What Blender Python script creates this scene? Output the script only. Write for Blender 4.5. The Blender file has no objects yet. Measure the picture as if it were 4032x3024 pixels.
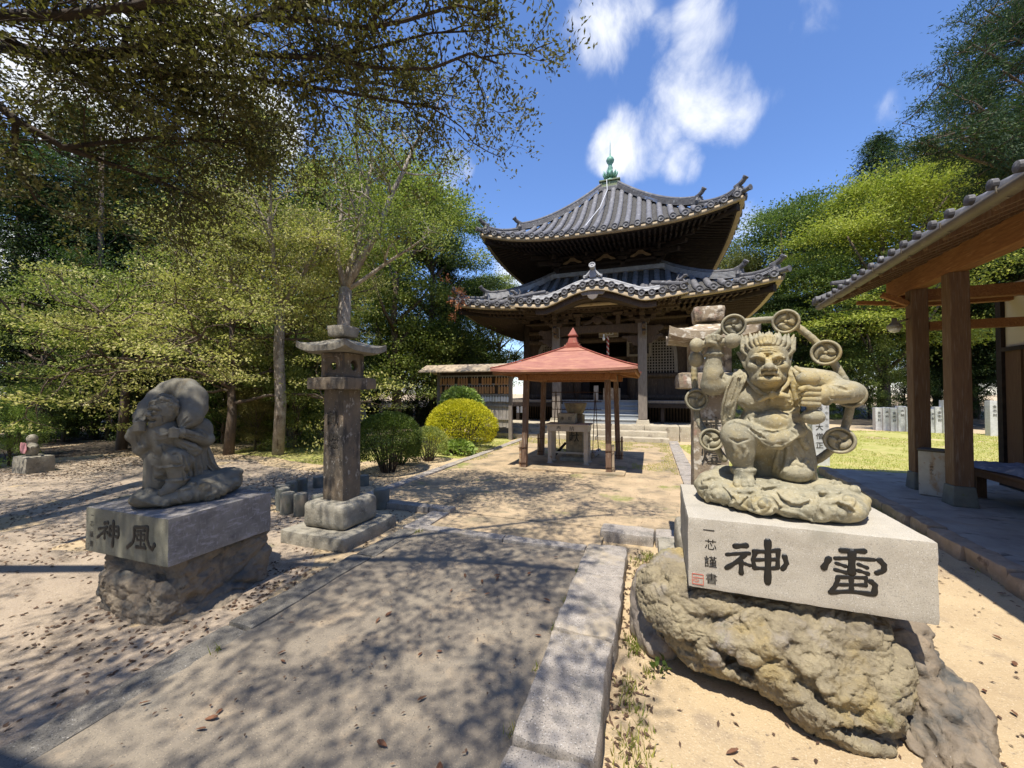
import bpy, bmesh, math, random
import numpy as np
from mathutils import Vector, Matrix

sc = bpy.context.scene
C = sc.collection
R = math.radians
PI = math.pi

# ---------------------------------------------------------------- camera
FPX = 1540.0                      # focal length in pixels of the 4032 px wide photograph
EYE, YAW, PITCH = 1.6, R(19.5), R(1.15)
cam_d = bpy.data.cameras.new('camera'); cam = bpy.data.objects.new('camera', cam_d); C.objects.link(cam)
cam_d.sensor_width = 36.0; cam_d.lens = FPX / 4032 * 36.0
cam_d.clip_start = 0.05; cam_d.clip_end = 2000
cam.location = (0, 0, EYE); cam.rotation_euler = (R(90) + PITCH, 0, YAW)
sc.camera = cam

# ---------------------------------------------------------------- sun, sky, exposure
SUN_EL, SUN_AZ = R(67), R(3)      # the sun stands behind the viewer, a little to the left
sun_from = Vector((-math.sin(SUN_AZ) * math.cos(SUN_EL), -math.cos(SUN_AZ) * math.cos(SUN_EL), math.sin(SUN_EL)))
sd = bpy.data.lights.new('sun', 'SUN'); so = bpy.data.objects.new('sun', sd); C.objects.link(so)
sd.energy = 5.0; sd.angle = R(0.5); sd.color = (1.0, 0.94, 0.83)
so.rotation_euler = sun_from.to_track_quat('Z', 'Y').to_euler()
sc.view_settings.view_transform = 'Standard'; sc.view_settings.look = 'None'
sc.view_settings.gamma = 1.0; sc.view_settings.exposure = 0.48
try:
    sc.cycles.max_bounces = 5; sc.cycles.diffuse_bounces = 3; sc.cycles.transmission_bounces = 3
    sc.cycles.transparent_max_bounces = 6; sc.cycles.caustics_reflective = False; sc.cycles.caustics_refractive = False
except Exception:
    pass

def direction(px, py):
    a = (px - 2016) / FPX; b = -(py - 1512) / FPX
    f = math.cos(PITCH) - b * math.sin(PITCH); u = math.sin(PITCH) + b * math.cos(PITCH)
    return Vector((a * math.cos(YAW) - f * math.sin(YAW), a * math.sin(YAW) + f * math.cos(YAW), u))

world = bpy.data.worlds.new('World'); sc.world = world; world.use_nodes = True
wt = world.node_tree; wt.nodes.clear()
def wn(t, **kw):
    n = wt.nodes.new(t)
    for k, v in kw.items(): setattr(n, k, v)
    return n
def wmath(op, a, b=None, clamp=False):
    n = wn('ShaderNodeMath', operation=op, use_clamp=clamp)
    for i, v in enumerate((a, b)):
        if v is None: continue
        if isinstance(v, (int, float)): n.inputs[i].default_value = v
        else: wt.links.new(v, n.inputs[i])
    return n.outputs[0]
sky = wn('ShaderNodeTexSky', sky_type='NISHITA', sun_disc=False)
sky.sun_elevation = SUN_EL; sky.sun_rotation = PI + SUN_AZ
sky.altitude = 300; sky.air_density = 1.0; sky.dust_density = 0.2; sky.ozone_density = 3.0
tc = wn('ShaderNodeTexCoord')
blobs = [((2540, 540), 5.0, .85), ((2700, 330), 5.0, .92), ((2420, 590), 3.4, .95), ((2830, 420), 4.6, 1.0), ((2760, 130), 3.8, .9),
         ((2590, 160), 2.6, .7), ((2400, 90), 5.0, .75), ((3120, 90), 4.0, .5), ((2960, 880), 3.0, .6), ((3300, 420), 2.2, .42),
         ((3500, 450), 2.0, .42), ((3080, 330), 2.4, .4), ((1800, 660), 2.6, .8), ((1760, 740), 2.4, .8),
         ((700, 150), 6.0, 1.5), ((950, 500), 5.5, 1.5), ((300, 380), 6.0, 1.3), ((1300, 900), 4, .9), ((200, 1150), 6, 1.6), ((900, 1250), 5, 1.5), ((2030, 1060), 4, .9), ((2690, 640), 3.0, .9)]
total = None
for (px, py), rad, w in blobs:
    d = direction(px, py).normalized()
    dp = wn('ShaderNodeVectorMath', operation='DOT_PRODUCT')
    wt.links.new(tc.outputs['Generated'], dp.inputs[0]); dp.inputs[1].default_value = d
    mr = wn('ShaderNodeMapRange', interpolation_type='SMOOTHSTEP')
    wt.links.new(dp.outputs['Value'], mr.inputs[0])
    mr.inputs[1].default_value = math.cos(R(rad * 1.35)); mr.inputs[2].default_value = math.cos(R(rad * 0.15))
    mr.inputs[3].default_value = 0; mr.inputs[4].default_value = w
    total = mr.outputs[0] if total is None else wmath('MAXIMUM', total, mr.outputs[0])
nz = wn('ShaderNodeTexNoise'); nz.inputs['Scale'].default_value = 6.5; nz.inputs['Detail'].default_value = 10
nz.inputs['Roughness'].default_value = .58; nz.inputs['Distortion'].default_value = .35
mp = wn('ShaderNodeMapping'); mp.inputs['Scale'].default_value = (1.25, 1, .8); mp.inputs['Rotation'].default_value = (0, .5, .3)
wt.links.new(tc.outputs['Generated'], mp.inputs[0]); wt.links.new(mp.outputs[0], nz.inputs['Vector'])
cm = wmath('ADD', wmath('MULTIPLY', nz.outputs[0], 2.6), wmath('MULTIPLY', total, 1.15))
mr = wn('ShaderNodeMapRange', interpolation_type='SMOOTHSTEP'); wt.links.new(cm, mr.inputs[0])
mr.inputs[1].default_value = 1.75; mr.inputs[2].default_value = 2.85; mr.inputs[4].default_value = .97
cmask = wmath('MULTIPLY', mr.outputs[0], wmath('MULTIPLY', total, 1.9, True))
hs = wn('ShaderNodeHueSaturation'); hs.inputs['Saturation'].default_value = 1.08; hs.inputs['Value'].default_value = 1.55
tint = wn('ShaderNodeMix', data_type='RGBA', blend_type='MULTIPLY'); tint.inputs['Factor'].default_value = 1; tint.inputs[7].default_value = (1.0, 1.0, 1.14, 1)
wt.links.new(sky.outputs[0], tint.inputs[6]); wt.links.new(tint.outputs[2], hs.inputs['Color'])
mx = wn('ShaderNodeMix', data_type='RGBA')
wt.links.new(cmask, mx.inputs['Factor']); wt.links.new(hs.outputs[0], mx.inputs[6]); mx.inputs[7].default_value = (8.3, 8.5, 8.9, 1)
bg = wn('ShaderNodeBackground'); bg.inputs[1].default_value = 0.10
wt.links.new(mx.outputs[2], bg.inputs[0])
wo = wn('ShaderNodeOutputWorld'); wt.links.new(bg.outputs[0], wo.inputs[0])

# ---------------------------------------------------------------- materials
MATS = {}
def mat(name, c1, c2=None, scale=6.0, layers=(), rough=.88, bumps=(), metal=0.0, stretch=None, lo=.35, hi=.65, space='pos',
        leaf=None, distortion=0.0, spec=.25):
    """procedural surface: two colours mixed by noise, then layers (colour, scale, lo, hi[, stretch]), then bumps (kind, scale, strength, distance)"""
    m = bpy.data.materials.new(name); m.use_nodes = True; nt = m.node_tree; N = nt.nodes; L = nt.links
    b = N['Principled BSDF']; b.inputs['Roughness'].default_value = rough; b.inputs['Metallic'].default_value = metal
    b.inputs['Specular IOR Level'].default_value = spec
    if space == 'pos': co = N.new('ShaderNodeNewGeometry').outputs['Position']
    else: co = N.new('ShaderNodeTexCoord').outputs['Object']
    def vec(st):
        if not st: return co
        mp = N.new('ShaderNodeMapping'); mp.inputs['Scale'].default_value = st; L.new(co, mp.inputs[0]); return mp.outputs[0]
    def noise(s, st=None, det=6, rgh=.6):
        n = N.new('ShaderNodeTexNoise'); n.inputs['Scale'].default_value = s; n.inputs['Detail'].default_value = det
        n.inputs['Roughness'].default_value = rgh; n.inputs['Distortion'].default_value = distortion
        L.new(vec(st), n.inputs['Vector']); return n.outputs[0]
    def ramp(v, a, z, o=1.0):
        r = N.new('ShaderNodeMapRange'); L.new(v, r.inputs[0]); r.inputs[1].default_value = a; r.inputs[2].default_value = z
        r.inputs[4].default_value = o
        return r.outputs[0]
    def mixc(f, a, c):
        x = N.new('ShaderNodeMix'); x.data_type = 'RGBA'
        L.new(f, x.inputs['Factor'])
        for i, v in ((6, a), (7, c)):
            if isinstance(v, tuple): x.inputs[i].default_value = (*v, 1)
            else: L.new(v, x.inputs[i])
        return x.outputs[2]
    col = c1
    if c2 is not None: col = mixc(ramp(noise(scale, stretch), lo, hi), c1, c2)
    for ly in layers:
        c, s, a, z = ly[:4]; st = ly[4] if len(ly) > 4 else None; o = ly[5] if len(ly) > 5 else 1.0
        col = mixc(ramp(noise(s, st), a, z, o), col, c)
    if leaf:
        ri = N.new('ShaderNodeNewGeometry')
        col = mixc(ramp(ri.outputs['Random Per Island'], leaf[1], leaf[2]), col, leaf[0])
    if isinstance(col, tuple): b.inputs['Base Color'].default_value = (*col, 1)
    else: L.new(col, b.inputs['Base Color'])
    prev = None
    for kind, s, st, dist in bumps:
        if kind == 'n': h = noise(s, None, 8, .65)
        elif kind == 'w':
            h = noise(s, stretch, 4, .6)
        else:
            v = N.new('ShaderNodeTexVoronoi'); v.inputs['Scale'].default_value = s; L.new(co, v.inputs['Vector']); h = v.outputs[0]
        bp = N.new('ShaderNodeBump'); bp.inputs['Strength'].default_value = st; bp.inputs['Distance'].default_value = dist
        L.new(h, bp.inputs['Height'])
        if prev: L.new(prev, bp.inputs['Normal'])
        prev = bp.outputs[0]
    if prev: L.new(prev, b.inputs['Normal'])
    if leaf:                                   # leaves let part of the light through
        tr = N.new('ShaderNodeBsdfTranslucent'); ms = N.new('ShaderNodeMixShader'); ms.inputs[0].default_value = leaf[3] if len(leaf) > 3 else .3
        g = N.new('ShaderNodeMix'); g.data_type = 'RGBA'; g.blend_type = 'MULTIPLY'; g.inputs['Factor'].default_value = 1
        if isinstance(col, tuple): g.inputs[6].default_value = (*col, 1)
        else: L.new(col, g.inputs[6])
        g.inputs[7].default_value = (1.25, 1.45, .75, 1); L.new(g.outputs[2], tr.inputs[0])
        L.new(b.outputs[0], ms.inputs[1]); L.new(tr.outputs[0], ms.inputs[2]); L.new(ms.outputs[0], N['Material Output'].inputs[0])
    MATS[name] = m
    return m

# weathered stones
mat('carved_stone', (.37, .325, .215), (.25, .235, .175), 5, [((.42, .33, .15), 3.2, .52, .68), ((.17, .165, .13), 9, .58, .72), ((.46, .43, .33), 60, .55, .72), ((.16, .15, .12), 90, .60, .70)], bumps=[('n', 60, .35, .012), ('n', 350, .5, .003)])
mat('carved_stone_grey', (.22, .205, .165), (.145, .135, .11), 6, [((.23, .225, .19), 14, .56, .72), ((.24, .19, .11), 3, .62, .75)], bumps=[('n', 60, .25, .01), ('n', 350, .3, .002)])
mat('granite', (.47, .43, .36), (.39, .355, .295), 5, [((.22, .21, .19), 230, .56, .64), ((.62, .60, .56), 190, .58, .66), ((.30, .28, .23), 2.2, .55, .75)], bumps=[('n', 300, .3, .002)], rough=.8)
mat('granite_scratched', (.31, .285, .26), (.20, .182, .168), 7, [((.40, .37, .375), 24, .54, .66, (.6, .45, 1.6)), ((.38, .35, .36), 40, .56, .68, (1, 1.6, .5)), ((.15, .13, .13), 16, .60, .72, (1, .6, 1)), ((.18, .17, .16), 230, .58, .66)], bumps=[('n', 300, .3, .002)], rough=.8)
mat('granite_stained', (.26, .245, .19), (.19, .185, .14), 5, [((.13, .125, .10), 210, .57, .65), ((.33, .31, .26), 180, .58, .66), ((.14, .13, .09), 9, .56, .74, (1, 1, .2))], bumps=[('n', 300, .3, .002)], rough=.85)
mat('boulder', (.37, .31, .20), (.22, .185, .13), 6, [((.40, .31, .15), 3.0, .54, .66), ((.33, .295, .265), 4.5, .54, .7), ((.075, .06, .045), 12, .6, .72), ((.44, .38, .24), 55, .60, .72), ((.31, .29, .12), 2.2, .63, .74)], bumps=[('n', 14, .5, .05), ('n', 55, .7, .02), ('n', 200, .6, .006)])
mat('boulder_brown', (.29, .235, .17), (.19, .155, .12), 5, [((.37, .28, .19), 3.5, .55, .7), ((.10, .10, .095), 4.5, .52, .66), ((.06, .05, .04), 14, .62, .72), ((.5, .5, .48), 48, .70, .73)], bumps=[('n', 12, .4, .04), ('n', 60, .5, .015), ('n', 250, .5, .004)])
mat('boulder_pale', (.34, .29, .24), (.24, .20, .17), 7, [((.42, .36, .25), 20, .55, .7), ((.15, .12, .10), 9, .58, .7)], bumps=[('n', 14, .5, .04), ('n', 60, .6, .012)])
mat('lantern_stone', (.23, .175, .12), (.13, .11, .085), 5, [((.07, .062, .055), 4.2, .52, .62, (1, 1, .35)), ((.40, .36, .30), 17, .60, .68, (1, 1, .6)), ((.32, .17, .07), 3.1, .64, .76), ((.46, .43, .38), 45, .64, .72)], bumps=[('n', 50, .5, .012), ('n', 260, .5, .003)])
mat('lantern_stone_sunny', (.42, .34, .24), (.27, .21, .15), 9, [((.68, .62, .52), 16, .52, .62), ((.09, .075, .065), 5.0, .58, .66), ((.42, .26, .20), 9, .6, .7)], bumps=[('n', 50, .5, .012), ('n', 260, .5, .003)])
mat('base_stone', (.34, .31, .25), (.22, .20, .16), 7, [((.12, .115, .095), 8, .55, .7), ((.44, .42, .37), 70, .58, .7)], bumps=[('n', 40, .5, .015), ('n', 200, .5, .004)])
mat('kerb_granite', (.40, .355, .31), (.27, .24, .21), 9, [((.11, .105, .10), 130, .56, .63), ((.60, .57, .54), 120, .60, .67), ((.46, .38, .27), 2.6, .55, .7), ((.13, .13, .12), 3.5, .6, .72)], bumps=[('n', 50, .4, .01), ('n', 200, .5, .004)])
mat('kerb_dark', (.22, .20, .17), (.13, .12, .105), 7, [((.06, .06, .058), 120, .55, .63), ((.44, .42, .39), 110, .62, .68), ((.35, .29, .2), 2.8, .6, .72)], bumps=[('n', 50, .5, .012), ('n', 200, .5, .004)])
mat('concrete_path', (.285, .24, .18), (.20, .17, .135), 2.2, [((.37, .29, .20), 3.1, .54, .68), ((.13, .125, .115), 1.7, .58, .72), ((.13, .115, .095), 95, .55, .66, None, .75), ((.50, .41, .30), 150, .60, .68, None, .8)], bumps=[('n', 9, .25, .02), ('n', 120, .5, .006), ('n', 420, .5, .002)])
mat('sandy_path', (.50, .375, .235), (.37, .28, .175), 2.6, [((.20, .165, .115), 1.6, .50, .66, (1, 1, 1)), ((.235, .20, .13), 5.0, .55, .68, (.5, 1.6, 1)), ((.23, .235, .075), 1.1, .60, .68), ((.14, .11, .08), 28, .60, .70, (.5, 1.5, 1)), ((.62, .49, .33), 60, .60, .70)], bumps=[('n', 9, .35, .03), ('n', 60, .5, .01)])
mat('sand', (.55, .42, .255), (.46, .345, .21), 1.6, [((.35, .27, .185), 2.6, .56, .70), ((.24, .185, .13), 40, .60, .70), ((.66, .54, .37), 110, .56, .68), ((.24, .235, .10), .9, .64, .74, None, .7)], bumps=[('n', 12, .4, .03), ('n', 90, .7, .012), ('n', 420, .6, .003)])
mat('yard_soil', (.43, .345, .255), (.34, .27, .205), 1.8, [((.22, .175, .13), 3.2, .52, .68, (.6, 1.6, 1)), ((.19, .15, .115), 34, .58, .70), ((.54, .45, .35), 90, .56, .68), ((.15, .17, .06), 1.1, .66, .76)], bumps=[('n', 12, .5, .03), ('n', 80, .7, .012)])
mat('lawn_soil', (.36, .36, .10), (.47, .41, .17), 1.3, [((.27, .30, .07), 5, .5, .66), ((.55, .43, .28), .7, .60, .72)], bumps=[('n', 60, .6, .02)])
mat('forest_soil', (.075, .058, .04), (.04, .033, .025), 3, [((.13, .10, .065), 6, .56, .7), ((.05, .065, .02), 2, .6, .72)], bumps=[('n', 20, .6, .04)])
mat('podium_stone', (.50, .44, .33), (.38, .33, .25), 3, [((.22, .18, .14), 5, .58, .72), ((.62, .57, .46), 25, .58, .7)], bumps=[('n', 30, .4, .02)])
mat('white_granite', (.62, .62, .62), (.50, .50, .50), 12, [((.35, .35, .36), 60, .60, .70), ((.72, .72, .72), 90, .6, .7)], bumps=[('n', 200, .3, .003)])
mat('mossy_concrete', (.20, .205, .175), (.15, .15, .13), 6, [((.28, .24, .19), 4, .56, .7), ((.14, .17, .06), 7, .62, .72)], bumps=[('n', 60, .4, .01)])
mat('pavilion_floor', (.40, .37, .325), (.28, .26, .235), 3.2, [((.36, .31, .25), 2.2, .56, .72, (1, 2.4, 1)), ((.12, .11, .10), 5, .58, .7, (.7, 2, 1))], bumps=[('n', 14, .5, .03), ('n', 90, .5, .008)])
mat('red_stone', (.40, .31, .23), (.27, .215, .165), 4, [((.45, .36, .27), 9, .55, .7), ((.14, .10, .08), 6, .6, .7)], bumps=[('n', 20, .4, .02)])
# timber
mat('old_timber', (.10, .068, .046), (.056, .041, .031), 6, [((.145, .10, .068), 5, .56, .7, (5, 5, .8))], stretch=(9, 9, 1.2), bumps=[('w', 5, .3, .01)])
mat('dark_timber', (.042, .031, .026), (.024, .019, .018), 4, [((.07, .05, .038), 3, .56, .7)], stretch=(3, 3, 3), bumps=[('n', 25, .3, .01)])
mat('eave_paint', (.46, .37, .245), (.36, .28, .18), 5, [((.25, .19, .12), 9, .58, .72)])
mat('ochre_timber', (.28, .20, .12), (.19, .135, .08), 4, [((.18, .12, .07), 6, .56, .7)], stretch=(2, 2, 2), bumps=[('n', 25, .3, .008)])
mat('pale_timber', (.46, .37, .26), (.33, .26, .185), 4, [((.22, .17, .12), 7, .58, .7)], bumps=[('n', 25, .3, .008)])
mat('grey_post', (.25, .215, .185), (.16, .135, .115), 5, [((.33, .28, .24), 6, .56, .7, (10, 10, .8)), ((.07, .055, .045), 7, .62, .7, (14, 14, .7))], stretch=(14, 14, 1), bumps=[('w', 6, .5, .01)])
mat('shelter_post', (.21, .13, .085), (.13, .08, .055), 5, [((.34, .29, .235), 6, .56, .66, (10, 10, .7))], stretch=(14, 14, 1), bumps=[('w', 6, .4, .01)])
mat('pavilion_beam', (.36, .17, .07), (.25, .115, .05), 4, [((.16, .08, .04), 4, .60, .7, (6, .7, 6)), ((.44, .23, .10), 5, .56, .7, (8, .6, 8))], stretch=(10, 1, 10), bumps=[('w', 5, .3, .01)])
mat('pavilion_post', (.205, .125, .075), (.14, .085, .055), 5, [((.25, .19, .145), 6, .54, .7, (10, 10, .6))], stretch=(12, 12, .8), bumps=[('w', 5, .3, .01)])
mat('pavilion_board', (.17, .10, .062), (.11, .065, .042), 5, [((.24, .15, .09), 5, .56, .7, (14, 14, .5))], stretch=(14, 14, .5), bumps=[('w', 5, .3, .01)])
mat('silver_board', (.42, .38, .34), (.28, .25, .22), 5, [((.16, .14, .12), 6, .58, .7, (14, 14, .7))], stretch=(14, 14, .7), bumps=[('w', 5, .4, .01)])
mat('step_board', (.40, .42, .43), (.33, .35, .36), 4, [((.24, .25, .26), 6, .58, .7, (1, 5, 5))], stretch=(1, 6, 6), bumps=[('w', 6, .3, .01)])
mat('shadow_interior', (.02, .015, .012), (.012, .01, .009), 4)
# roofs, metal, plaster
mat('pan_tile', (.10, .095, .088), (.06, .057, .053), 6, [((.18, .17, .16), 12, .58, .70)], rough=.85, bumps=[('n', 40, .25, .01)], spec=.1)
mat('roof_tile', (.175, .168, .168), (.115, .11, .112), 5, [((.27, .26, .255), 9, .54, .66), ((.075, .07, .068), 13, .60, .70), ((.40, .39, .37), 26, .66, .72)], rough=.55, bumps=[('n', 40, .25, .01)], spec=.45)
mat('roof_ridge_tile', (.15, .143, .14), (.085, .08, .08), 6, [((.34, .34, .33), 8, .58, .7)], rough=.6, bumps=[('n', 40, .25, .01)], spec=.4)
mat('pale_tile', (.40, .39, .375), (.27, .265, .26), 6, [((.20, .20, .20), 12, .58, .7)], rough=.6, bumps=[('n', 40, .25, .01)], spec=.4)
mat('bronze_patina', (.20, .38, .28), (.13, .27, .20), 9, [((.38, .55, .44), 12, .56, .7), ((.10, .10, .06), 10, .62, .7)], rough=.6, metal=.1)
mat('patina_ochre', (.22, .24, .12), (.14, .17, .10), 9, [((.32, .45, .34), 12, .58, .7)], rough=.6)
mat('red_sheet', (.40, .18, .125), (.33, .14, .10), 5, [((.50, .26, .155), 8, .50, .66, (.4, 2.5, 2.5)), ((.26, .09, .065), 14, .60, .70, (.6, 2, 2)), ((.50, .31, .24), 22, .64, .72)], rough=.5, bumps=[('n', 6, .15, .03)], spec=.4)
mat('red_paint', (.33, .10, .07), (.25, .07, .05), 5, [((.38, .2, .12), 9, .56, .7)], rough=.6)
mat('rusty_iron', (.10, .05, .03), (.05, .03, .022), 20, [((.22, .09, .04), 30, .56, .7)], rough=.8, metal=.3)
mat('rusty_bamboo', (.30, .14, .06), (.48, .40, .28), 16, [((.14, .05, .02), 25, .56, .7)], rough=.8)
mat('galvanised', (.34, .33, .29), (.26, .24, .20), 3, rough=.5, metal=.4)
mat('gutter_metal', (.17, .145, .11), (.125, .105, .08), 3, [((.22, .20, .15), 9, .58, .7)], rough=.5, metal=.15)
mat('plaster', (.72, .66, .52), (.66, .60, .46), 2, rough=.95)
mat('ink', (.008, .008, .008), rough=.38, bumps=[('n', 90, .5, .006)], spec=.5)
mat('faded_ink', (.045, .04, .033), rough=.8)
mat('red_ink', (.60, .10, .06), (.50, .12, .08), 90, rough=.8)
mat('white_paper', (.80, .80, .80), (.72, .72, .72), 30, rough=.9)
mat('ema_wood', (.60, .33, .15), (.42, .20, .085), 30, rough=.8, space='obj')
mat('rope_red', (.40, .06, .05), rough=.9)
mat('rope_white', (.66, .58, .52), (.50, .42, .38), 40, rough=.95)
mat('glass_bulb', (.75, .75, .72), rough=.15, spec=.6)
mat('rusty_white_tin', (.56, .51, .43), (.47, .42, .35), 7, [((.42, .24, .11), 5, .56, .68, (1, 1, .5)), ((.30, .13, .05), 12, .64, .72)], rough=.6)
mat('dark_tin', (.10, .09, .08), (.07, .06, .055), 8, rough=.5, metal=.3)
mat('blue_cloth', (.25, .29, .38), (.17, .20, .29), 5, [((.42, .45, .52), 8, .56, .68)], rough=.95, bumps=[('n', 25, .4, .02)])
mat('pink_bib', (.62, .30, .31), (.52, .25, .27), 8, rough=.95)
mat('table_metal', (.50, .44, .37), (.42, .37, .31), 6, [((.30, .20, .12), 9, .62, .72)], rough=.6)
mat('urn_stone', (.33, .27, .18), (.20, .165, .115), 9, [((.10, .085, .065), 8, .58, .7, (1, 1, .4))], bumps=[('n', 60, .4, .01)])
# vegetation
mat('bark', (.16, .115, .08), (.085, .065, .05), 9, [((.26, .22, .17), 7, .60, .72)], stretch=(1, 1, .3), bumps=[('n', 14, .7, .03)])
mat('bark_dark', (.07, .052, .038), (.045, .035, .027), 9, bumps=[('n', 14, .7, .03)])
mat('bark_pale', (.42, .36, .29), (.25, .20, .155), 7, [((.12, .09, .07), 10, .56, .68, (1, 1, .3)), ((.52, .47, .40), 12, .60, .7)], bumps=[('n', 16, .8, .03)])
mat('leaf_oak', (.13, .12, .038), (.065, .065, .022), 1.2, leaf=((.20, .18, .06), .6, 1.0, .28), rough=.55, spec=.35)
mat('leaf_maple', (.43, .41, .14), (.25, .27, .08), .9, leaf=((.60, .53, .24), .5, 1.0, .30), rough=.7)
mat('leaf_bright', (.25, .285, .07), (.135, .18, .045), .9, leaf=((.40, .41, .13), .55, 1.0, .28), rough=.65)
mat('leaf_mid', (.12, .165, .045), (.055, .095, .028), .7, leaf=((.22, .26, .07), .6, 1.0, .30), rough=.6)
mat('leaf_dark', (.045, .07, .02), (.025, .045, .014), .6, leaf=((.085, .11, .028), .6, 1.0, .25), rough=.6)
mat('leaf_cedar', (.06, .10, .035), (.03, .055, .02), .7, leaf=((.12, .16, .05), .65, 1.0, .25), rough=.7)
mat('leaf_yellowgreen', (.38, .40, .08), (.20, .245, .05), .5, leaf=((.36, .36, .06), .55, 1.0, .30), rough=.7)
mat('leaf_rusty', (.19, .165, .05), (.10, .105, .03), .8, leaf=((.28, .21, .075), .5, 1.0, .25), rough=.7)
mat('leaf_greyish', (.19, .20, .075), (.12, .14, .05), .8, leaf=((.28, .27, .11), .5, 1.0, .25), rough=.7)
mat('leaf_pine', (.04, .075, .03), (.025, .05, .025), .7, leaf=((.08, .11, .03), .6, 1.0, .2), rough=.65)
mat('leaf_azalea', (.085, .125, .025), (.045, .075, .018), 3, leaf=((.15, .19, .035), .6, 1.0, .28), rough=.55)
mat('leaf_gold', (.56, .50, .03), (.40, .38, .03), 3, leaf=((.68, .62, .06), .5, 1.0, .34), rough=.6)
mat('leaf_hydrangea', (.30, .38, .10), (.20, .28, .07), 3, leaf=((.42, .50, .16), .5, 1.0, .32), rough=.6)
mat('grass_blade', (.22, .25, .045), (.38, .34, .10), 2, leaf=((.13, .18, .03), .5, 1.0, .3), rough=.7)
mat('lawn_blade', (.42, .41, .10), (.52, .46, .16), 1.0, leaf=((.30, .35, .07), .4, 1.0, .35), rough=.8)
mat('dead_leaf', (.20, .085, .045), (.11, .06, .04), 30, leaf=((.33, .20, .11), .55, 1.0, .12), rough=.7)
mat('litter_leaf', (.13, .075, .05), (.07, .048, .035), 5, leaf=((.26, .17, .11), .6, 1.0, .1), rough=.8)
mat('dead_spray', (.45, .17, .08), (.33, .12, .06), 9, leaf=((.5, .24, .12), .5, 1.0, .2), rough=.8)

# ---------------------------------------------------------------- object helpers
def link_mesh(name, me, material, parent=None, smooth=False):
    o = bpy.data.objects.new(name, me); C.objects.link(o)
    if material is not None:
        for mm in (material if isinstance(material, (list, tuple)) else [material]):
            me.materials.append(MATS[mm] if isinstance(mm, str) else mm)
    if smooth: me.polygons.foreach_set('use_smooth', [True] * len(me.polygons))
    if parent is not None:
        o.parent = parent
        if parent.type == 'EMPTY': o.matrix_parent_inverse = Matrix.Translation(-parent.location)
    return o
def thing(name, label, cat, loc=(0, 0, 0), group=None):
    o = bpy.data.objects.new(name, None); C.objects.link(o); o.location = loc; o.empty_display_size = .1
    return tag(o, label, cat, group)
def tag(o, label, cat, group=None, kind=None):
    if label: o['label'] = label
    if cat: o['category'] = cat
    if group: o['group'] = group
    if kind: o['kind'] = kind
    return o
def struct(o):
    o['kind'] = 'structure'; return o
def copy_thing(root, label=None, group=None):
    r = root.copy(); C.objects.link(r)
    if label: r['label'] = label
    if group: r['group'] = group
    for ch in list(root.children):
        c = ch.copy(); C.objects.link(c); c.parent = r
        for g in list(ch.children):
            d = g.copy(); C.objects.link(d); d.parent = c
    return r

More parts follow.
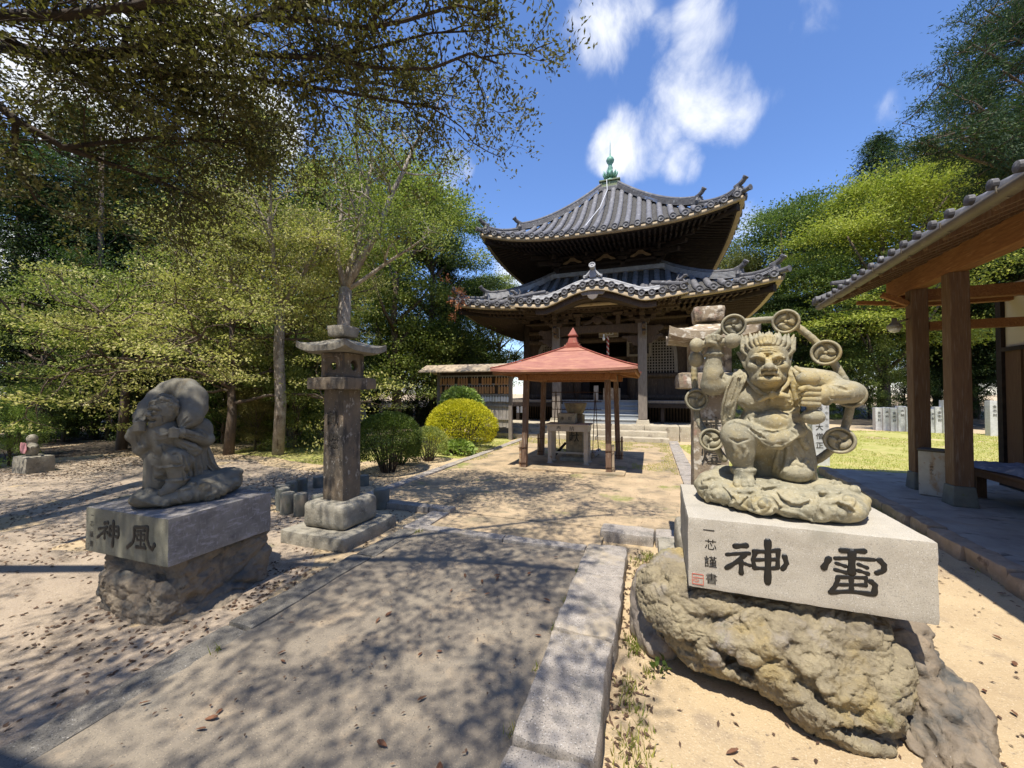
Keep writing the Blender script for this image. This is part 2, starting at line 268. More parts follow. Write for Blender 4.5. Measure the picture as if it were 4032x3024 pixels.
class MB:
    """collects polygons and links them as one mesh object"""
    def __init__(s): s.v = []; s.f = []; s.mi = []; s.cur = 0
    def add(s, vs, fs):
        n = len(s.v); s.v += [tuple(v) for v in vs]; s.f += [tuple(i + n for i in f) for f in fs]; s.mi += [s.cur] * len(fs)
        return s
    def box(s, x0, x1, y0, y1, z0, z1):
        vs = [(x, y, z) for z in (z0, z1) for y in (y0, y1) for x in (x0, x1)]
        return s.add(vs, [(0, 2, 3, 1), (4, 5, 7, 6), (0, 1, 5, 4), (2, 6, 7, 3), (0, 4, 6, 2), (1, 3, 7, 5)])
    def rbox(s, c, size, rz=0, tilt=0, top=1.0):
        """box centred at c, turned about z (rz) and about its own x (tilt), its top scaled by top"""
        hx, hy, hz = [q / 2 for q in size]; m = Matrix.Rotation(rz, 3, 'Z') @ Matrix.Rotation(tilt, 3, 'X'); c = Vector(c)
        vs = [c + m @ Vector((x * (top if z > 0 else 1), y * (top if z > 0 else 1), z)) for z in (-hz, hz) for y in (-hy, hy) for x in (-hx, hx)]
        return s.add(vs, [(0, 2, 3, 1), (4, 5, 7, 6), (0, 1, 5, 4), (2, 6, 7, 3), (0, 4, 6, 2), (1, 3, 7, 5)])
    def beam(s, a, b, w, h, up=(0, 0, 1)):
        a = Vector(a); b = Vector(b); d = (b - a).normalized(); side = d.cross(Vector(up)).normalized(); u = side.cross(d)
        vs = [p + side * (i * w / 2) + u * (j * h / 2) for p in (a, b) for j in (-1, 1) for i in (-1, 1)]
        return s.add(vs, [(0, 1, 3, 2), (4, 6, 7, 5), (0, 4, 5, 1), (2, 3, 7, 6), (0, 2, 6, 4), (1, 5, 7, 3)])
    def tube(s, pts, rad, n=8, caps=True, squash=1.0, up=None):
        P = [Vector(p) for p in pts]; m = len(P)
        rr = [rad] * m if isinstance(rad, (int, float)) else list(rad)
        side = None; vs = []
        for i in range(m):
            d = (P[min(i + 1, m - 1)] - P[max(i - 1, 0)]).normalized()
            if up is not None: side = d.cross(Vector(up)).normalized()
            elif side is None: side = d.orthogonal().normalized()
            else: side = (side - d * side.dot(d)); side = side.normalized() if side.length > 1e-6 else d.orthogonal().normalized()
            u = side.cross(d)
            for k in range(n):
                t = 2 * PI * k / n
                vs.append(P[i] + (side * math.cos(t) + u * (math.sin(t) * squash)) * rr[i])
        fs = [(i * n + k, i * n + (k + 1) % n, (i + 1) * n + (k + 1) % n, (i + 1) * n + k) for i in range(m - 1) for k in range(n)]
        if caps: fs += [tuple(reversed(range(n))), tuple((m - 1) * n + k for k in range(n))]
        return s.add(vs, fs)
    def lathe(s, c, prof, n=20, axis=None, a0=0.0):
        """profile (r, h) turned about the vertical (or axis) through c"""
        c = Vector(c); q = Vector((0, 0, 1)).rotation_difference(Vector(axis)).to_matrix() if axis is not None else Matrix.Identity(3)
        vs = [c + q @ Vector((r * math.cos(a0 + 2 * PI * k / n), r * math.sin(a0 + 2 * PI * k / n), h)) for r, h in prof for k in range(n)]
        m = len(prof)
        fs = [(i * n + k, i * n + (k + 1) % n, (i + 1) * n + (k + 1) % n, (i + 1) * n + k) for i in range(m - 1) for k in range(n)]
        fs += [tuple(reversed(range(n))), tuple((m - 1) * n + k for k in range(n))]
        return s.add(vs, fs)
    def prism(s, poly, org, ax, ay, depth):
        """2-d outline poly laid in the plane (ax, ay) at org and given a thickness vector depth"""
        org = Vector(org); ax = Vector(ax); ay = Vector(ay); depth = Vector(depth); n = len(poly)
        a = [org + ax * x + ay * y for x, y in poly]
        fs = [(i, (i + 1) % n, n + (i + 1) % n, n + i) for i in range(n)] + [tuple(reversed(range(n))), tuple(range(n, 2 * n))]
        return s.add(a + [p + depth for p in a], fs)
    def build(s, name, material, parent=None, smooth=False, bevel=0.0, seg=2):
        me = bpy.data.meshes.new(name); me.from_pydata(s.v, [], s.f); me.update()
        if isinstance(material, (list, tuple)): me.polygons.foreach_set('material_index', s.mi)
        o = link_mesh(name, me, material, parent, smooth)
        if isinstance(material, (list, tuple)): me.polygons.foreach_set('material_index', s.mi)
        bm = bmesh.new(); bm.from_mesh(me); bmesh.ops.recalc_face_normals(bm, faces=bm.faces); bm.to_mesh(me); bm.free()
        if bevel:
            md = o.modifiers.new('bevel', 'BEVEL'); md.width = bevel; md.segments = seg; md.limit_method = 'ANGLE'; md.angle_limit = R(40)
        return o

def np_mesh(name, V, F, material, parent=None, smooth=False):
    """V (n,3), F (m,k) arrays"""
    me = bpy.data.meshes.new(name); V = np.ascontiguousarray(V, dtype=np.float32); F = np.ascontiguousarray(F, dtype=np.int32)
    me.vertices.add(len(V)); me.vertices.foreach_set('co', V.ravel())
    m, k = F.shape
    me.loops.add(m * k); me.loops.foreach_set('vertex_index', F.ravel())
    me.polygons.add(m); me.polygons.foreach_set('loop_start', np.arange(0, m * k, k, dtype=np.int32))
    try: me.polygons.foreach_set('loop_total', np.full(m, k, dtype=np.int32))
    except Exception: pass
    me.update(calc_edges=True)
    o = link_mesh(name, me, material, parent, False)
    if smooth: me.polygons.foreach_set('use_smooth', np.ones(m, dtype=bool))
    return o

def hash3(ix, iy, iz, seed):
    h = (ix.astype(np.int64) * 374761393 + iy.astype(np.int64) * 668265263 + iz.astype(np.int64) * 2147483647 + seed * 974711) & 0xffffffff
    h = ((h ^ (h >> 13)) * 1274126177) & 0xffffffff
    return ((h ^ (h >> 16)) & 0xffff).astype(np.float32) / 65535.0
def vnoise(P, scale, octaves=3, seed=1, gain=.5):
    """value noise of points P (n,3), about -1..1"""
    out = np.zeros(len(P), np.float32); amp = 1.0; tot = 0.0
    for o in range(octaves):
        Q = P * scale * (2.03 ** o) + 17.3 * o; I = np.floor(Q); f = (Q - I).astype(np.float32); f = f * f * (3 - 2 * f); I = I.astype(np.int64)
        acc = 0
        for dx in (0, 1):
            for dy in (0, 1):
                for dz in (0, 1):
                    w = (f[:, 0] if dx else 1 - f[:, 0]) * (f[:, 1] if dy else 1 - f[:, 1]) * (f[:, 2] if dz else 1 - f[:, 2])
                    acc = acc + w * hash3(I[:, 0] + dx, I[:, 1] + dy, I[:, 2] + dz, seed + o * 7)
        out += amp * (acc * 2 - 1); tot += amp; amp *= gain
    return out / tot

# ---------------------------------------------------------------- sculpting: a distance field polygonised with surface nets
class Clay:
    def __init__(s, lo, hi, h):
        s.lo = np.array(lo, float); s.h = h; s.n = np.ceil((np.array(hi, float) - s.lo) / h).astype(int) + 1
        s.F = np.full(s.n, .08, np.float32)
        s.ax = [(s.lo[i] + h * np.arange(s.n[i])).astype(np.float32) for i in range(3)]
    def _win(s, lo, hi):
        a = np.maximum(0, np.floor((np.array(lo) - s.lo) / s.h).astype(int)); b = np.minimum(s.n, np.ceil((np.array(hi) - s.lo) / s.h).astype(int) + 1)
        if (b <= a).any(): return None
        return tuple(slice(a[i], b[i]) for i in range(3))
    def _put(s, w, d, k, op):
        A = s.F[w]
        if op == 'u':
            if k > 0:
                h = np.clip(.5 + .5 * (A - d) / k, 0, 1); s.F[w] = A * (1 - h) + d * h - k * h * (1 - h)
            else: s.F[w] = np.minimum(A, d)
        elif op == 's':
            nd = -d; kk = max(k, 1e-4); h = np.clip(.5 - .5 * (A - nd) / kk, 0, 1); s.F[w] = A * (1 - h) + nd * h + kk * h * (1 - h)
        else: s.F[w] = np.maximum(A, d)
        return s
    def cap(s, a, b, ra, rb=None, k=.02, op='u'):
        rb = ra if rb is None else rb; a = np.array(a, float); b = np.array(b, float); r = max(ra, rb) + k + .012
        w = s._win(np.minimum(a, b) - r, np.maximum(a, b) + r)
        if w is None: return s
        X = s.ax[0][w[0]][:, None, None] - a[0]; Y = s.ax[1][w[1]][None, :, None] - a[1]; Z = s.ax[2][w[2]][None, None, :] - a[2]
        v = b - a; L2 = float(v @ v) + 1e-9
        t = np.clip((X * v[0] + Y * v[1] + Z * v[2]) / L2, 0, 1)
        d = np.sqrt((X - t * v[0]) ** 2 + (Y - t * v[1]) ** 2 + (Z - t * v[2]) ** 2) - (ra + (rb - ra) * t)
        return s._put(w, d.astype(np.float32), k, op)
    def chain(s, pts, rad, k=.012, op='u', closed=False):
        n = len(pts); rr = [rad] * n if isinstance(rad, (int, float)) else rad
        for i in range(n if closed else n - 1): s.cap(pts[i], pts[(i + 1) % n], rr[i], rr[(i + 1) % n], k, op)
        return s
    def ell(s, c, r, M=None, k=.02, op='u'):
        """ellipsoid with radii r along the columns of M"""
        c = np.array(c, float); r = np.array(r, float); q = float(r.max()) + k + .012
        if M is None: ext = r + k + .012; M = np.eye(3)
        else: M = np.array(M, float); ext = np.full(3, q)
        w = s._win(c - ext, c + ext)
        if w is None: return s
        X = s.ax[0][w[0]][:, None, None] - c[0]; Y = s.ax[1][w[1]][None, :, None] - c[1]; Z = s.ax[2][w[2]][None, None, :] - c[2]
        k0 = 0; k1 = 0
        for i in range(3):
            e = X * M[0, i] + Y * M[1, i] + Z * M[2, i]; k0 = k0 + (e / r[i]) ** 2; k1 = k1 + (e / r[i] ** 2) ** 2
        k0 = np.sqrt(k0); d = k0 * (k0 - 1) / (np.sqrt(k1) + 1e-6)
        return s._put(w, d.astype(np.float32), k, op)
    def rbox(s, c, hs, M=None, rd=.01, k=.01, op='u'):
        c = np.array(c, float); hs = np.array(hs, float); M = np.eye(3) if M is None else np.array(M, float)
        q = float(np.linalg.norm(hs)) + k + .012; w = s._win(c - q, c + q)
        if w is None: return s
        X = s.ax[0][w[0]][:, None, None] - c[0]; Y = s.ax[1][w[1]][None, :, None] - c[1]; Z = s.ax[2][w[2]][None, None, :] - c[2]
        q2 = 0; mx = None
        for i in range(3):
            e = np.abs(X * M[0, i] + Y * M[1, i] + Z * M[2, i]) - (hs[i] - rd); q2 = q2 + np.maximum(e, 0) ** 2
            mx = e if mx is None else np.maximum(mx, e)
        d = np.sqrt(q2) + np.minimum(mx, 0) - rd
        return s._put(w, d.astype(np.float32), k, op)
    def cutz(s, z): 
        s.F = np.maximum(s.F, (z - s.ax[2])[None, None, :].astype(np.float32)); return s
    def mesh(s):
        F = s.F; F[0], F[-1], F[:, 0], F[:, -1], F[:, :, 0], F[:, :, -1] = .05, .05, .05, .05, .05, .05
        I = F < 0; nx, ny, nz = F.shape
        c = [I[dx:nx - 1 + dx, dy:ny - 1 + dy, dz:nz - 1 + dz] for dx in (0, 1) for dy in (0, 1) for dz in (0, 1)]
        al = c[0].copy(); an = c[0].copy()
        for q in c[1:]: al &= q; an |= q
        act = an & ~al; idx = np.argwhere(act)
        vid = np.full(act.shape, -1, np.int32); vid[act] = np.arange(len(idx))
        off = np.array([(dx, dy, dz) for dx in (0, 1) for dy in (0, 1) for dz in (0, 1)])
        val = np.stack([F[idx[:, 0] + o[0], idx[:, 1] + o[1], idx[:, 2] + o[2]] for o in off], 1)
        P = np.zeros((len(idx), 3)); cnt = np.zeros(len(idx))
        for a in range(8):
            for b in range(a + 1, 8):
                if np.abs(off[a] - off[b]).sum() != 1: continue
                va, vb = val[:, a], val[:, b]; m = (va < 0) != (vb < 0)
                t = np.where(m, va / np.where(m, va - vb, 1), 0)
                P += np.where(m[:, None], off[a] + t[:, None] * (off[b] - off[a]), 0); cnt += m
        V = s.lo + s.h * (idx + P / cnt[:, None])
        faces = []
        for a, (b, cc) in ((0, (1, 2)), (1, (2, 0)), (2, (0, 1))):
            sl0 = [slice(0, n - 1) for n in F.shape]; sl1 = list(sl0); sl1[a] = slice(1, F.shape[a])
            A = I[tuple(sl0)]; B = I[tuple(sl1)]; ch = A != B
            e = np.argwhere(ch); ok = (e[:, b] > 0) & (e[:, cc] > 0); e = e[ok]
            fl = A[e[:, 0], e[:, 1], e[:, 2]]
            def g(db, dc):
                q = e.copy(); q[:, b] -= db; q[:, cc] -= dc; return vid[q[:, 0], q[:, 1], q[:, 2]]
            f = np.stack([g(1, 1), g(0, 1), g(0, 0), g(1, 0)], 1); f[~fl] = f[~fl][:, ::-1]
            faces.append(f[(f >= 0).all(1)])
        return V, np.concatenate(faces)
    def build(s, name, material, parent=None, rough=None, smooth=True):
        V, F = s.mesh()
        if rough:
            for sc_, amp, sd_ in rough: 
                n = vnoise(V, sc_, 3, sd_); m = vnoise(V + 5.1, sc_, 3, sd_ + 3); q = vnoise(V - 3.7, sc_, 3, sd_ + 5)
                V = V + amp * np.stack([n, m, q], 1)
        o = np_mesh(name, V, F, material, parent, smooth)
        return o

def text_mesh(txt, name, org, ax, ay, size, depth, material, parent=None, thick=0.0, vertical=False, spacing=1.15):
    """engraved or painted letters: real thin geometry laid on a face; org is the centre of the first letter"""
    org = Vector(org); ax = Vector(ax).normalized(); ay = Vector(ay).normalized(); nrm = ax.cross(ay)
    V = []; Fc = []
    for i, chh in enumerate(txt):
        cu = bpy.data.curves.new('t', 'FONT'); cu.body = chh; cu.size = 1.0; cu.align_x = 'CENTER'; cu.align_y = 'CENTER'; cu.offset = thick; cu.resolution_u = 4
        ob = bpy.data.objects.new('t', cu); C.objects.link(ob)
        me = bpy.data.meshes.new_from_object(ob.evaluated_get(bpy.context.evaluated_depsgraph_get()))
        vs = [v.co.copy() for v in me.vertices]; fs = [tuple(p.vertices) for p in me.polygons]
        bpy.data.objects.remove(ob); bpy.data.curves.remove(cu); bpy.data.meshes.remove(me)
        if not vs: continue
        cx = (min(v.x for v in vs) + max(v.x for v in vs)) / 2; cy = (min(v.y for v in vs) + max(v.y for v in vs)) / 2
        q = org + (ay * (-i * size * spacing) if vertical else ax * (i * size * spacing))
        n = len(V)
        V += [q + ax * ((v.x - cx) * size) + ay * ((v.y - cy) * size) + nrm * depth for v in vs]
        Fc += [tuple(k + n for k in f) for f in fs]
    me = bpy.data.meshes.new(name); me.from_pydata(V, [], Fc); me.update()
    return link_mesh(name, me, material, parent)

class NB:
    """numpy batch of quads"""
    def __init__(s): s.V = []; s.F = []; s.n = 0
    def add(s, V, F):
        s.V.append(np.asarray(V, float).reshape(-1, 3)); s.F.append(np.asarray(F) + s.n); s.n += len(s.V[-1])
    def grid(s, P, flip=False):
        a, b = P.shape[:2]; g = np.arange(a * b).reshape(a, b); q = np.stack([g[:-1, :-1], g[1:, :-1], g[1:, 1:], g[:-1, 1:]], -1).reshape(-1, 4)
        s.add(P, q[:, ::-1] if flip else q)
    def rail(s, path, side, up, w, h):
        """box section swept along path (n,3); side and up are unit vectors"""
        path = np.asarray(path, float); side = np.broadcast_to(side, path.shape); up = np.broadcast_to(up, path.shape)
        ring = [path + side * (i * w / 2) + up * (j * h / 2) for i, j in ((-1, -1), (1, -1), (1, 1), (-1, 1), (-1, -1))]
        s.grid(np.stack(ring, 1)); n = len(path)
        s.add([ring[k][0] for k in range(4)], [[0, 1, 2, 3]]); s.add([ring[k][-1] for k in range(4)], [[3, 2, 1, 0]])
    def build(s, name, m, parent=None, smooth=False): return np_mesh(name, np.concatenate(s.V), np.concatenate(s.F), m, parent, smooth)

# ---------------------------------------------------------------- rough hewn blocks
def block_arrays(x0, x1, y0, y1, z0, z1, res=.05, amp=.006, rnd=.015, seed=1, top=(1, 1), nsc=9):
    """a subdivided box with softened edges and an uneven surface; top scales its upper face"""
    dims = (x1 - x0, y1 - y0, z1 - z0); n = [max(2, int(round(d / res))) for d in dims]
    V = []; F = []; base = 0
    for ax in range(3):
        b, c = (ax + 1) % 3, (ax + 2) % 3
        for side in (0, 1):
            u, v = np.meshgrid(np.linspace(0, 1, n[b] + 1), np.linspace(0, 1, n[c] + 1), indexing='ij')
            P = np.zeros((u.size, 3)); P[:, ax] = side; P[:, b] = u.ravel(); P[:, c] = v.ravel()
            g = np.arange(u.size).reshape(u.shape) + base
            q = np.stack([g[:-1, :-1], g[1:, :-1], g[1:, 1:], g[:-1, 1:]], -1).reshape(-1, 4)
            F.append(q if side else q[:, ::-1]); V.append(P); base += u.size
    V = np.concatenate(V); F = np.concatenate(F)
    D = np.array(dims); P = (V - .5) * D
    h = D / 2 - rnd; q = np.clip(P, -h, h); d = P - q; L = np.linalg.norm(d, axis=1, keepdims=True)
    P = np.where(L > 1e-9, q + d / np.maximum(L, 1e-9) * np.minimum(L, rnd), P)
    sc_ = 1 + (np.array(top)[None, :] - 1) * V[:, 2:3]; P[:, :2] *= sc_
    P += np.array([(x0 + x1) / 2, (y0 + y1) / 2, (z0 + z1) / 2])
    P += amp * np.stack([vnoise(P + k * 3.3, nsc, 3, seed + k) for k in range(3)], 1)
    return P, F
def blocks(name, specs, material, parent=None, rot=None, **kw):
    Vs = []; Fs = []; n = 0
    for i, s_ in enumerate(specs):
        V, F = block_arrays(*s_[:6], seed=kw.get('seed', 1) + i * 3, **{k: v for k, v in kw.items() if k != 'seed'})
        if len(s_) > 6: 
            c = np.array([(s_[0] + s_[1]) / 2, (s_[2] + s_[3]) / 2]); a = s_[6]
            Q = V[:, :2] - c; V[:, :2] = c + np.stack([Q[:, 0] * math.cos(a) - Q[:, 1] * math.sin(a), Q[:, 0] * math.sin(a) + Q[:, 1] * math.cos(a)], 1)
        Vs.append(V); Fs.append(F + n); n += len(V)
    return np_mesh(name, np.concatenate(Vs), np.concatenate(Fs), material, parent, True)

rng = np.random.default_rng(7); random.seed(7)
# ---------------------------------------------------------------- ground: one sheet out to the horizon
def sheet(name, xs, ys, zf, material):
    X, Y = np.meshgrid(xs, ys, indexing='ij'); P = np.stack([X.ravel(), Y.ravel(), np.zeros(X.size)], 1)
    P[:, 2] = zf(P)
    g = np.arange(X.size).reshape(X.shape)
    F = np.stack([g[:-1, :-1], g[1:, :-1], g[1:, 1:], g[:-1, 1:]], -1).reshape(-1, 4)
    return np_mesh(name, P, F, material, None, True)
def graded(c, near, far, n, span=6):
    t = np.linspace(-1, 1, n); return c + far * np.sinh(t * span) / np.sinh(span)
def ground_z(P):
    P = np.atleast_2d(P); n = vnoise(np.c_[P[:, 0], P[:, 1], 0 * P[:, 0]], .9, 4, 3)
    near = np.exp(-(P[:, 0] ** 2 + (P[:, 1] - 4) ** 2) / 3000)
    z = -.045 + .018 * n * near
    left = np.clip((-P[:, 0] - 3.2) / 3, 0, 1); z = z - .03 * left * np.clip(1 - P[:, 1] / 9, 0, 1)
    inpath = (P[:, 0] > -4.0) & (P[:, 0] < .6) & (P[:, 1] < 14) & (P[:, 1] > 4.7) | (P[:, 0] > -2.7) & (P[:, 0] < -.3) & (P[:, 1] < 4.2)
    z = np.where(inpath, np.minimum(z, -.06), z)
    return z
def gz(x, y): return float(ground_z(np.array([[x, y, 0.]]))[0])
struct(sheet('ground', graded(0, .04, 260, 361), graded(4, .04, 260, 361), ground_z, 'sand'))

def slab_z(base, amp, seed): return lambda P: base + amp * vnoise(np.c_[P[:, 0], P[:, 1], 0 * P[:, 0]], 1.3, 4, seed)
struct(sheet('path', np.linspace(-2.56, -.54, 60), np.linspace(-2.5, 3.93, 150), slab_z(0, .010, 4), 'concrete_path'))
struct(sheet('path', np.linspace(-4.02, .54, 120), np.linspace(4.70, 13.05, 200), slab_z(.002, .014, 9), 'sandy_path'))
struct(sheet('path', np.linspace(-2.62, -.50, 60), np.linspace(4.06, 4.72, 18), slab_z(-.003, .014, 9), 'sandy_path'))
# kerbs
def run(x0, x1, y0, y1, zt, L, zb=-.2, along='y', jit=.008):
    out = []; a, b = (y0, y1) if along == 'y' else (x0, x1); p = a; 
    while p < b - .05:
        q = min(b, p + L * random.uniform(.75, 1.2))
        if b - q < L * .3: q = b
        dz = random.uniform(-1, 1) * jit; dx = random.uniform(-1, 1) * jit
        out.append((x0 + dx, x1 + dx, p + .006, q - .006, zb, zt + dz) if along == 'y' else (p + .006, q - .006, y0 + dx, y1 + dx, zb, zt + dz))
        p = q
    return out
struct(blocks('kerb', run(-2.76, -2.53, -2.5, 3.9, .012, 1.3), 'kerb_dark', res=.045, amp=.010, rnd=.02, seed=3))
struct(blocks('kerb', [(-.60, -.22, 3.30, 3.98, -.25, .10), (-.60, -.21, 2.45, 3.285, -.25, .115), (-.59, -.22, 1.62, 2.43, -.25, .12), (-.58, -.23, .7, 1.6, -.25, .12), (-.58, -.23, -.6, .68, -.25, .12)],
              'kerb_granite', res=.035, amp=.016, rnd=.03, seed=11))
struct(blocks('kerb', run(-2.52, -.62, 3.94, 4.09, .022, 1.0, along='x') + run(-2.76, -2.5, 3.92, 4.62, .02, .7) + run(-3.85, -2.5, 4.63, 4.80, .045, .9, along='x'), 'kerb_granite', res=.04, amp=.009, rnd=.015, seed=21))
struct(blocks('kerb', run(-.55, .42, 4.42, 4.72, .075, .75, along='x'), 'kerb_granite', res=.035, amp=.018, rnd=.025, seed=31))
struct(blocks('kerb', run(-4.20, -4.0, 4.9, 13.4, .03, 1.6), 'kerb_granite', res=.05, amp=.010, rnd=.018, seed=41))
struct(blocks('kerb', run(.52, .80, 5.0, 13.4, .04, 1.4), 'kerb_granite', res=.05, amp=.016, rnd=.02, seed=51))

# lawns: irregular patches of thin turf over the sand
def patch(name, pts, material, z=.004, n=6):
    P = []; m = len(pts)
    for i in range(m):
        a = np.array(pts[i]); b = np.array(pts[(i + 1) % m])
        for k in range(n):
            q = a + (b - a) * k / n; P.append(q)
    P = np.array(P); V3 = np.c_[P, np.zeros(len(P))]
    P = P + .35 * np.stack([vnoise(V3, 1.1, 3, 5), vnoise(V3 + 9, 1.1, 3, 8)], 1)
    me = bpy.data.meshes.new(name); bm = bmesh.new()
    vs = [bm.verts.new((x, y, 0)) for x, y in P]; f = bm.faces.new(vs)
    bmesh.ops.triangulate(bm, faces=[f]); 
    for _ in range(3): bmesh.ops.subdivide_edges(bm, edges=[e for e in bm.edges if e.calc_length() > .5], cuts=1, use_grid_fill=True)
    bmesh.ops.triangulate(bm, faces=bm.faces)
    co = np.array([v.co[:] for v in bm.verts]); zz = ground_z(co) + z
    for v, q in zip(bm.verts, zz): v.co.z = q
    bm.normal_update()
    for f in bm.faces:
        if f.normal.z < 0: f.normal_flip()
    bm.to_mesh(me); bm.free(); o = link_mesh(name, me, material); return struct(o), P
def in_poly(P, poly):
    x, y = P[:, 0], P[:, 1]; ins = np.zeros(len(P), bool); n = len(poly); j = n - 1
    for i in range(n):
        xi, yi = poly[i]; xj, yj = poly[j]
        c = ((yi > y) != (yj > y)) & (x < (xj - xi) * (y - yi) / (yj - yi + 1e-12) + xi); ins ^= c; j = i
    return ins
LAWN_R = [(.95, 4.9), (.95, 13.2), (2.3, 14.2), (4.5, 15.5), (7.2, 20.5), (13, 20.5), (19, 17), (14, 10.5), (9.5, 10.2), (3.1, 9.6), (2.9, 6.5), (1.9, 5.2)]
LAWN_L = [(-4.35, 8.6), (-5.6, 8.6), (-7.0, 6.9), (-10.9, 7.6), (-11.6, 9.6), (-9.8, 12.5), (-9, 15), (-4.35, 13.6)]
_, PR = patch('lawn', LAWN_R, 'lawn_soil'); _, PL = patch('lawn', LAWN_L, 'lawn_soil')
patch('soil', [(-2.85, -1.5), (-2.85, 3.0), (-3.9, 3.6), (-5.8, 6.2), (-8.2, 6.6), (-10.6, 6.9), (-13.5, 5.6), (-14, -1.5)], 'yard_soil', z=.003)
def blades(name, P, h, w, material, label, cat='grass', lean=.5, seed=1, zf=None):
    r = np.random.default_rng(seed); n = len(P); z = zf(P) if zf else ground_z(np.c_[P, np.zeros(n)])
    a = r.uniform(0, 2 * PI, n); hh = h * r.uniform(.4, 1.3, n); ww = w * r.uniform(.6, 1.3, n); b = r.uniform(0, 2 * PI, n); ln = lean * r.uniform(.2, 1, n) * hh
    base = np.c_[P, z - .004]; s_ = np.c_[np.cos(a), np.sin(a), np.zeros(n)] * ww[:, None] / 2; t = np.c_[np.cos(b) * ln, np.sin(b) * ln, hh]
    V = np.stack([base - s_, base + s_, base + t * .6 + s_ * .7, base + t], 1).reshape(-1, 3)
    F = np.arange(4 * n).reshape(n, 4)
    return tag(np_mesh(name, V, F, material), label, cat, None, 'stuff')
def scatter(poly, n, seed):
    r = np.random.default_rng(seed); poly = np.array(poly); lo, hi = poly.min(0), poly.max(0); Q = r.uniform(lo, hi, (n * 2, 2)); Q = Q[in_poly(Q, poly)][:n]; return Q
Q = scatter(PR, 60000, 1); Q = Q[vnoise(np.c_[Q, 0 * Q[:, 0]], .8, 3, 4) > -.25]
blades('lawn_grass', Q, .045, .014, 'lawn_blade', 'thin sunlit turf on the open lawn right of the temple path', lean=.9, seed=2)
Q = scatter(PL, 34000, 3); Q = Q[vnoise(np.c_[Q, 0 * Q[:, 0]], .8, 3, 14) > -.2]
blades('lawn_grass', Q, .045, .014, 'lawn_blade', 'yellowish turf patch beyond the left lantern and round bushes', lean=.9, seed=4)
# moss and turf creeping over the upper path next to its kerbs and round the shelter
r = np.random.default_rng(5); Q = r.uniform((-4, 8.2), (.5, 13.4), (26000, 2)); nn = vnoise(np.c_[Q, 0 * Q[:, 0]], .9, 3, 24); edge = np.minimum(np.abs(Q[:, 0] + 4), np.abs(Q[:, 0] - .5))
Q = Q[(nn > .28 - .5 * np.exp(-edge * 2.2) - .45 * np.clip((Q[:, 1] - 10.4) / 2, 0, 1)) & ~((np.abs(Q[:, 0] + 1.6) < 1.2) & (np.abs(Q[:, 1] - 8.7) < 1.2))]
blades('path_grass', Q, .03, .012, 'lawn_blade', 'short yellow green grass creeping over the upper path before the hall steps', lean=.9, seed=6, zf=lambda P: slab_z(.002, .014, 9)(np.c_[P, 0 * P[:, 0]]))
# tufts along the near kerb, the boulder and the pavilion edge
def tufts(centres, per, spread, seed):
    r = np.random.default_rng(seed); return np.concatenate([np.array(c) + r.normal(0, spread, (per, 2)) for c in centres])
T = [(-.12 + random.uniform(-.03, .12), random.uniform(1.7, 4.3)) for _ in range(34)] + [(random.uniform(-.1, .15), random.uniform(3.0, 4.3)) for _ in range(20)]
blades('weeds', tufts(T, 26, .03, 8), .05, .007, 'grass_blade', 'small green weeds in the gap between the granite kerb and the boulder', 'weeds', .8, 9)
T = [(2.95 + random.uniform(-.12, .1) , random.uniform(3.6, 8.4)) for _ in range(46)]
blades('weeds', tufts(T, 22, .04, 10), .10, .007, 'grass_blade', 'dry grass tufts along the stone edge of the pavilion floor', 'weeds', 1.0, 11)
T = [(-.62 + random.uniform(-.015, .015), y) for y in (1.35, 1.42, 1.5, 1.75, 2.2, 2.6, 2.95, 3.5)] + [(-2.5, 3.9), (-2.52, 3.87), (-2.53, 1.7), (-.95, 14.0), (.75, 13.55), (.85, 13.5)]
blades('weeds', tufts(T, 16, .018, 12), .055, .007, 'grass_blade', 'green sprigs growing out of the joint beside the path slab', 'weeds', .8, 13, zf=lambda P: 0 * P[:, 0])

# fallen leaves: the countable ones on the near path are things, the litter of the left and far ground is one mass
def leaf_arrays(P, L, W, seed, curl=.3, zf=None, up=.006, flat=.25):
    r = np.random.default_rng(seed); n = len(P); a = r.uniform(0, 2 * PI, n); ln = L * r.uniform(.6, 1.25, n); wd = W * r.uniform(.6, 1.2, n)
    z = (zf(P) if zf else ground_z(np.c_[P, np.zeros(n)])) + up
    d = np.c_[np.cos(a), np.sin(a), r.normal(0, flat, n)]; s_ = np.c_[-np.sin(a), np.cos(a), r.normal(0, flat, n)]
    c = np.c_[P, z]; cu = (curl * wd)[:, None] * np.array([[0, 0, 1.]])
    V = np.stack([c - d * ln[:, None] / 2, c + s_ * wd[:, None] / 2 + cu, c + d * ln[:, None] / 2, c - s_ * wd[:, None] / 2 + cu], 1)
    V[:, :, 2] = np.maximum(V[:, :, 2], (z - up + .001)[:, None])
    return V.reshape(-1, 3), np.arange(4 * n).reshape(n, 4)
def litter(name, Q, L, W, material, label, seed, **kw):
    V, F = leaf_arrays(Q, L, W, seed, **kw); return tag(np_mesh(name, V, F, material), label, 'leaf litter', None, 'stuff')
r = np.random.default_rng(15)
Q = np.concatenate([r.uniform((-14, -.5), (-2.85, 7.6), (15000, 2)), r.uniform((-17, 4), (-9.5, 9), (5000, 2)), r.uniform((-3.9, 2.0), (-2.8, 4.6), (900, 2))])
nn = vnoise(np.c_[Q, 0 * Q[:, 0]], 1.1, 4, 6); Q = Q[(nn > .0) | (r.uniform(0, 1, len(Q)) < .22)]
litter('leaf_litter', Q, .045, .02, 'litter_leaf', 'brown leaf litter strewn over the shaded sand left of the path', 16)
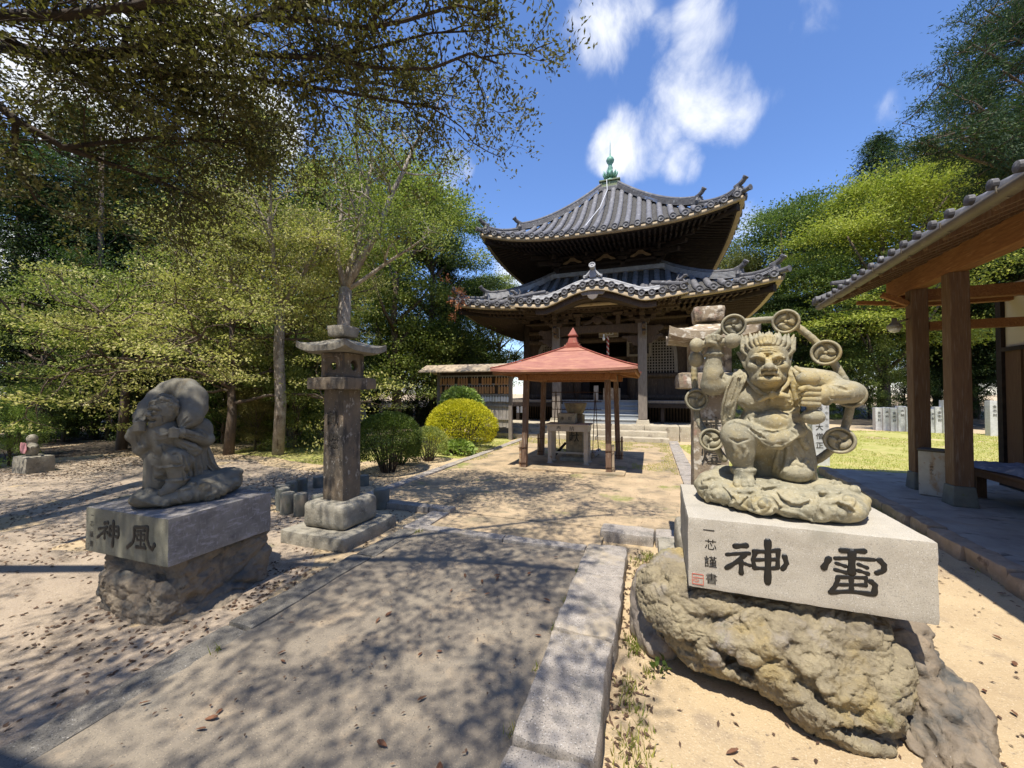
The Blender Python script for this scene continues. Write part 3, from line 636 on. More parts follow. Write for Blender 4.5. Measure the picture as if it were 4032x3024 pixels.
Q = np.concatenate([r.uniform((1.3, .8), (3.1, 6.0), (420, 2)), r.uniform((-.2, .6), (1.7, 2.3), (150, 2)), r.uniform((1.2, 1.4), (2.4, 2.6), (260, 2))]); 
litter('leaf_litter', Q, .035, .014, 'litter_leaf', 'small dark leaf scraps on the sunny sand right of the boulder', 17)
Q = np.concatenate([r.uniform((-4, 4.6), (.5, 8.2), (700, 2)), r.uniform((-2.5, 1), (-.6, 3.9), (160, 2))])
litter('leaf_litter', Q, .022, .012, 'litter_leaf', 'tiny crumbs of leaves and twigs scattered over the path slabs', 18, zf=lambda P: 0 * P[:, 0] + .012, flat=.1)
Q = np.concatenate([r.uniform((-.22, 1.3), (.02, 4.3), (420, 2))]); litter('leaf_litter', Q, .035, .016, 'litter_leaf', 'brown leaves caught along the foot of the granite kerb', 19)
mb = MB()
def leaf_proto(L, W, name, material):
    pts = [(-.5, 0, .05), (-.25, .32, .16), (.1, .5, .2), (.38, .28, .12), (.5, 0, .02), (.38, -.28, .14), (.1, -.5, .2), (-.25, -.32, .12)]
    V = [(x * L, y * W, z * W) for x, y, z in pts] + [(-.25 * L, 0, .0), (.1 * L, 0, .0), (.36 * L, 0, .01)]
    F = [(0, 8, 1), (8, 9, 2, 1), (9, 10, 3, 2), (10, 4, 3), (4, 10, 5), (5, 10, 9, 6), (6, 9, 8, 7), (7, 8, 0)]
    me = bpy.data.meshes.new(name); me.from_pydata(V, [], F); me.update(); return me
FALL = [('path', 'reddish brown dead leaf lying on the near concrete path slab', 'dead leaves on the near path slab', 34, (-2.5, .9, -.65, 3.8), .012),
        ('sand', 'brown dead leaf lying on the sand in front of the right boulder', 'dead leaves on the sand by the boulder', 22, (-.1, 1.0, 1.9, 2.15), .0),
        ('right', 'dark curled leaf on the sunny sand between boulder and pavilion', 'dead leaves on the sunny sand', 26, (1.7, 2.0, 2.8, 5.2), .0)]
for k, lab, grp, cnt, (x0, y0, x1, y1), z0 in FALL:
    meR = leaf_proto(.062 if k != 'right' else .045, .026, 'fallen_leaf', None); meR.materials.append(MATS['dead_leaf'])
    for i in range(cnt):
        x, y = random.uniform(x0, x1), random.uniform(y0, y1)
        o = bpy.data.objects.new('fallen_leaf', meR); C.objects.link(o)
        o.location = (x, y, (z0 + .004 if k == 'path' else gz(x, y) + .012)); s_ = random.uniform(.6, 1.15)
        o.scale = (s_, s_ * random.uniform(.7, 1.1), s_); o.rotation_euler = (random.uniform(-.3, .3), random.uniform(-.2, .2), random.uniform(0, 6.28))
        tag(o, lab, 'dead leaf', grp)
# ---------------------------------------------------------------- the main hall
HX, HY = -1.80, 19.6
hall = thing('temple_hall', 'two roofed dark timber temple hall with grey tiles and a green bronze finial', 'temple hall', (HX, HY, 0))
def rot4(P, k):
    """front-face coordinates (x along the eave, y = distance from centre, front) turned to side k, put in the world"""
    P = np.asarray(P, float); x, y = P[..., 0], -P[..., 1]; a = k * PI / 2; c, s_ = round(math.cos(a)), round(math.sin(a))
    return np.stack([HX + x * c - y * s_, HY + x * s_ + y * c, P[..., 2]], -1)

def make_roof(name, b, rt, ze, zt, lift, nrow, skip=None, conc=.42):
    """square pyramidal roof of round cover tiles over pans; skip = half-width of front eave hidden under the porch"""
    def zf(x, r):
        t = np.clip((b - r) / (b - rt), -.1, 1); tt = np.maximum(t, 0)
        z = ze + (zt - ze) * ((1 - conc) * t + conc * tt ** 2.1)
        return z + lift * (np.abs(x) / b) ** 3.0 * np.clip(r / b, 0, 1.1) ** 3.0
    sp = 2 * b / nrow; xs_rows = (np.arange(nrow) - (nrow - 1) / 2) * sp
    tiles = NB(); base = NB(); discs = NB(); wood = NB(); board = NB(); rafters = NB(); soff = NB()
    for k in range(4):
        # pans
        cols = np.linspace(-b, b, nrow * 6 + 1); P = []
        for x in cols:
            x = float(np.clip(x, -b + .01, b - .01)); r0 = max(abs(x), rt); r = np.linspace(r0, b + .04, int((b - rt) / .07))
            ph = ((x + b) / sp) % 1.0; scal = -.05 * (1 - (2 * abs(ph - .5)) ** 2)
            saw = ((r % .22) / .22) * .028
            P.append(np.stack([np.full_like(r, x), r, zf(x, r) + scal + saw], -1))
        P = np.array(P); base.grid(rot4(P, k))
        # the lip of the pans along the eave
        E0 = P[:, -1].copy(); E1 = E0.copy(); E1[:, 2] -= .075; E2 = E1.copy(); E2[:, 1] -= .10
        base.grid(rot4(np.stack([E0, E1, E2], 1), k))
        for x in xs_rows:
            if k == 0 and skip and abs(x) < skip: r1 = b - .9
            else: r1 = b + .13
            r0 = max(abs(x) + .10, rt)
            if r0 > r1 - .12: continue
            n = max(3, int((r1 - r0) / .045)); r = np.linspace(r0, r1, n); z = zf(x, r) + .035
            rad = .100 + .018 * ((r % .32) / .32)
            th = np.linspace(-.15, PI + .15, 9)
            G = np.stack([x + rad[:, None] * np.cos(th), r[:, None] + 0 * th, z[:, None] + rad[:, None] * np.sin(th)], -1)
            tiles.grid(rot4(G, k), True)
            if r1 > b:
                # round eave tile with a raised rim
                zc = zf(x, r1) + .035; a = np.linspace(0, 2 * PI, 17)
                prof = [(.122, -.05), (.122, .02), (.100, .026), (.088, .006), (.045, .006), (.038, .022), (.001, .026)]
                G = np.stack([np.stack([x + q * np.cos(a), np.full_like(a, r1 + h), zc + q * np.sin(a)], -1) for q, h in prof])
                discs.grid(rot4(G, k), True)
        # eave boards following the curve
        xs = np.linspace(-b, b, 41)
        def edge(dr, dz, xx=xs, bb=b): return np.stack([xx * (bb + dr) / b, np.full_like(xx, bb + dr), zf(xx * (bb + dr) / b, np.minimum(bb, bb + dr)) + dz], -1)
        sidev = rot4(np.array([[0, 1., 0]]), k)[0] - rot4(np.array([[0, 0., 0]]), k)[0]
        wood.rail(rot4(edge(-.01, -.150), k), sidev, np.array([0, 0, 1.]), .16, .11)
        board.rail(rot4(edge(-.16, -.235), k), sidev, np.array([0, 0, 1.]), .14, .10)
        board.rail(rot4(edge(-.95, -.30), k), sidev, np.array([0, 0, 1.]), .14, .16)
        # soffit sheet and two tiers of rafters
        xi = np.linspace(-1, 1, 31); rr = np.linspace(0, 1, 8); rin = rt + .05 if rt > 1 else 2.1
        G = np.array([[(u * (rin + (b - .1 - rin) * w), rin + (b - .1 - rin) * w, zf(u * (rin + (b - .1 - rin) * w), b - .1) - .24 + .35 * (1 - w)) for w in rr] for u in xi])
        soff.grid(rot4(G, k))
        nr = int(2 * b / .19)
        for i in range(nr):
            x = (i - (nr - 1) / 2) * .19
            r_in = max(abs(x), rin)
            if r_in < b - .4:
                def zz(r): w = (r - rin) / (b - .1 - rin); return zf(x, b - .1) - .30 + .35 * (1 - w)
                for ra, rb, dz in ((max(r_in, b - 1.0), b - .16, 0.0), (r_in, max(r_in + .05, b - .88), -.09)):
                    if rb - ra < .1: continue
                    A = np.array([[x, ra, zz(ra) + dz], [x, rb, zz(rb) + dz]]); Wd = rot4(A, k)
                    sv = rot4(np.array([[1., 0, 0]]), k)[0] - rot4(np.array([[0, 0., 0]]), k)[0]
                    rafters.rail(Wd, sv, np.array([0, 0, 1.]), .075, .09)
        # hip rafter
        hp = np.array([[rin, rin, zf(b, b) - .34 - .05], [b - .12, b - .12, zf(b, b) - .40]]); d = rot4(hp, k); v = d[1] - d[0]; sv = np.cross(v, [0, 0, 1]); sv /= np.linalg.norm(sv)
        board.rail(d, sv, np.array([0, 0, 1.]), .17, .22)
    o = base.build(name, 'pan_tile', hall); tiles.build('cover_tiles', 'roof_tile', hall, True); discs.build('eave_tile_ends', 'roof_ridge_tile', hall)
    wood.build('eave_board', 'eave_paint', hall); board.build('eave_beams', 'dark_timber', hall); soff.build('soffit', 'dark_timber', hall); rafters.build('rafters', 'old_timber' if ze < 6 else 'dark_timber', hall)
    # hip ridges: a stack of flat ridge tiles with round capping, in two lengths, each ending in an upswept finial tile
    for k in range(4):
        rd = NB(); cap = NB(); mb = MB()
        diag = (rot4(np.array([[1., 1., 0]]), k)[0] - rot4(np.array([[0, 0., 0]]), k)[0]); diag /= np.linalg.norm(diag); perp = np.cross(diag, [0, 0, 1])
        def hip(r): return zf(r, r)
        for r_a, r_b, hh, up_ in ((rt, rt + (b - rt) * .72, .24, .10), (rt + (b - rt) * .69, b - .10, .13, .12)):
            r = np.linspace(r_a, r_b, 26); w = np.linspace(0, 1, 26) ** 5
            zb = hip(r) + up_ * w
            for j in range(int(hh / .045)):
                pth = rot4(np.stack([r, r, zb + .04 + j * .047], -1), k); rd.rail(pth, perp, np.array([0, 0, 1.]), .25 - .012 * j, .034)
            pth = rot4(np.stack([r, r, zb + .05 + hh], -1), k)
            m2 = MB(); m2.tube([tuple(q) for q in pth], .075, 8); cap.add(np.array(m2.v), np.array([f for f in m2.f if len(f) == 4]))
            end = Vector(pth[-1]); dv = Vector(diag)
            # demon-face end tile, its side scrolls and the horn that sweeps up
            mb.rbox(end + dv * .02 - Vector((0, 0, .14)), (.06, .34, .34), math.atan2(diag[1], diag[0]))
            for sgn in (-1, 1):
                mb.tube([end + Vector(perp) * (.13 * sgn) + dv * .05 - Vector((0, 0, .30)), end + Vector(perp) * (.20 * sgn) + dv * .06 - Vector((0, 0, .20)), end + Vector(perp) * (.15 * sgn) + dv * .05 - Vector((0, 0, .08))], [.05, .06, .03], 7)
            mb.lathe(end + dv * .03 - Vector((0, 0, .16)), [(.10, 0), (.10, .04), (.07, .06), (.0, .075)], 10, dv)
            h0 = end + Vector((0, 0, .03)); horn = [h0 - dv * .15, h0 + dv * .02 + Vector((0, 0, .03)), h0 + dv * .14 + Vector((0, 0, .09)), h0 + dv * .23 + Vector((0, 0, .18))]
            mb.tube(horn, [.075, .08, .08, .08], 9)
            ax = (horn[-1] - horn[-2]).normalized(); mb.lathe(horn[-1], [(.095, -.02), (.095, .035), (.07, .042), (.055, .03), (.001, .035)], 14, ax)
        # corner eave tile sticking out beyond the hip
        cz = Vector(rot4(np.array([[b, b, float(hip(b)) + .03]]), k)[0]); mb.tube([cz - Vector(diag) * .3, cz + Vector(diag) * .24 + Vector((0, 0, .05))], .085, 10)
        mb.lathe(cz + Vector(diag) * .24 + Vector((0, 0, .05)), [(.10, 0), (.10, .03), (.06, .03), (.001, .03)], 12, Vector(diag))
        ro = rd.build('hip_ridge', 'pale_tile' if ze < 6 else 'roof_ridge_tile', hall); 
        c2 = cap.build('ridge_cap', 'roof_ridge_tile', ro, True); m3 = mb.build('ridge_end', 'roof_ridge_tile', ro)
    return zf
Z_LOW = make_roof('lower_roof', 5.59, 2.25, 4.86, 6.75, .38, 27, skip=2.75)
Z_UP = make_roof('upper_roof', 4.77, .42, 7.72, 11.35, .55, 24, conc=.40)
# flat band of ridge tiles where the lower roof meets the upper storey
nb = NB()
for k in range(4):
    for j in range(4):
        pth = rot4(np.array([[-2.45, 2.40 - .02 * j, 6.72 + .05 * j], [2.45, 2.40 - .02 * j, 6.72 + .05 * j]]), k)
        sv = rot4(np.array([[0, 1., 0]]), k)[0] - rot4(np.array([[0, 0., 0]]), k)[0]; nb.rail(pth, sv, np.array([0, 0, 1.]), .28, .036)
nb.build('ridge_band', 'pale_tile', hall)

# finial
c = Vector((HX, HY, 11.32)); mb = MB()
mb.box(c.x - .52, c.x + .52, c.y - .52, c.y + .52, 11.28, 11.50); fin = mb.build('roof_ridge_cap', 'roof_ridge_tile', hall, bevel=.02)
mb = MB(); mb.rbox(c + Vector((0, 0, .33)), (.86, .86, .24)); mb.rbox(c + Vector((0, 0, .50)), (.99, .99, .07)); mb.rbox(c + Vector((0, 0, .205)), (.93, .93, .05))
for q in range(4):
    a = q * PI / 2; d = Vector((math.cos(a), math.sin(a), 0)); 
    for t_ in (-.24, 0.0, .24): mb.rbox(c + d * .435 + Vector((-d.y, d.x, 0)) * t_ * 1.6 + Vector((0, 0, .33)), (.05, .05, .22), a)
fb = mb.build('finial_box', 'patina_ochre', hall, bevel=.01)
mb = MB(); mb.lathe(c, [(.30, .53), (.29, .62), (.22, .72), (.10, .78), (.08, .84)], 24)
for j in range(10):
    a = j * 2 * PI / 10; d = Vector((math.cos(a), math.sin(a), 0)); 
    mb.tube([c + d * .10 + Vector((0, 0, .82)), c + d * .25 + Vector((0, 0, .86)), c + d * .31 + Vector((0, 0, 1.0)), c + d * .36 + Vector((0, 0, 1.10))], [.05, .075, .06, .012], 6)
mb.lathe(c, [(.08, .84), (.17, .90), (.20, 1.02), (.12, 1.10), (.10, 1.2), (.13, 1.3), (.09, 1.42), (.10, 1.5), (.17, 1.60), (.20, 1.70), (.15, 1.82), (.06, 1.88), (.03, 1.98), (.02, 2.1), (.012, 2.55), (.001, 2.75)], 18)
mb.build('finial', 'bronze_patina', hall, True)
mb = MB(); p = [Vector((c.x - .12, c.y - .55, 11.8)), Vector((c.x - .02, c.y - 1.3, 10.9)), Vector((c.x - .2, c.y - 2.6, 9.55)), Vector((c.x - .5, c.y - 4.7, 7.95))]; mb.tube(p, .012, 5); mb.build('lightning_wire', 'white_paper', hall)

# upper storey: walls, columns, stepped brackets
mb = MB(); mb.box(HX - 2.12, HX + 2.12, HY - 2.12, HY + 2.12, 6.5, 8.6); mb.build('upper_wall', 'dark_timber', hall)
for k in range(4):
    mb = MB(); nb = NB()
    sx = rot4(np.array([[1., 0, 0]]), k)[0] - rot4(np.array([[0, 0., 0]]), k)[0]; sy = rot4(np.array([[0, 1., 0]]), k)[0] - rot4(np.array([[0, 0., 0]]), k)[0]
    for r_, z_, w_, h_ in ((2.22, 6.98, .16, .16), (2.24, 7.22, .2, .10), (2.34, 7.62, .14, .14), (2.62, 7.80, .14, .14), (2.95, 7.98, .16, .16), (2.2, 7.42, .10, .10)):
        nb.rail(rot4(np.array([[-r_, r_, z_], [r_, r_, z_]]), k), sy, np.array([0, 0, 1.]), w_, h_)
    nb.build('bracket_beam', 'dark_timber', hall)
    ang = k * PI / 2
    def put(x, r, z, sx_, sr, sz, top=1.0, m_=None): (m_ or mb).rbox(Vector(rot4(np.array([[x, r, z]]), k)[0]), (sx_, sr, sz), ang, 0, top)
    for x in (-2.16, -.72, .72, 2.16):
        put(x, 2.24, 6.9, .2, .2, .75); put(x, 2.26, 7.32, .34, .3, .14, 1.25)
        for j, (dr, z) in enumerate(((.12, 7.45), (.40, 7.62), (.70, 7.80))):
            put(x, 2.24 + dr / 2 + .08, z, .12, .35 + dr, .12)
            put(x, 2.24 + dr + .1, z + .02, .62 - .1 * j, .12, .10)
            for q in (-1, 0, 1): put(x + q * (.25 - .04 * j), 2.24 + dr + .1, z + .11, .13, .14, .08, 1.25)
        # carved noses sloping out below the eave
        for dr, z in ((.95, 7.55), (1.15, 7.78)):
            a = Vector(rot4(np.array([[x, 2.2, z + .12]]), k)[0]); b_ = Vector(rot4(np.array([[x, 2.2 + dr, z - .12]]), k)[0]); mb.beam(a, b_, .11, .15)
    mb.build('bracket_set', 'dark_timber', hall, bevel=.008, seg=1)
    mb = MB()
    for x in (-1.44, 0, 1.44):   # frog-leg struts between the bracket sets
        poly = [(-.42, 0), (-.40, .05), (-.2, .15), (-.08, .26), (.08, .26), (.2, .15), (.40, .05), (.42, 0), (.25, 0), (.1, .1), (-.1, .1), (-.25, 0)]
        mb.prism(poly, rot4(np.array([[x, 2.36, 7.30]]), k)[0], sx, (0, 0, 1), Vector(sy) * .07)
    mb.build('frog_leg_strut', 'ochre_timber' if k == 0 else 'dark_timber', hall)
    # corner noses along the diagonal
    mb = MB(); dg = (rot4(np.array([[1., 1., 0]]), k)[0] - rot4(np.array([[0, 0., 0]]), k)[0])
    o_ = Vector((HX, HY, 0))
    for r_, z in ((2.9, 7.38), (3.15, 7.60), (3.4, 7.80)): mb.beam(o_ + Vector(dg) * 2.1 + Vector((0, 0, z + .1)), o_ + Vector(dg) * r_ + Vector((0, 0, z - .1)), .15, .17)
    mb.build('corner_bracket', 'dark_timber', hall, bevel=.01, seg=1)

# lower storey
H0 = .45; VF = 1.28
mb = MB(); mb.box(HX - 3.15, HX - 1.05, HY - 3.2, HY + 3.2, VF, 5.6); mb.box(HX + 1.05, HX + 3.15, HY - 3.2, HY + 3.2, VF, 5.6)
mb.box(HX - 1.05, HX + 1.05, HY - 3.2, HY + 3.2, 3.75, 5.6); mb.box(HX - 1.05, HX + 1.05, HY - 1.2, HY + 3.2, VF, 3.75); mb.build('wall', 'old_timber', hall)
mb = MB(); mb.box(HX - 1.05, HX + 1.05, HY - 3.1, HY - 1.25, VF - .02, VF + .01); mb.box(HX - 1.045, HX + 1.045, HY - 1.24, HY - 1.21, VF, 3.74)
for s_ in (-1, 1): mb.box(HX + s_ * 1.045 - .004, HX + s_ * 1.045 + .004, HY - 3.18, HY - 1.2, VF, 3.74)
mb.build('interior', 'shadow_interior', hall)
for k in range(4):
    for x in (-3.27, -1.09, 1.09) if k else (-3.27, -1.09, 1.09, 3.27):
        if k == 3 and x == -3.27: continue
        p = rot4(np.array([[x, 3.27, 0]]), k)[0]; mb = MB(); mb.lathe((p[0], p[1], 0), [(.17, H0), (.165, 2.5), (.16, 4.55)], 14); mb.build('column', 'old_timber', hall, True)
for k in range(4):
    nb = NB(); sy = rot4(np.array([[0, 1., 0]]), k)[0] - rot4(np.array([[0, 0., 0]]), k)[0]
    for r_, z_, w_, h_ in ((3.30, VF + .10, .16, .2), (3.30, 2.25, .10, .16), (3.32, 3.72, .14, .2), (3.32, 4.12, .14, .16), (3.30, 4.5, .3, .10), (3.55, 4.78, .14, .14), (3.9, 4.95, .14, .14)):
        if k == 0 and z_ == 2.25:
            for a_, b_ in ((-3.1, -1.1), (1.1, 3.1)): nb.rail(rot4(np.array([[a_, r_, z_], [b_, r_, z_]]), k), sy, np.array([0, 0, 1.]), w_, h_)
        else: nb.rail(rot4(np.array([[-r_, r_, z_], [r_, r_, z_]]), k), sy, np.array([0, 0, 1.]), w_, h_)
    nb.build('wall_beam', 'old_timber', hall)
    mb = MB(); ang = k * PI / 2
    for x in (-3.27, -2.18, -1.09, 0, 1.09, 2.18, 3.27):
        def put(x, r, z, a_, b_, c_, top=1.0): mb.rbox(Vector(rot4(np.array([[x, r, z]]), k)[0]), (a_, b_, c_), ang, 0, top)
        put(x, 3.3, 4.61, .3, .3, .12, 1.2); put(x, 3.5, 4.70, .12, .6, .11); put(x, 3.45, 4.72, .7, .11, .10)
        for q in (-1, 0, 1): put(x + q * .28, 3.5, 4.81, .13, .14, .08, 1.2)
    mb.build('bracket_set', 'old_timber', hall, bevel=.008, seg=1)
# front bays: windows with pointed frames and lattice, board panels, plaques
def lattice(parent, x0, x1, z0, z1, y, nx, nz, w, mname='dark_timber'):
    mb = MB()
    for i in range(nx + 1): x = x0 + (x1 - x0) * i / nx; mb.box(x - w / 2, x + w / 2, y - .02, y + .02, z0, z1)
    for i in range(nz + 1): z = z0 + (z1 - z0) * i / nz; mb.box(x0, x1, y - .028, y + .012, z - w / 2, z + w / 2)
    return mb.build('lattice', mname, parent)
YF = HY - 3.27
for s_ in (-1, 1):
    cx = HX + s_ * 2.18
    mb = MB(); out = [(-.62, 0), (-.60, .7), (-.56, 1.05), (-.42, 1.30), (-.2, 1.42), (0, 1.56), (.2, 1.42), (.42, 1.30), (.56, 1.05), (.60, .7), (.62, 0)]
    inn = [(x * .80, z * .88 if z else 0) for x, z in out]
    for i in range(10):
        mb.prism([out[i], out[i + 1], inn[i + 1], inn[i]], (cx, YF - .04, 2.35), (1, 0, 0), (0, 0, 1), (0, .10, 0))
    w_ = mb.build('window', 'grey_post', hall)
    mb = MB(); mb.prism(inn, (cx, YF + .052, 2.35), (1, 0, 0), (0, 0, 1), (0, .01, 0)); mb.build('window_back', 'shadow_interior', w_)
    mb = MB()
    for i in range(-4, 5):
        x = i * .105; top = np.interp(abs(x), [0, .16, .34, .45, .50], [1.37, 1.25, 1.14, .92, 0]); mb.box(cx + x - .02, cx + x + .02, YF + .0, YF + .04, 2.35, 2.35 + top)
    for j in range(1, 12):
        z = j * .11; hw = np.interp(z, [0, .6, .92, 1.14, 1.25, 1.37], [.5, .48, .45, .34, .16, .01]); mb.box(cx - hw, cx + hw, YF - .006, YF + .034, 2.35 + z - .018, 2.35 + z + .018)
    mb.build('lattice', 'grey_post', w_)
    mb = MB()
    for i in range(7): mb.box(cx - .92 + i * .266, cx - .92 + i * .266 + .255, YF + .005, YF + .04, VF + .2, 2.17)
    mb.box(cx - .97, cx - .55, YF - .02, YF + .03, 3.0, 3.1) if s_ < 0 else None
    mb.build('panel_boards', 'old_timber', hall)
    mb = MB()      # carved picture panel high beside the door, with its frame
    px = HX + s_ * 1.38
    for (a, b_, c_, d_) in ((-.46, -.36, 3.0, 3.62), (.36, .46, 3.0, 3.62), (-.36, .36, 3.0, 3.09), (-.36, .36, 3.53, 3.62)): mb.box(px + a, px + b_, YF - .23, YF - .15, c_, d_)
    fr = mb.build('carved_panel', 'grey_post', hall, bevel=.012)
    V, F = block_arrays(px - .355, px + .355, YF - .20, YF - .16, 3.095, 3.525, res=.02, amp=.03, rnd=.005, seed=5 + s_, nsc=14); np_mesh('carving', V, F, 'dark_timber', fr, True)
mb = MB()
for i in range(16): mb.box(HX - 3.08 + i * .12, HX - 3.08 + i * .12 + .06, YF - .03, YF + .01, 3.83, 4.04)
for i in range(16): mb.box(HX + 1.2 + i * .12, HX + 1.2 + i * .12 + .06, YF - .03, YF + .01, 3.83, 4.04)
mb.build('transom_bars', 'old_timber', hall)
dr = MB(); dr.box(HX - 1.05, HX + 1.05, YF + .02, YF + .08, 3.62, 3.74); dr.box(HX - 1.05, HX + 1.05, YF + .02, YF + .07, 2.90, 3.02); dr = dr.build('door_head', 'old_timber', hall)
lattice(dr, HX - 1.0, HX + 1.0, 2.2, 2.9, YF + .3, 20, 8, .03)
mb = MB(); mb.box(HX - 1.02, HX - .62, YF + .28, YF + .33, VF, 2.2); mb.box(HX + .62, HX + 1.02, YF + .28, YF + .33, VF, 2.2); mb.build('door_leaf', 'dark_timber', hall)
# plaque over the door
mb = MB(); mb.rbox((HX + .26, YF - .62, 3.93), (.72, .05, .34), 0, .25); pq = mb.build('name_plaque', 'pale_timber', hall, bevel=.01)
mb = MB(); 
for a, b_, c_, d_ in ((-.37, .37, -.19, -.155), (-.37, .37, .155, .19), (-.37, -.335, -.155, .155), (.335, .37, -.155, .155)):
    mb.rbox((HX + .26 + (a + b_) / 2, YF - .65, 3.93 + (c_ + d_) / 2), (b_ - a, .05, d_ - c_), 0, .25)
mb.build('plaque_frame', 'silver_board', pq)
mb = MB()
for a, b_, c_, d_, e_ in ((-.02, .02, -.10, .12, 0), (-.15, -.11, -.10, .05, 0), (.11, .15, -.10, .05, 0), (-.15, .15, -.11, -.07, 0)): mb.box(HX + .30 + a, HX + .30 + b_, YF - .672, YF - .655, 3.93 + c_, 3.93 + d_)
mb.build('lettering', 'white_paper', pq)

# veranda, its skirting slats, edge board and posts
mb = MB(); VE = 4.55
for a, b_ in ((-VE, -1.62), (1.62, VE)):
    mb.box(HX + a, HX + b_, HY - VE, HY - 3.2, VF - .10, VF)
mb.box(HX - 1.615, HX + 1.615, HY - VE + .35, HY - 3.2, VF - .10, VF)
for s_ in (-1, 1):
    x0, x1 = sorted((HX + s_ * 3.2, HX + s_ * VE)); mb.box(x0, x1, HY - 3.195, HY + VE, VF - .10, VF)
mb.box(HX - 3.19, HX + 3.19, HY + 3.2, HY + VE, VF - .1, VF)
mb.build('veranda', 'grey_post', hall, bevel=.006, seg=1)
mb = MB()
for a, b_ in ((-VE - .02, -1.63), (1.63, VE + .02)): mb.box(HX + a, HX + b_, HY - VE - .03, HY - VE + .08, VF - .26, VF - .102)
mb.box(HX - 1.7, HX - 1.63, HY - VE - .05, HY - VE + .05, H0, VF + .04); mb.box(HX + 1.63, HX + 1.70, HY - VE - .05, HY - VE + .05, H0, VF + .04)
for x in (-4.4, -3.3, -2.2, 2.2, 3.3, 4.4): mb.box(HX + x - .06, HX + x + .06, HY - VE + .05, HY - VE + .17, H0, VF - .262)
mb.build('veranda_edge', 'dark_timber', hall)
mb = MB()
for i in range(84): 
    x = HX - 4.45 + i * .107; mb.box(x, x + .05, HY - 3.6, HY - 3.57, H0, VF - .1)
mb.build('under_floor_slats', 'old_timber', hall)
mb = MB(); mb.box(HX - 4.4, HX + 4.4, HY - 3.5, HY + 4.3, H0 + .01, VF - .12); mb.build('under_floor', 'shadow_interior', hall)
# steps between the porch pillars
mb = MB(); n = 5
for i in range(n):
    z1 = H0 + (VF - H0) * (i + 1) / n; y0 = HY - VE - .62 + i * .235
    mb.box(HX - 1.50, HX + 1.60, y0, HY - VE + .34, z1 - (VF - H0) / n - .01 * (i > 0), z1 - .035); mb.box(HX - 1.54, HX + 1.64, y0 - .03, HY - VE + .34 - .002 * i, z1 - .034, z1)
mb.build('steps', 'step_board', hall, bevel=.006, seg=1)

# porch: two pillars, rainbow beam, carved noses, stacked brackets, curved gable
PY = 14.5
for s_ in (-1, 1):
    cx = HX + s_ * 1.54; mb = MB(); mb.rbox((cx, PY, 2.33), (.30, .30, 3.42)); pl = mb.build('porch_pillar', 'grey_post', hall, bevel=.025)
    mb = MB(); mb.rbox((cx, PY, .54), (.46, .46, .16), 0, 0, .86); mb.rbox((cx, PY, .42), (.72, .72, .10)); mb.build('pillar_base', 'podium_stone', pl, bevel=.015)
    mb = MB()
    for d_, sg in ((s_, 1), ):
        # carved cloud-shaped nose outward and a knee bracket inward
        nose = [(0, -.02), (.30, -.02), (.42, .05), (.36, .12), (.50, .16), (.56, .28), (.44, .36), (.30, .32), (0, .34)]
        mb.prism([(x * s_, z) for x, z in nose], (cx + s_ * .15, PY - .06, 3.60), (1, 0, 0), (0, 0, 1), (0, .12, 0))
        knee = [(0, 0), (.16, .04), (.22, .14), (.34, .16), (.38, .26), (.52, .30), (.54, .38), (0, .38)]
        mb.prism([(-x * s_, z) for x, z in knee], (cx - s_ * .15, PY - .05, 3.22), (1, 0, 0), (0, 0, 1), (0, .10, 0))
        mb.prism([(x * s_, z * .8) for x, z in knee], (cx + s_ * .15, PY - .05, 3.28), (1, 0, 0), (0, 0, 1), (0, .10, 0))
        mb.prism([(x, z) for x, z in nose], (cx, PY - .15, 3.62), (0, -1, 0), (0, 0, 1), (.12, 0, 0))
    mb.build('carved_nose', 'old_timber', pl, bevel=.012)
    mb = MB(); mb.rbox((cx, PY, 4.09), (.44, .44, .13), 0, 0, 1.15)
    for j, (w_, z) in enumerate(((.9, 4.19), (1.25, 4.38))):
        mb.rbox((cx, PY, z), (w_, .14, .11)); mb.rbox((cx, PY, z - .005), (.14, .75 + .2 * j, .11))
        for q in (-1, -.5, 0, .5, 1) if j else (-1, 0, 1): mb.rbox((cx + q * (w_ / 2 - .08), PY, z + .10), (.15, .18, .085), 0, 0, 1.2)
        for q in (-1, 1): mb.rbox((cx, PY + q * (.30 + .1 * j), z + .10), (.16, .16, .085), 0, 0, 1.2)
    mb.build('bracket_set', 'old_timber', pl, bevel=.008, seg=1)
mb = MB(); xs = np.linspace(-1.39, 1.39, 15); lowz = [3.66 + .10 * (1 - (abs(x) / 1.39) ** 3) for x in xs]
poly = [(x, z) for x, z in zip(xs, lowz)] + [(1.39, 4.02), (-1.39, 4.02)]
for i in range(14): mb.prism([(xs[i], lowz[i]), (xs[i + 1], lowz[i + 1]), (xs[i + 1], 4.02), (xs[i], 4.02)], (HX, PY - .10, 0), (1, 0, 0), (0, 0, 1), (0, .20, 0))
rb = mb.build('rainbow_beam', 'old_timber', hall)
mb = MB()     # frog-leg strut with a round carved boss, and small struts either side of it
mb.prism([(-.55, 0), (-.5, .10), (-.25, .22), (-.12, .36), (.12, .36), (.25, .22), (.5, .10), (.55, 0), (.35, .02), (.18, .12), (-.18, .12), (-.35, .02)], (HX, PY - .07, 4.03), (1, 0, 0), (0, 0, 1), (0, .12, 0))
mb.lathe((HX, PY - .09, 4.18), [(.14, 0), (.14, .03), (.09, .05), (.001, .055)], 14, (0, -1, 0))
for x in (-.72, .72): mb.rbox((HX + x, PY - .02, 4.20), (.16, .16, .34)); mb.rbox((HX + x, PY - .02, 4.42), (.30, .22, .10), 0, 0, 1.2)
mb.build('frog_leg_strut', 'old_timber', hall, bevel=.008, seg=1)
mb = MB()
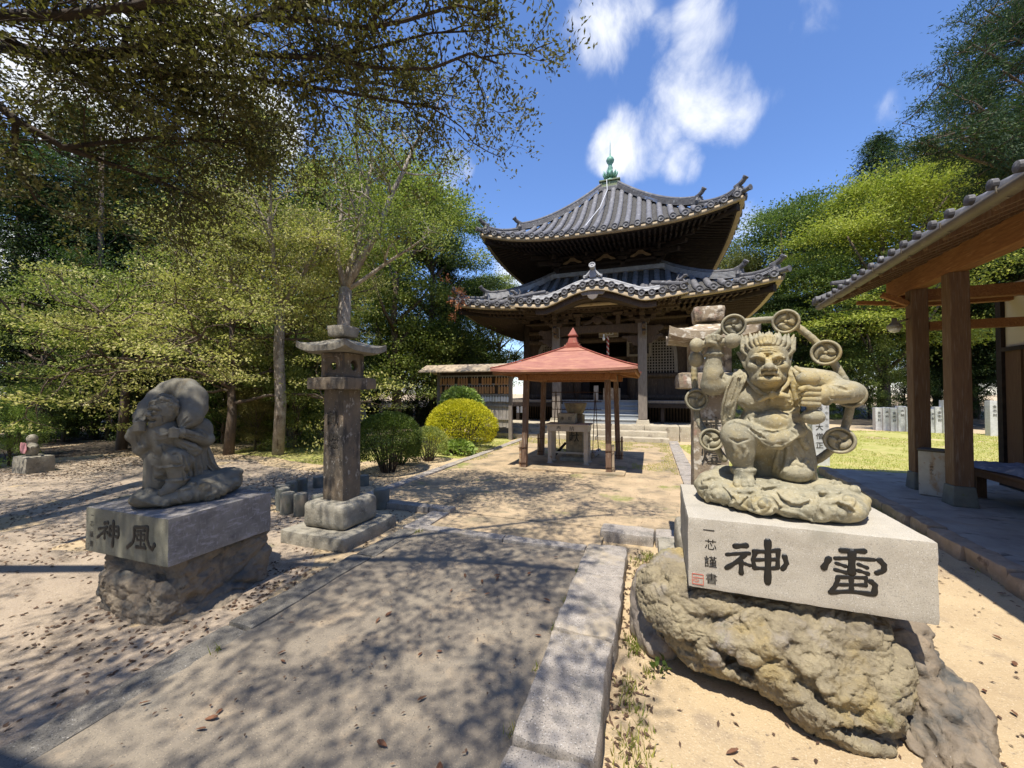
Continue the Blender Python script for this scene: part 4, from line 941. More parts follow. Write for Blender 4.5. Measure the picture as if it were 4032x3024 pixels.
mb.box(HX - 2.75, HX + 2.75, PY - .09, PY + .09, 4.52, 4.66); mb.box(HX - 2.6, HX + 2.6, PY - .45, PY - .33, 4.60, 4.70); 
for s_ in (-1, 1):
    x = HX + s_ * 2.5; mb.beam((x, PY + 1.2, 4.78), (x, PY - 1.32, 4.60), .12, .20); mb.beam((HX + s_ * 1.54, PY + 2.0, 4.45), (HX + s_ * 1.54, PY, 4.2), .22, .3)
mb.build('porch_beam', 'old_timber', hall)
# porch roof with the cusped (undulating) gable
YE = 13.12; HWd = 2.90
def bump(x):
    a = np.abs(x); t = np.clip(a / 1.6, 0, 1); return .44 * np.cos(t * PI / 2) ** 1.45 * (t < 1) - .035 * np.exp(-((a - 1.75) / .3) ** 2)
def zp(x, y): return 4.74 + .35 * (y - YE) + bump(x) * np.clip(1 - (y - YE) / 2.4, 0, 1) + .10 * np.clip((np.abs(x) - 1.8) / 1.1, 0, 1) ** 2
base = NB(); tl = NB(); dc = NB(); bd = NB(); sp = .31
cols = np.linspace(-HWd, HWd, 151); ys = np.linspace(YE, YE + 2.4, 36)
P = np.array([[(HX + x, y, zp(x, y) - .035 * (1 - (2 * abs(((x / sp + .5) % 1) - .5)) ** 2) + .02 * (1 - ((y - YE) % .22) / .22)) for y in ys] for x in cols]); base.grid(P)
E0 = P[:, 0].copy(); E1 = E0.copy(); E1[:, 2] -= .07; E2 = E1.copy(); E2[:, 1] += .12; base.grid(np.stack([E0, E1, E2], 1), True)
for i in range(-9, 10):
    x = i * sp
    y = np.linspace(YE - .10, YE + 2.35, 52); z = zp(x, np.maximum(y, YE)) + .03; th = np.linspace(-.15, PI + .15, 9); rad = .088 + .016 * (1 - ((y - YE) % .32) / .32)
    dzdx = (zp(x + .02, YE) - zp(x - .02, YE)) / .04; nx_, nz_ = -dzdx / math.hypot(1, dzdx), 1 / math.hypot(1, dzdx)
    G = np.stack([HX + x + rad[:, None] * (np.cos(th) * nz_ + np.sin(th) * nx_), y[:, None] + 0 * th, z[:, None] + rad[:, None] * (np.sin(th) * nz_ - np.cos(th) * nx_)], -1); tl.grid(G)
    a = np.linspace(0, 2 * PI, 17); prof = [(.112, .05), (.112, -.02), (.092, -.026), (.082, -.006), (.042, -.006), (.034, -.022), (.001, -.026)]
    G = np.stack([np.stack([HX + x + q * np.cos(a), np.full_like(a, YE - .10 + h), zp(x, YE) + .03 + q * np.sin(a)], -1) for q, h in prof]); dc.grid(G)
pr = base.build('porch_roof', 'pan_tile', hall); tl.build('cover_tiles', 'roof_tile', pr, True); dc.build('eave_tile_ends', 'roof_ridge_tile', pr)
# verge tiles along the cusped edge (pale stacked courses above the discs)
xs = np.linspace(-2.1, 2.1, 61); v = NB()
for dz, yy, w_, h_ in ((.12, YE + .10, .26, .04), (.165, YE + .12, .22, .035)):
    v.rail(np.stack([HX + xs, np.full_like(xs, yy), zp(xs, YE) + dz], -1), np.array([0, 1., 0]), np.array([0, 0, 1.]), w_, h_)
vm = v.build('verge_tiles', 'pale_tile', pr)
mbt = MB(); mbt.tube([(HX + x, YE + .12, float(zp(x, YE)) + .215) for x in xs[::2]], .055, 8); mbt.build('verge_cap', 'pale_tile', vm, True)
# eave boards of the porch following the cusp, three depths of wood
xs = np.linspace(-HWd - .02, HWd + .02, 91); zE = zp(xs, YE)
def brd(y, ztop, zbot, w_, xx=xs): bd.rail(np.stack([HX + xx, np.full_like(xx, y), zp(xx, YE) - (ztop + zbot) / 2], -1), np.array([0, 1., 0]), np.array([0, 0, 1.]), w_, zbot - ztop)
brd(YE + .0, .085, .195, .16); b1 = bd.build('eave_board', 'eave_paint', pr)
bd = NB(); xk = np.linspace(-2.0, 2.0, 61); brd(YE + .13, .177, .40, .12, xk); 
bd.build('gable_board', 'old_timber', pr)
bd = NB(); xl = np.linspace(-1.4, 1.4, 41); bd.rail(np.stack([HX + xl, np.full_like(xl, YE + .45), 4.74 + bump(xl * 1.15) * .75 - .27], -1), np.array([0, 1., 0]), np.array([0, 0, 1.]), .5, .07)
bd.build('gable_lining', 'old_timber', pr)
mb = MB()    # carved pendant hanging under the gable and the end tile with scrolls above it
mb.prism([(-.42, .02), (-.34, -.10), (-.2, -.08), (-.12, -.2), (0, -.26), (.12, -.2), (.2, -.08), (.34, -.10), (.42, .02), (.2, .08), (-.2, .08)], (HX, YE - .02, 4.92), (1, 0, 0), (0, 0, 1), (0, .07, 0)); mb.build('gable_pendant', 'grey_post', pr, bevel=.015)
mb = MB()
for i in range(36):
    x = -2.7 + i * (5.4 / 35)
    if abs(x) < 1.3: continue
    mb.beam((HX + x, YE + .14, 4.52 + .10 * max(0, (abs(x) - 1.8) / 1.1) ** 2), (HX + x, PY + .6, 4.86), .06, .08)
for i in range(36):
    x = -2.7 + i * (5.4 / 35)
    if abs(x) < 1.3: continue
    mb.beam((HX + x, YE + .42, 4.50), (HX + x, PY + .6, 4.74), .06, .08)
mb.build('rafters', 'old_timber', pr)
mb = MB(); mb.box(HX - 2.65, HX - 1.25, YE + .2, PY + .8, 4.84, 4.86); mb.box(HX + 1.25, HX + 2.65, YE + .2, PY + .8, 4.84, 4.86); mb.box(HX - 1.25, HX + 1.25, PY + .12, PY + .16, 4.5, 5.2); mb.build('soffit', 'dark_timber', pr)
mb = MB(); oz = float(zp(0, YE)) + .24
mb.prism([(-.10, 0), (-.16, .10), (-.09, .24), (-.10, .36), (.10, .36), (.09, .24), (.16, .10), (.10, 0)], (HX, YE + .02, oz), (1, 0, 0), (0, 0, 1), (0, .14, 0))
for s_ in (-1, 1): mb.tube([(HX + s_ * .08, YE + .08, oz + .30), (HX + s_ * .17, YE + .08, oz + .18), (HX + s_ * .26, YE + .08, oz + .08), (HX + s_ * .36, YE + .06, oz + .07), (HX + s_ * .33, YE + .04, oz + .0)], [.05, .065, .07, .06, .05], 8)
mb.tube([(HX, YE + .30, oz + .34), (HX, YE - .06, oz + .46)], .11, 14); mb.lathe((HX, YE - .06, oz + .46), [(.135, 0), (.135, .05), (.10, .06), (.09, .03), (.045, .03), (.03, .05), (.001, .055)], 18, (0, -1, .3))
mb.v = [(HX + (x - HX) * .82, y, oz + (z - oz) * .82) for x, y, z in mb.v]
mb.build('gable_end_tile', 'pale_tile', pr, bevel=.01)
for s_ in (-1, 1):   # little guardian-dog tiles on the porch corners
    mb = MB(); x = HX + s_ * 2.78; z = float(zp(2.78, YE)) + .08
    mb.tube([(x - s_ * .9, YE + .95, z + .42), (x - s_ * .35, YE + .4, z + .20), (x, YE + .02, z + .05), (x + s_ * .16, YE - .14, z + .06)], [.07, .075, .08, .085], 9)
    mb.tube([(x - s_ * .10, YE + .2, z + .10), (x - s_ * .06, YE + .1, z + .22), (x + s_ * .04, YE + .02, z + .30)], [.05, .07, .05], 8); mb.tube([(x - s_ * .10, YE + .22, z + .14), (x - s_ * .16, YE + .28, z + .30), (x - s_ * .10, YE + .26, z + .42)], [.03, .035, .01], 6)
    mb.tube([(x + s_ * .03, YE + .02, z + .30), (x + s_ * .11, YE - .04, z + .30)], [.055, .035], 8); mb.tube([(x, YE + .05, z + .22), (x + s_ * .06, YE - .02, z + .08)], [.03, .03], 6)
    mb.build('corner_dog_tile', 'roof_ridge_tile', pr)

# podium and broad stone ledges
pd = [(HX - 5.0, HX + 4.9, 14.12, 24.6, -.1, H0)]
o = blocks('podium', [(HX - 5.0 + i * 1.1, HX - 5.0 + i * 1.1 + 1.09, 14.02, 15.2, -.1, H0) for i in range(9)] + [(HX - 5, HX + 4.9, 15.2, 24.4, -.1, H0 - .005)], 'podium_stone', res=.12, amp=.02, rnd=.03, seed=61); struct(o)
struct(blocks('stone_step', [(HX - 4.0, HX - 1.9, 13.55, 14.0, -.1, .30), (HX - 1.89, HX + .4, 13.52, 14.0, -.1, .31), (HX + .41, HX + 2.3, 13.5, 14.0, -.1, .30), (HX - 4.3, HX - 2.2, 13.05, 13.53, -.1, .14), (HX - 2.19, HX + .1, 13.0, 13.5, -.1, .15), (HX + .11, HX + 2.35, 13.02, 13.49, -.1, .14)], 'podium_stone', res=.1, amp=.018, rnd=.03, seed=71))

# things that hang or stand at the porch
mb = MB(); t_ = np.linspace(0, 1, 61); top, bot = 3.62, 1.55; rx, ry = HX + .34, 14.62
rope = thing('bell_rope', 'red and white twisted bell rope hanging in the hall porch', 'bell rope', (rx, ry, bot))
for j, mt in ((0, 'rope_red'), (1, 'rope_white')):
    mb = MB(); mb.tube([(rx + .022 * math.cos(20 * q * PI + j * PI), ry + .022 * math.sin(20 * q * PI + j * PI), top + (bot + .25 - top) * q) for q in np.linspace(0, 1, 161)], .027, 6); mb.build('rope_strand', mt, rope, True)
mb = MB(); mb.lathe((rx, ry, bot), [(.075, -.05), (.07, .08), (.035, .2), (.05, .26), (.03, .3)], 12)
for i in range(26):
    a = random.uniform(0, 6.28); mb.tube([(rx + .04 * math.cos(a), ry + .04 * math.sin(a), bot + .1), (rx + .12 * math.cos(a), ry + .12 * math.sin(a), bot - random.uniform(.05, .13))], [.02, .006], 4)
mb.build('tassel', 'rope_white', rope)
bl = thing('light_bulb', 'bare light bulb hanging from the porch beam left of the bell rope', 'light bulb', (HX + .23, 14.3, 3.5))
mb = MB(); mb.lathe((HX + .23, 14.3, 3.46), [(.01, -.02), (.04, 0), (.05, .05), (.03, .10), (.025, .13)], 12); mb.build('bulb', 'glass_bulb', bl, True)
mb = MB(); mb.lathe((HX + .23, 14.3, 3.59), [(.03, 0), (.03, .07), (.01, .08)], 10); mb.build('socket', 'white_paper', bl)
bx = thing('offering_box', 'reddish offering box on the hall veranda behind the bell rope', 'offering box', (HX + .36, 15.55, VF))
mb = MB(); mb.box(HX + .08, HX + .70, 15.35, 15.75, VF, VF + .46); mb.build('box_body', 'red_stone', bx, bevel=.01)
mb = MB()
for i in range(7): mb.box(HX + .10 + i * .085, HX + .13 + i * .085, 15.36, 15.74, VF + .461, VF + .50)
mb.build('grille', 'old_timber', bx)
sg = thing('sign_board', 'narrow grey notice board leaning by the offering box on the veranda', 'sign', (HX - .18, 15.3, VF)); mb = MB(); mb.rbox((HX - .18, 15.3, VF + .28), (.17, .03, .56), 0, -.08); mb.build('board', 'silver_board', sg); mb = MB(); mb.box(HX - .25, HX - .11, 15.32, 15.42, VF, VF + .04); mb.build('foot', 'dark_timber', sg)
# ---------------------------------------------------------------- incense shelter with the red roof
SX, SY = -1.62, 8.66
sh = thing('incense_shelter', 'small open shelter with a red sheet metal pyramid roof on four grey posts', 'shelter', (SX, SY, 0))
def pyr(z0, z1, hw0, hw1, n=10, pw=1.25):
    P = []
    for t in np.linspace(0, 1, n):
        P.append((hw0 + (hw1 - hw0) * t, z0 + (z1 - z0) * (t ** pw)))
    return P
nb = NB()
prof = pyr(2.03, 2.58, 1.41, .14, 12, 1.12)
for k in range(4):
    a = k * PI / 2; c_, s_ = math.cos(a), math.sin(a)
    G = np.array([[(SX + (u * w) * c_ + w * s_, SY + (u * w) * s_ - w * c_, z + .03 * abs(u) ** 4 * (w / 1.41) ** 2) for w, z in prof] for u in np.linspace(-1, 1, 13)]); nb.grid(G, k % 1 == 1)
    lip = np.stack([G[:, 0], G[:, 0] - np.array([0, 0, .045])], 1); nb.grid(lip)
rf = nb.build('roof', 'red_sheet', sh)
mb = MB()
for k in range(4):
    a = k * PI / 2 + PI / 4; d = Vector((math.cos(a), math.sin(a), 0))
    mb.tube([Vector((SX, SY, z + .018 + .03 * (w / 1.41) ** 2)) + d * (w * math.sqrt(2)) for w, z in prof], .014, 6)
for t, (w, z) in enumerate(prof):
    if t in (9,):
        for k in range(4):
            a = k * PI / 2; d = Vector((math.cos(a), math.sin(a), 0)); s_ = Vector((-d.y, d.x, 0)); o_ = Vector((SX, SY, z + .006)); mb.beam(o_ + d * w - s_ * w, o_ + d * w + s_ * w, .008, .008)
mb.build('roof_seams', 'red_paint', rf)
mb = MB(); mb.rbox((SX, SY, 2.60), (.34, .34, .07)); mb.rbox((SX, SY, 2.655), (.27, .27, .05)); mb.rbox((SX, SY, 2.76), (.22, .22, .17), 0, 0, .62); mb.rbox((SX, SY, 2.855), (.20, .20, .03)); mb.rbox((SX, SY, 2.95), (.18, .18, .17), 0, 0, .04)
mb.build('roof_finial', 'red_paint', rf, bevel=.008)
mb = MB()
for k in range(4):
    a = k * PI / 2; d = Vector((math.cos(a), math.sin(a), 0)); s_ = Vector((-d.y, d.x, 0)); o_ = Vector((SX, SY, 0))
    mb.beam(o_ + d * 1.36 - s_ * 1.37 + Vector((0, 0, 1.985)), o_ + d * 1.36 + s_ * 1.37 + Vector((0, 0, 1.985)), .04, .07)
    mb.beam(o_ + d * .84 - s_ * 1.0 + Vector((0, 0, 1.90)), o_ + d * .84 + s_ * 1.0 + Vector((0, 0, 1.90)), .09, .12)
    dg = (d + s_); mb.beam(o_ + dg * .6 + Vector((0, 0, 2.13)), o_ + dg * 1.34 + Vector((0, 0, 1.97)), .07, .09)
    for t_ in (-.66, -.22, .22, .66): mb.beam(o_ + d * .7 + s_ * t_ + Vector((0, 0, 2.1)), o_ + d * 1.35 + s_ * t_ + Vector((0, 0, 1.99)), .05, .06)
mb.build('eave_frame', 'pavilion_beam', sh, bevel=.004, seg=1)
for (x, y, lx, ly) in ((-2.50, 7.83, .05, 0), (-.78, 7.90, -.02, .0), (-2.56, 9.44, .06, 0), (-.72, 9.46, -.05, 0)):
    mb = MB(); mb.beam((x, y, .0), (x + lx, y + ly, 1.98), .11, .11, (0, 1, 0)); ps = mb.build('post', 'shelter_post', sh, bevel=.008)
    sx = -1 if x < SX else 1
    st = thing('binding_stake', {(-1, 7.83): 'rusty bamboo stake wired to the front left shelter post', (1, 7.90): 'pale bamboo stake wired to the front right shelter post', (-1, 9.44): 'rusty stake wired to the rear left shelter post', (1, 9.46): 'rust red stake wired to the rear right shelter post'}[(sx, y)], 'stake', (x + sx * .085, y, 0))
    mb = MB(); mb.tube([(x + sx * .085, y - .01, 0), (x + sx * .083, y - .01, .22), (x + sx * .082, y - .01, .56)], [.03, .026, .026], 9); mb.build('stake_pole', 'rusty_bamboo' if (sx, y) != (1, 7.9) else 'pale_timber', st)
    mb = MB()
    for z in (.12, .44): mb.tube([(x - .065, y - .065, z), (x + .065, y - .065, z + .01), (x + sx * .12, y - .04, z), (x + sx * .11, y + .03, z), (x, y + .07, z), (x - .065, y + .06, z), (x - .065, y - .065, z)], .006, 5)
    mb.build('wire', 'rusty_iron', st)
for y in (SY - .8, SY + .8):
    pass
struct(blocks('plinth_slab', [(SX - 1.15, SX + 1.15, SY - .98, SY + 1.05, -.05, .035)], 'sandy_path', res=.08, amp=.012, rnd=.02, seed=77))
# offertory table
tb = thing('offering_table', 'cream metal table with writing on its apron in front of the incense bowl', 'table', (-1.72, 8.62, .03))
mb = MB(); mb.box(-2.20, -1.22, 8.38, 8.92, .87, .90); mb.build('table_top', 'table_metal', tb, bevel=.006)
mb = MB(); mb.box(-2.16, -1.26, 8.42, 8.435, .74, .869); mb.box(-2.16, -2.145, 8.44, 8.88, .74, .869); mb.box(-1.275, -1.26, 8.44, 8.88, .74, .869); mb.build('apron', 'table_metal', tb)
for x in (-2.15, -1.36):
    for y in (8.425, 8.80): mb = MB(); mb.box(x, x + .085, y + .012, y + .085, .045, .74); mb.rbox((x + .043, y + .045, .04), (.13, .13, .015)); mb.build('leg', 'table_metal', tb, bevel=.004)
mb = MB(); mb.box(-2.10, -1.32, 8.80, 8.82, .20, .24); mb.build('stretcher', 'table_metal', tb)
text_mesh('奉納', 'lettering', (-1.90, 8.418, .805), (1, 0, 0), (0, 0, 1), .11, .0, 'faded_ink', tb, spacing=2.6, thick=.004)
cb = thing('coin_box', 'small grey stone coin box with two characters standing on the offering table', 'coin box', (-1.74, 8.6, .9))
mb = MB(); mb.box(-1.93, -1.55, 8.46, 8.76, .902, 1.13); mb.build('box_body', 'base_stone', cb, bevel=.008)
mb = MB(); mb.box(-1.86, -1.62, 8.58, 8.62, 1.131, 1.134); mb.build('slot', 'shadow_interior', cb)
text_mesh('浄財', 'lettering', (-1.83, 8.457, 1.02), (1, 0, 0), (0, 0, 1), .09, .0, 'faded_ink', cb, spacing=1.9, thick=.003)
ip = thing('incense_burner', 'lotus shaped stone bowl on a square pillar with one black character', 'incense burner', (-1.66, 9.08, .03))
V, F = block_arrays(-1.84, -1.46, 8.90, 9.27, .03, 1.08, res=.05, amp=.004, rnd=.012, seed=3); np_mesh('pillar', V, F, 'urn_stone', ip, True)
V, F = block_arrays(-1.97, -1.33, 8.80, 9.40, .0, .12, res=.05, amp=.006, rnd=.015, seed=4); np_mesh('pillar_base', V, F, 'base_stone', ip, True)
nb = NB(); a = np.linspace(0, 2 * PI, 97); rows = []
for r0, z, lob in ((.03, 1.085, 0), (.16, 1.085, .0), (.175, 1.11, .010), (.205, 1.18, .024), (.235, 1.27, .022), (.25, 1.31, .008), (.262, 1.325, 0), (.262, 1.345, 0), (.21, 1.345, 0), (.19, 1.28, 0), (.01, 1.26, 0)):
    rr = r0 + lob * np.abs(np.sin(a * 4)) ** .6 - lob * .5; rows.append(np.stack([-1.65 + rr * np.cos(a), 9.08 + rr * np.sin(a), np.full_like(a, z)], -1))
nb.grid(np.array(rows)); nb.build('lotus_bowl', 'urn_stone', ip, True)
text_mesh('献', 'lettering', (-1.65, 8.892, .58), (1, 0, 0), (0, 0, 1), .24, .0, 'ink', ip, thick=.012)
cr = thing('candle_rack', 'thin rusty iron candle rack with spiked rails behind the offering table', 'candle rack', (-1.7, 9.6, .03))
mb = MB()
for x in (-2.22, -1.26):
    mb.tube([(x - .04, 9.35, .04), (x, 9.55, 1.60)], .011, 6); mb.tube([(x + .05, 9.8, .04), (x, 9.55, 1.60)], .011, 6)
mb.build('leg', 'rusty_iron', cr)
for z, y in ((1.59, 9.55), (1.36, 9.52), (1.17, 9.5), (.93, 9.46)):
    mb = MB(); mb.tube([(-2.34, y, z), (-1.10, y, z)], .009, 6)
    for i in range(16): x = -2.3 + i * .078; mb.tube([(x, y, z), (x, y, z + .05)], [.005, .002], 4)
    mb.build('rail', 'rusty_iron', cr)
lg = thing('log_section', 'short pale log lying on the pad beside the shelter table', 'log', (-1.28, 9.7, .1)); mb = MB(); mb.tube([(-1.30, 9.35, .10), (-1.26, 9.72, .11), (-1.24, 10.1, .11)], [.065, .062, .06], 14); mb.build('log_bark', 'silver_board', lg, True); mb = MB(); mb.tube([(-1.301, 9.337, .10), (-1.30, 9.349, .10)], .058, 14); mb.build('cut_face', 'pale_timber', lg)
bl2 = thing('leaning_board', 'dark board leaning against the incense pillar under the table', 'board', (-2.0, 9.0, .1)); mb = MB(); mb.beam((-2.12, 8.98, .12), (-1.86, 9.0, .42), .06, .02, (0, 1, 0)); mb.build('plank', 'dark_timber', bl2); mb = MB(); mb.tube([(-2.1, 8.96, .14), (-2.05, 8.95, .2)], .01, 5); mb.build('cord', 'rusty_iron', bl2)

# ---------------------------------------------------------------- votive tablet rack
EX0, EX1, EY = -7.30, -4.52, 12.62
er = thing('votive_rack', 'roofed timber rack for votive tablets with plank back, left of the hall', 'tablet rack', (-5.9, EY, 0))
nb = NB(); xs = np.linspace(EX0 - .55, EX1 + 1.0, 8)
for y0, z0, y1, z1 in ((EY - .55, 2.32, EY + .02, 2.58), (EY + .62, 2.28, EY + .02, 2.58)):
    top = np.stack([np.stack([xs, np.full_like(xs, y0 + (y1 - y0) * t), np.full_like(xs, z0 + (z1 - z0) * t)], -1) for t in np.linspace(0, 1, 4)], 1); nb.grid(top); nb.grid(top - np.array([0, 0, .035])); nb.grid(np.stack([top[:, 0], top[:, 0] - np.array([0, 0, .035])], 1))
    nb.grid(np.stack([top[0], top[0] - np.array([0, 0, .035])], 1)); nb.grid(np.stack([top[-1], top[-1] - np.array([0, 0, .035])], 1))
nb.build('roof', 'pale_timber', er)
for x, b_ in ((EX0, 0), (EX1, 0)): mb = MB(); mb.box(x - .06, x + .06, EY - .06, EY + .06, -.05, 2.45); mb.beam((x, EY - .5, 2.28), (x, EY + .05, 2.40), .05, .06); mb.beam((x, EY + .07, 1.9), (x, EY + .5, 2.28), .04, .05); mb.build('post', 'grey_post', er, bevel=.008)
mb = MB(); mb.box(EX0 - .4, EX1 + .9, EY - .03, EY + .03, 2.33, 2.42)
for z in (2.16, 1.86, 1.50, 1.12, .66): mb.box(EX0 + .06, EX1 - .06, EY - .035, EY + .0, z - .025, z + .03)
mb.build('crossbar', 'silver_board', er)
mb = MB()
for i in range(19): x = EX0 + .08 + i * .1415; mb.box(x, x + .133, EY + .01, EY + .03, .36 + .015 * (i % 3), 1.50)
mb.build('back_boards', 'silver_board', er)
mb = MB(); mb.box(EX0 + .07, EX1 - .07, EY + .035, EY + .05, 1.5, 2.3); mb.build('back_panel', 'old_timber', er)
mb = MB()
for z in (2.14, 1.84, 1.48): 
    for i in range(26): x = EX0 + .12 + i * .103; mb.tube([(x, EY - .036, z), (x, EY - .07, z), (x, EY - .07, z + .03)], .004, 4)
mb.build('hooks', 'galvanised', er)
def tablet(mname, w, h):
    me = bpy.data.meshes.new('tablet'); b = bmesh.new()
    pts = [(-w / 2, -h), (w / 2, -h), (w / 2, -.025), (w / 2 - .018, 0), (-w / 2 + .018, 0), (-w / 2, -.025)]
    f = b.faces.new([b.verts.new((x, -.004, z)) for x, z in pts]); e = bmesh.ops.extrude_face_region(b, geom=[f]); bmesh.ops.translate(b, verts=[v for v in e['geom'] if isinstance(v, bmesh.types.BMVert)], vec=(0, .008, 0)); bmesh.ops.recalc_face_normals(b, faces=b.faces)
    b.to_mesh(me); b.free(); me.materials.append(MATS[mname]); return me
def cord(h):
    mb = MB(); mb.tube([(0, .012, .055), (-.006, .0, .03), (-.004, -.006, -.012)], .004, 4); mb.tube([(0, .012, .055), (.006, .0, .03), (.004, -.006, -.012)], .004, 4); me = bpy.data.meshes.new('cord'); me.from_pydata(mb.v, [], mb.f); me.materials.append(MATS['white_paper']); return me
mt_, mp_, mc_ = tablet('ema_wood', .078, .25), tablet('white_paper', .085, .17), cord(.05)
for row, (z, me, nm, ct, lab, grp) in enumerate(((2.09, mt_, 'votive_tablet', 'votive tablet', 'narrow brown wooden tablet in the upper row of the rack', 'upper row of votive tablets'),
        (1.79, mt_, 'votive_tablet', 'votive tablet', 'narrow brown wooden tablet in the lower row of the rack', 'lower row of votive tablets'), (1.43, mp_, 'paper_fortune', 'paper slip', 'white paper slip tied in the bottom row of the rack', 'white slips on the rack'))):
    for i in range(26):
        if random.random() < .06: continue
        x = EX0 + .12 + i * .103
        o = thing(nm, lab, ct, (x, EY - .075, z), grp); 
        a = bpy.data.objects.new('board' if row < 2 else 'paper', me); C.objects.link(a); a.parent = o; b_ = bpy.data.objects.new('cord', mc_); C.objects.link(b_); b_.parent = o
        o.rotation_euler = (random.uniform(-.03, .03), random.uniform(-.05, .05), random.uniform(-.2, .2)); o.scale = (1, 1, random.uniform(.93, 1.05))
for i in range(3):
    o = thing('paper_fortune', 'white paper slip on the low bar right of the votive rack', 'paper slip', (-4.35 + .14 * i, 12.9, 1.10), 'white slips beside the rack'); a = bpy.data.objects.new('paper', mp_); C.objects.link(a); a.parent = o; o.scale = (1.1, 1, 1.3)

# ---------------------------------------------------------------- the pavilion on the right
PA = -R(4.2); PO = Vector((3.93, 7.85, 0)); PM = Matrix.Rotation(PA, 3, 'Z')
pv = thing('open_pavilion', 'brown timber pavilion with a tiled eave and gutter on the right edge', 'pavilion', PO)
class PB(MB):
    """mesh builder in the pavilion's own frame (x away from the path, y away from the viewer)"""
    def build(s, *a, **k):
        s.v = [tuple(PO + PM @ Vector(q)) for q in s.v]; return MB.build(s, *a, **k)
FZ = .10
pf = np.concatenate([block_arrays(3.05, 8.2, -2.5, 9.6, -.2, FZ, res=.13, amp=.012, rnd=.04, seed=91)[0]])
V, F = block_arrays(-.72, 5.0, -6.5, 1.5, -.2, FZ, res=.11, amp=.014, rnd=.04, seed=91)
V = np.array([tuple(PO + PM @ Vector(q)) for q in V]); struct(np_mesh('pavement', V, F, 'pavilion_floor', None, True))
Vs = []; Fs = []; n = 0; y = -5.2
while y < 1.4:
    L = random.uniform(.35, .75); V, F = block_arrays(-.90 + random.uniform(-.02, .02), -.70, y, y + L - .015, -.2, FZ + .02 + random.uniform(-.02, .015), res=.05, amp=.02, rnd=.035, seed=int(y * 10) + 99); Vs.append(V); Fs.append(F + n); n += len(V); y += L
V = np.concatenate(Vs); V = np.array([tuple(PO + PM @ Vector(q)) for q in V]); struct(np_mesh('kerb', V, np.concatenate(Fs), 'red_stone', None, True))
for y in (-.95, .0, -3.1, -5.2):
    mb = PB(); mb.rbox((0, y, FZ + .13), (.26, .26, .26), 0, 0, .84); 
    pb = mb.build('post_footing', 'mossy_concrete', pv, bevel=.012); mb = PB(); mb.box(-.098, .098, y - .098, y + .098, FZ + .262, 3.19 if y > -2 else 3.2); mb.build('post', 'pavilion_post', pv, bevel=.008)
mb = PB(); mb.box(-.09, .09, -5.6, .75, 3.19, 3.50); mb.build('eave_beam', 'pavilion_beam', pv, bevel=.008)
mb = PB(); mb.box(.09, 4.0, .02, .16, 3.02, 3.20); mb.box(-.06, 4.0, .55, .67, 3.03, 3.15); mb.box(.12, 1.5, -.06, .06, 2.55, 2.68); mb.box(1.5, 1.64, -6, .1, 3.0, 3.12); mb.build('tie_beam', 'pavilion_beam', pv, bevel=.006)
mb = PB()
for y, s_ in ((-.0, 1), (.0, 0)):
    if s_: mb.beam((0, .12, 2.95), (0, .5, 3.2), .07, .08)
mb.beam((-.1, 0, 2.98), (-.42, 0, 3.16), .07, .08, (0, 1, 0)); mb.beam((-.1, 0.35, 3.06), (-.62, 0.35, 3.12), .06, .07, (0, 1, 0)); mb.build('brace', 'pavilion_beam', pv)
sl = .40                                          # slope of the roof
def rz(x): return 3.24 + (x + .92) * sl
mb = PB()
for i in range(19): y = .60 - i * .36; mb.beam((-.86, y, rz(-.86) - .06), (3.6, y, rz(3.6) - .06), .06, .10, (0, 1, 0))
mb.build('rafters', 'pavilion_post', pv)
mb = PB(); nby = 26
for i in range(30): x = -.88 + i * .15; mb.beam((x + .073, -5.8, rz(x + .073) + .012), (x + .073, .68, rz(x + .073) + .012), .143, .018, (-sl, 0, 1))
mb.build('ceiling_boards', 'pavilion_board', pv)
mb = PB(); mb.beam((-.93, -5.8, rz(-.93) - .005), (-.93, .70, rz(-.93) - .005), .035, .10); mb.beam((-.91, .72, rz(-.91) - .04), (3.6, .72, rz(3.6) - .04), .045, .15, (0, 1, 0)); mb.build('eave_board', 'pavilion_beam', pv)
# tiles: a rolled sheet with a cap roll every 0.28 m, a line of round ends along the eave and heavier verge tiles on the gable
nb = NB(); ys = np.arange(-5.8, .78, .035); xs = np.linspace(-1.0, 3.8, 60)
G = np.array([[(x, y, rz(x) + .06 + .035 * (.5 + .5 * math.cos(2 * PI * y / .28)) + .022 * (((x + 1.0) % .26) / .26)) for y in ys] for x in xs])
lip = G[0].copy(); lip[:, 2] -= .075; G2 = np.concatenate([lip[None], G]); Gw = (np.array(PM) @ G2.reshape(-1, 3).T).T + np.array(PO); nb.grid(Gw.reshape(G2.shape)); tl_ = nb.build('roof_tiles', 'roof_tile', pv, False)
mb = PB(); 
y = 1.12 - .28 * .0
for i in range(25):
    y = .78 - i * .28; mb.lathe((-1.03, y, rz(-1.03) + .075), [(.045, 0), (.045, .04), (.03, .045), (.001, .05)], 12, (-1, 0, 0))
mb.build('eave_tile_ends', 'roof_ridge_tile', tl_)
mb = PB(); 
for off, zz, r_ in ((.82, .09, .058), (.68, .11, .055)):
    mb.tube([(x, off, rz(x) + zz) for x in np.linspace(-1.08, 3.8, 30)], [r_ * (1 + .12 * (j % 2)) for j in range(30)], 8)
mb.lathe((-1.08, .82, rz(-1.08) + .10), [(.07, 0), (.07, .04), (.001, .05)], 12, (-1, 0, 0)); mb.lathe((-1.08, .68, rz(-1.08) + .11), [(.068, 0), (.068, .04), (.001, .05)], 12, (-1, 0, 0))
mb.tube([(-.95, .42, rz(-.9) + .26), (-.7, .5, rz(-.7) + .20), (-.4, .55, rz(-.4) + .18)], [.035, .045, .04], 7)
mb.build('verge_tiles', 'roof_ridge_tile', tl_)
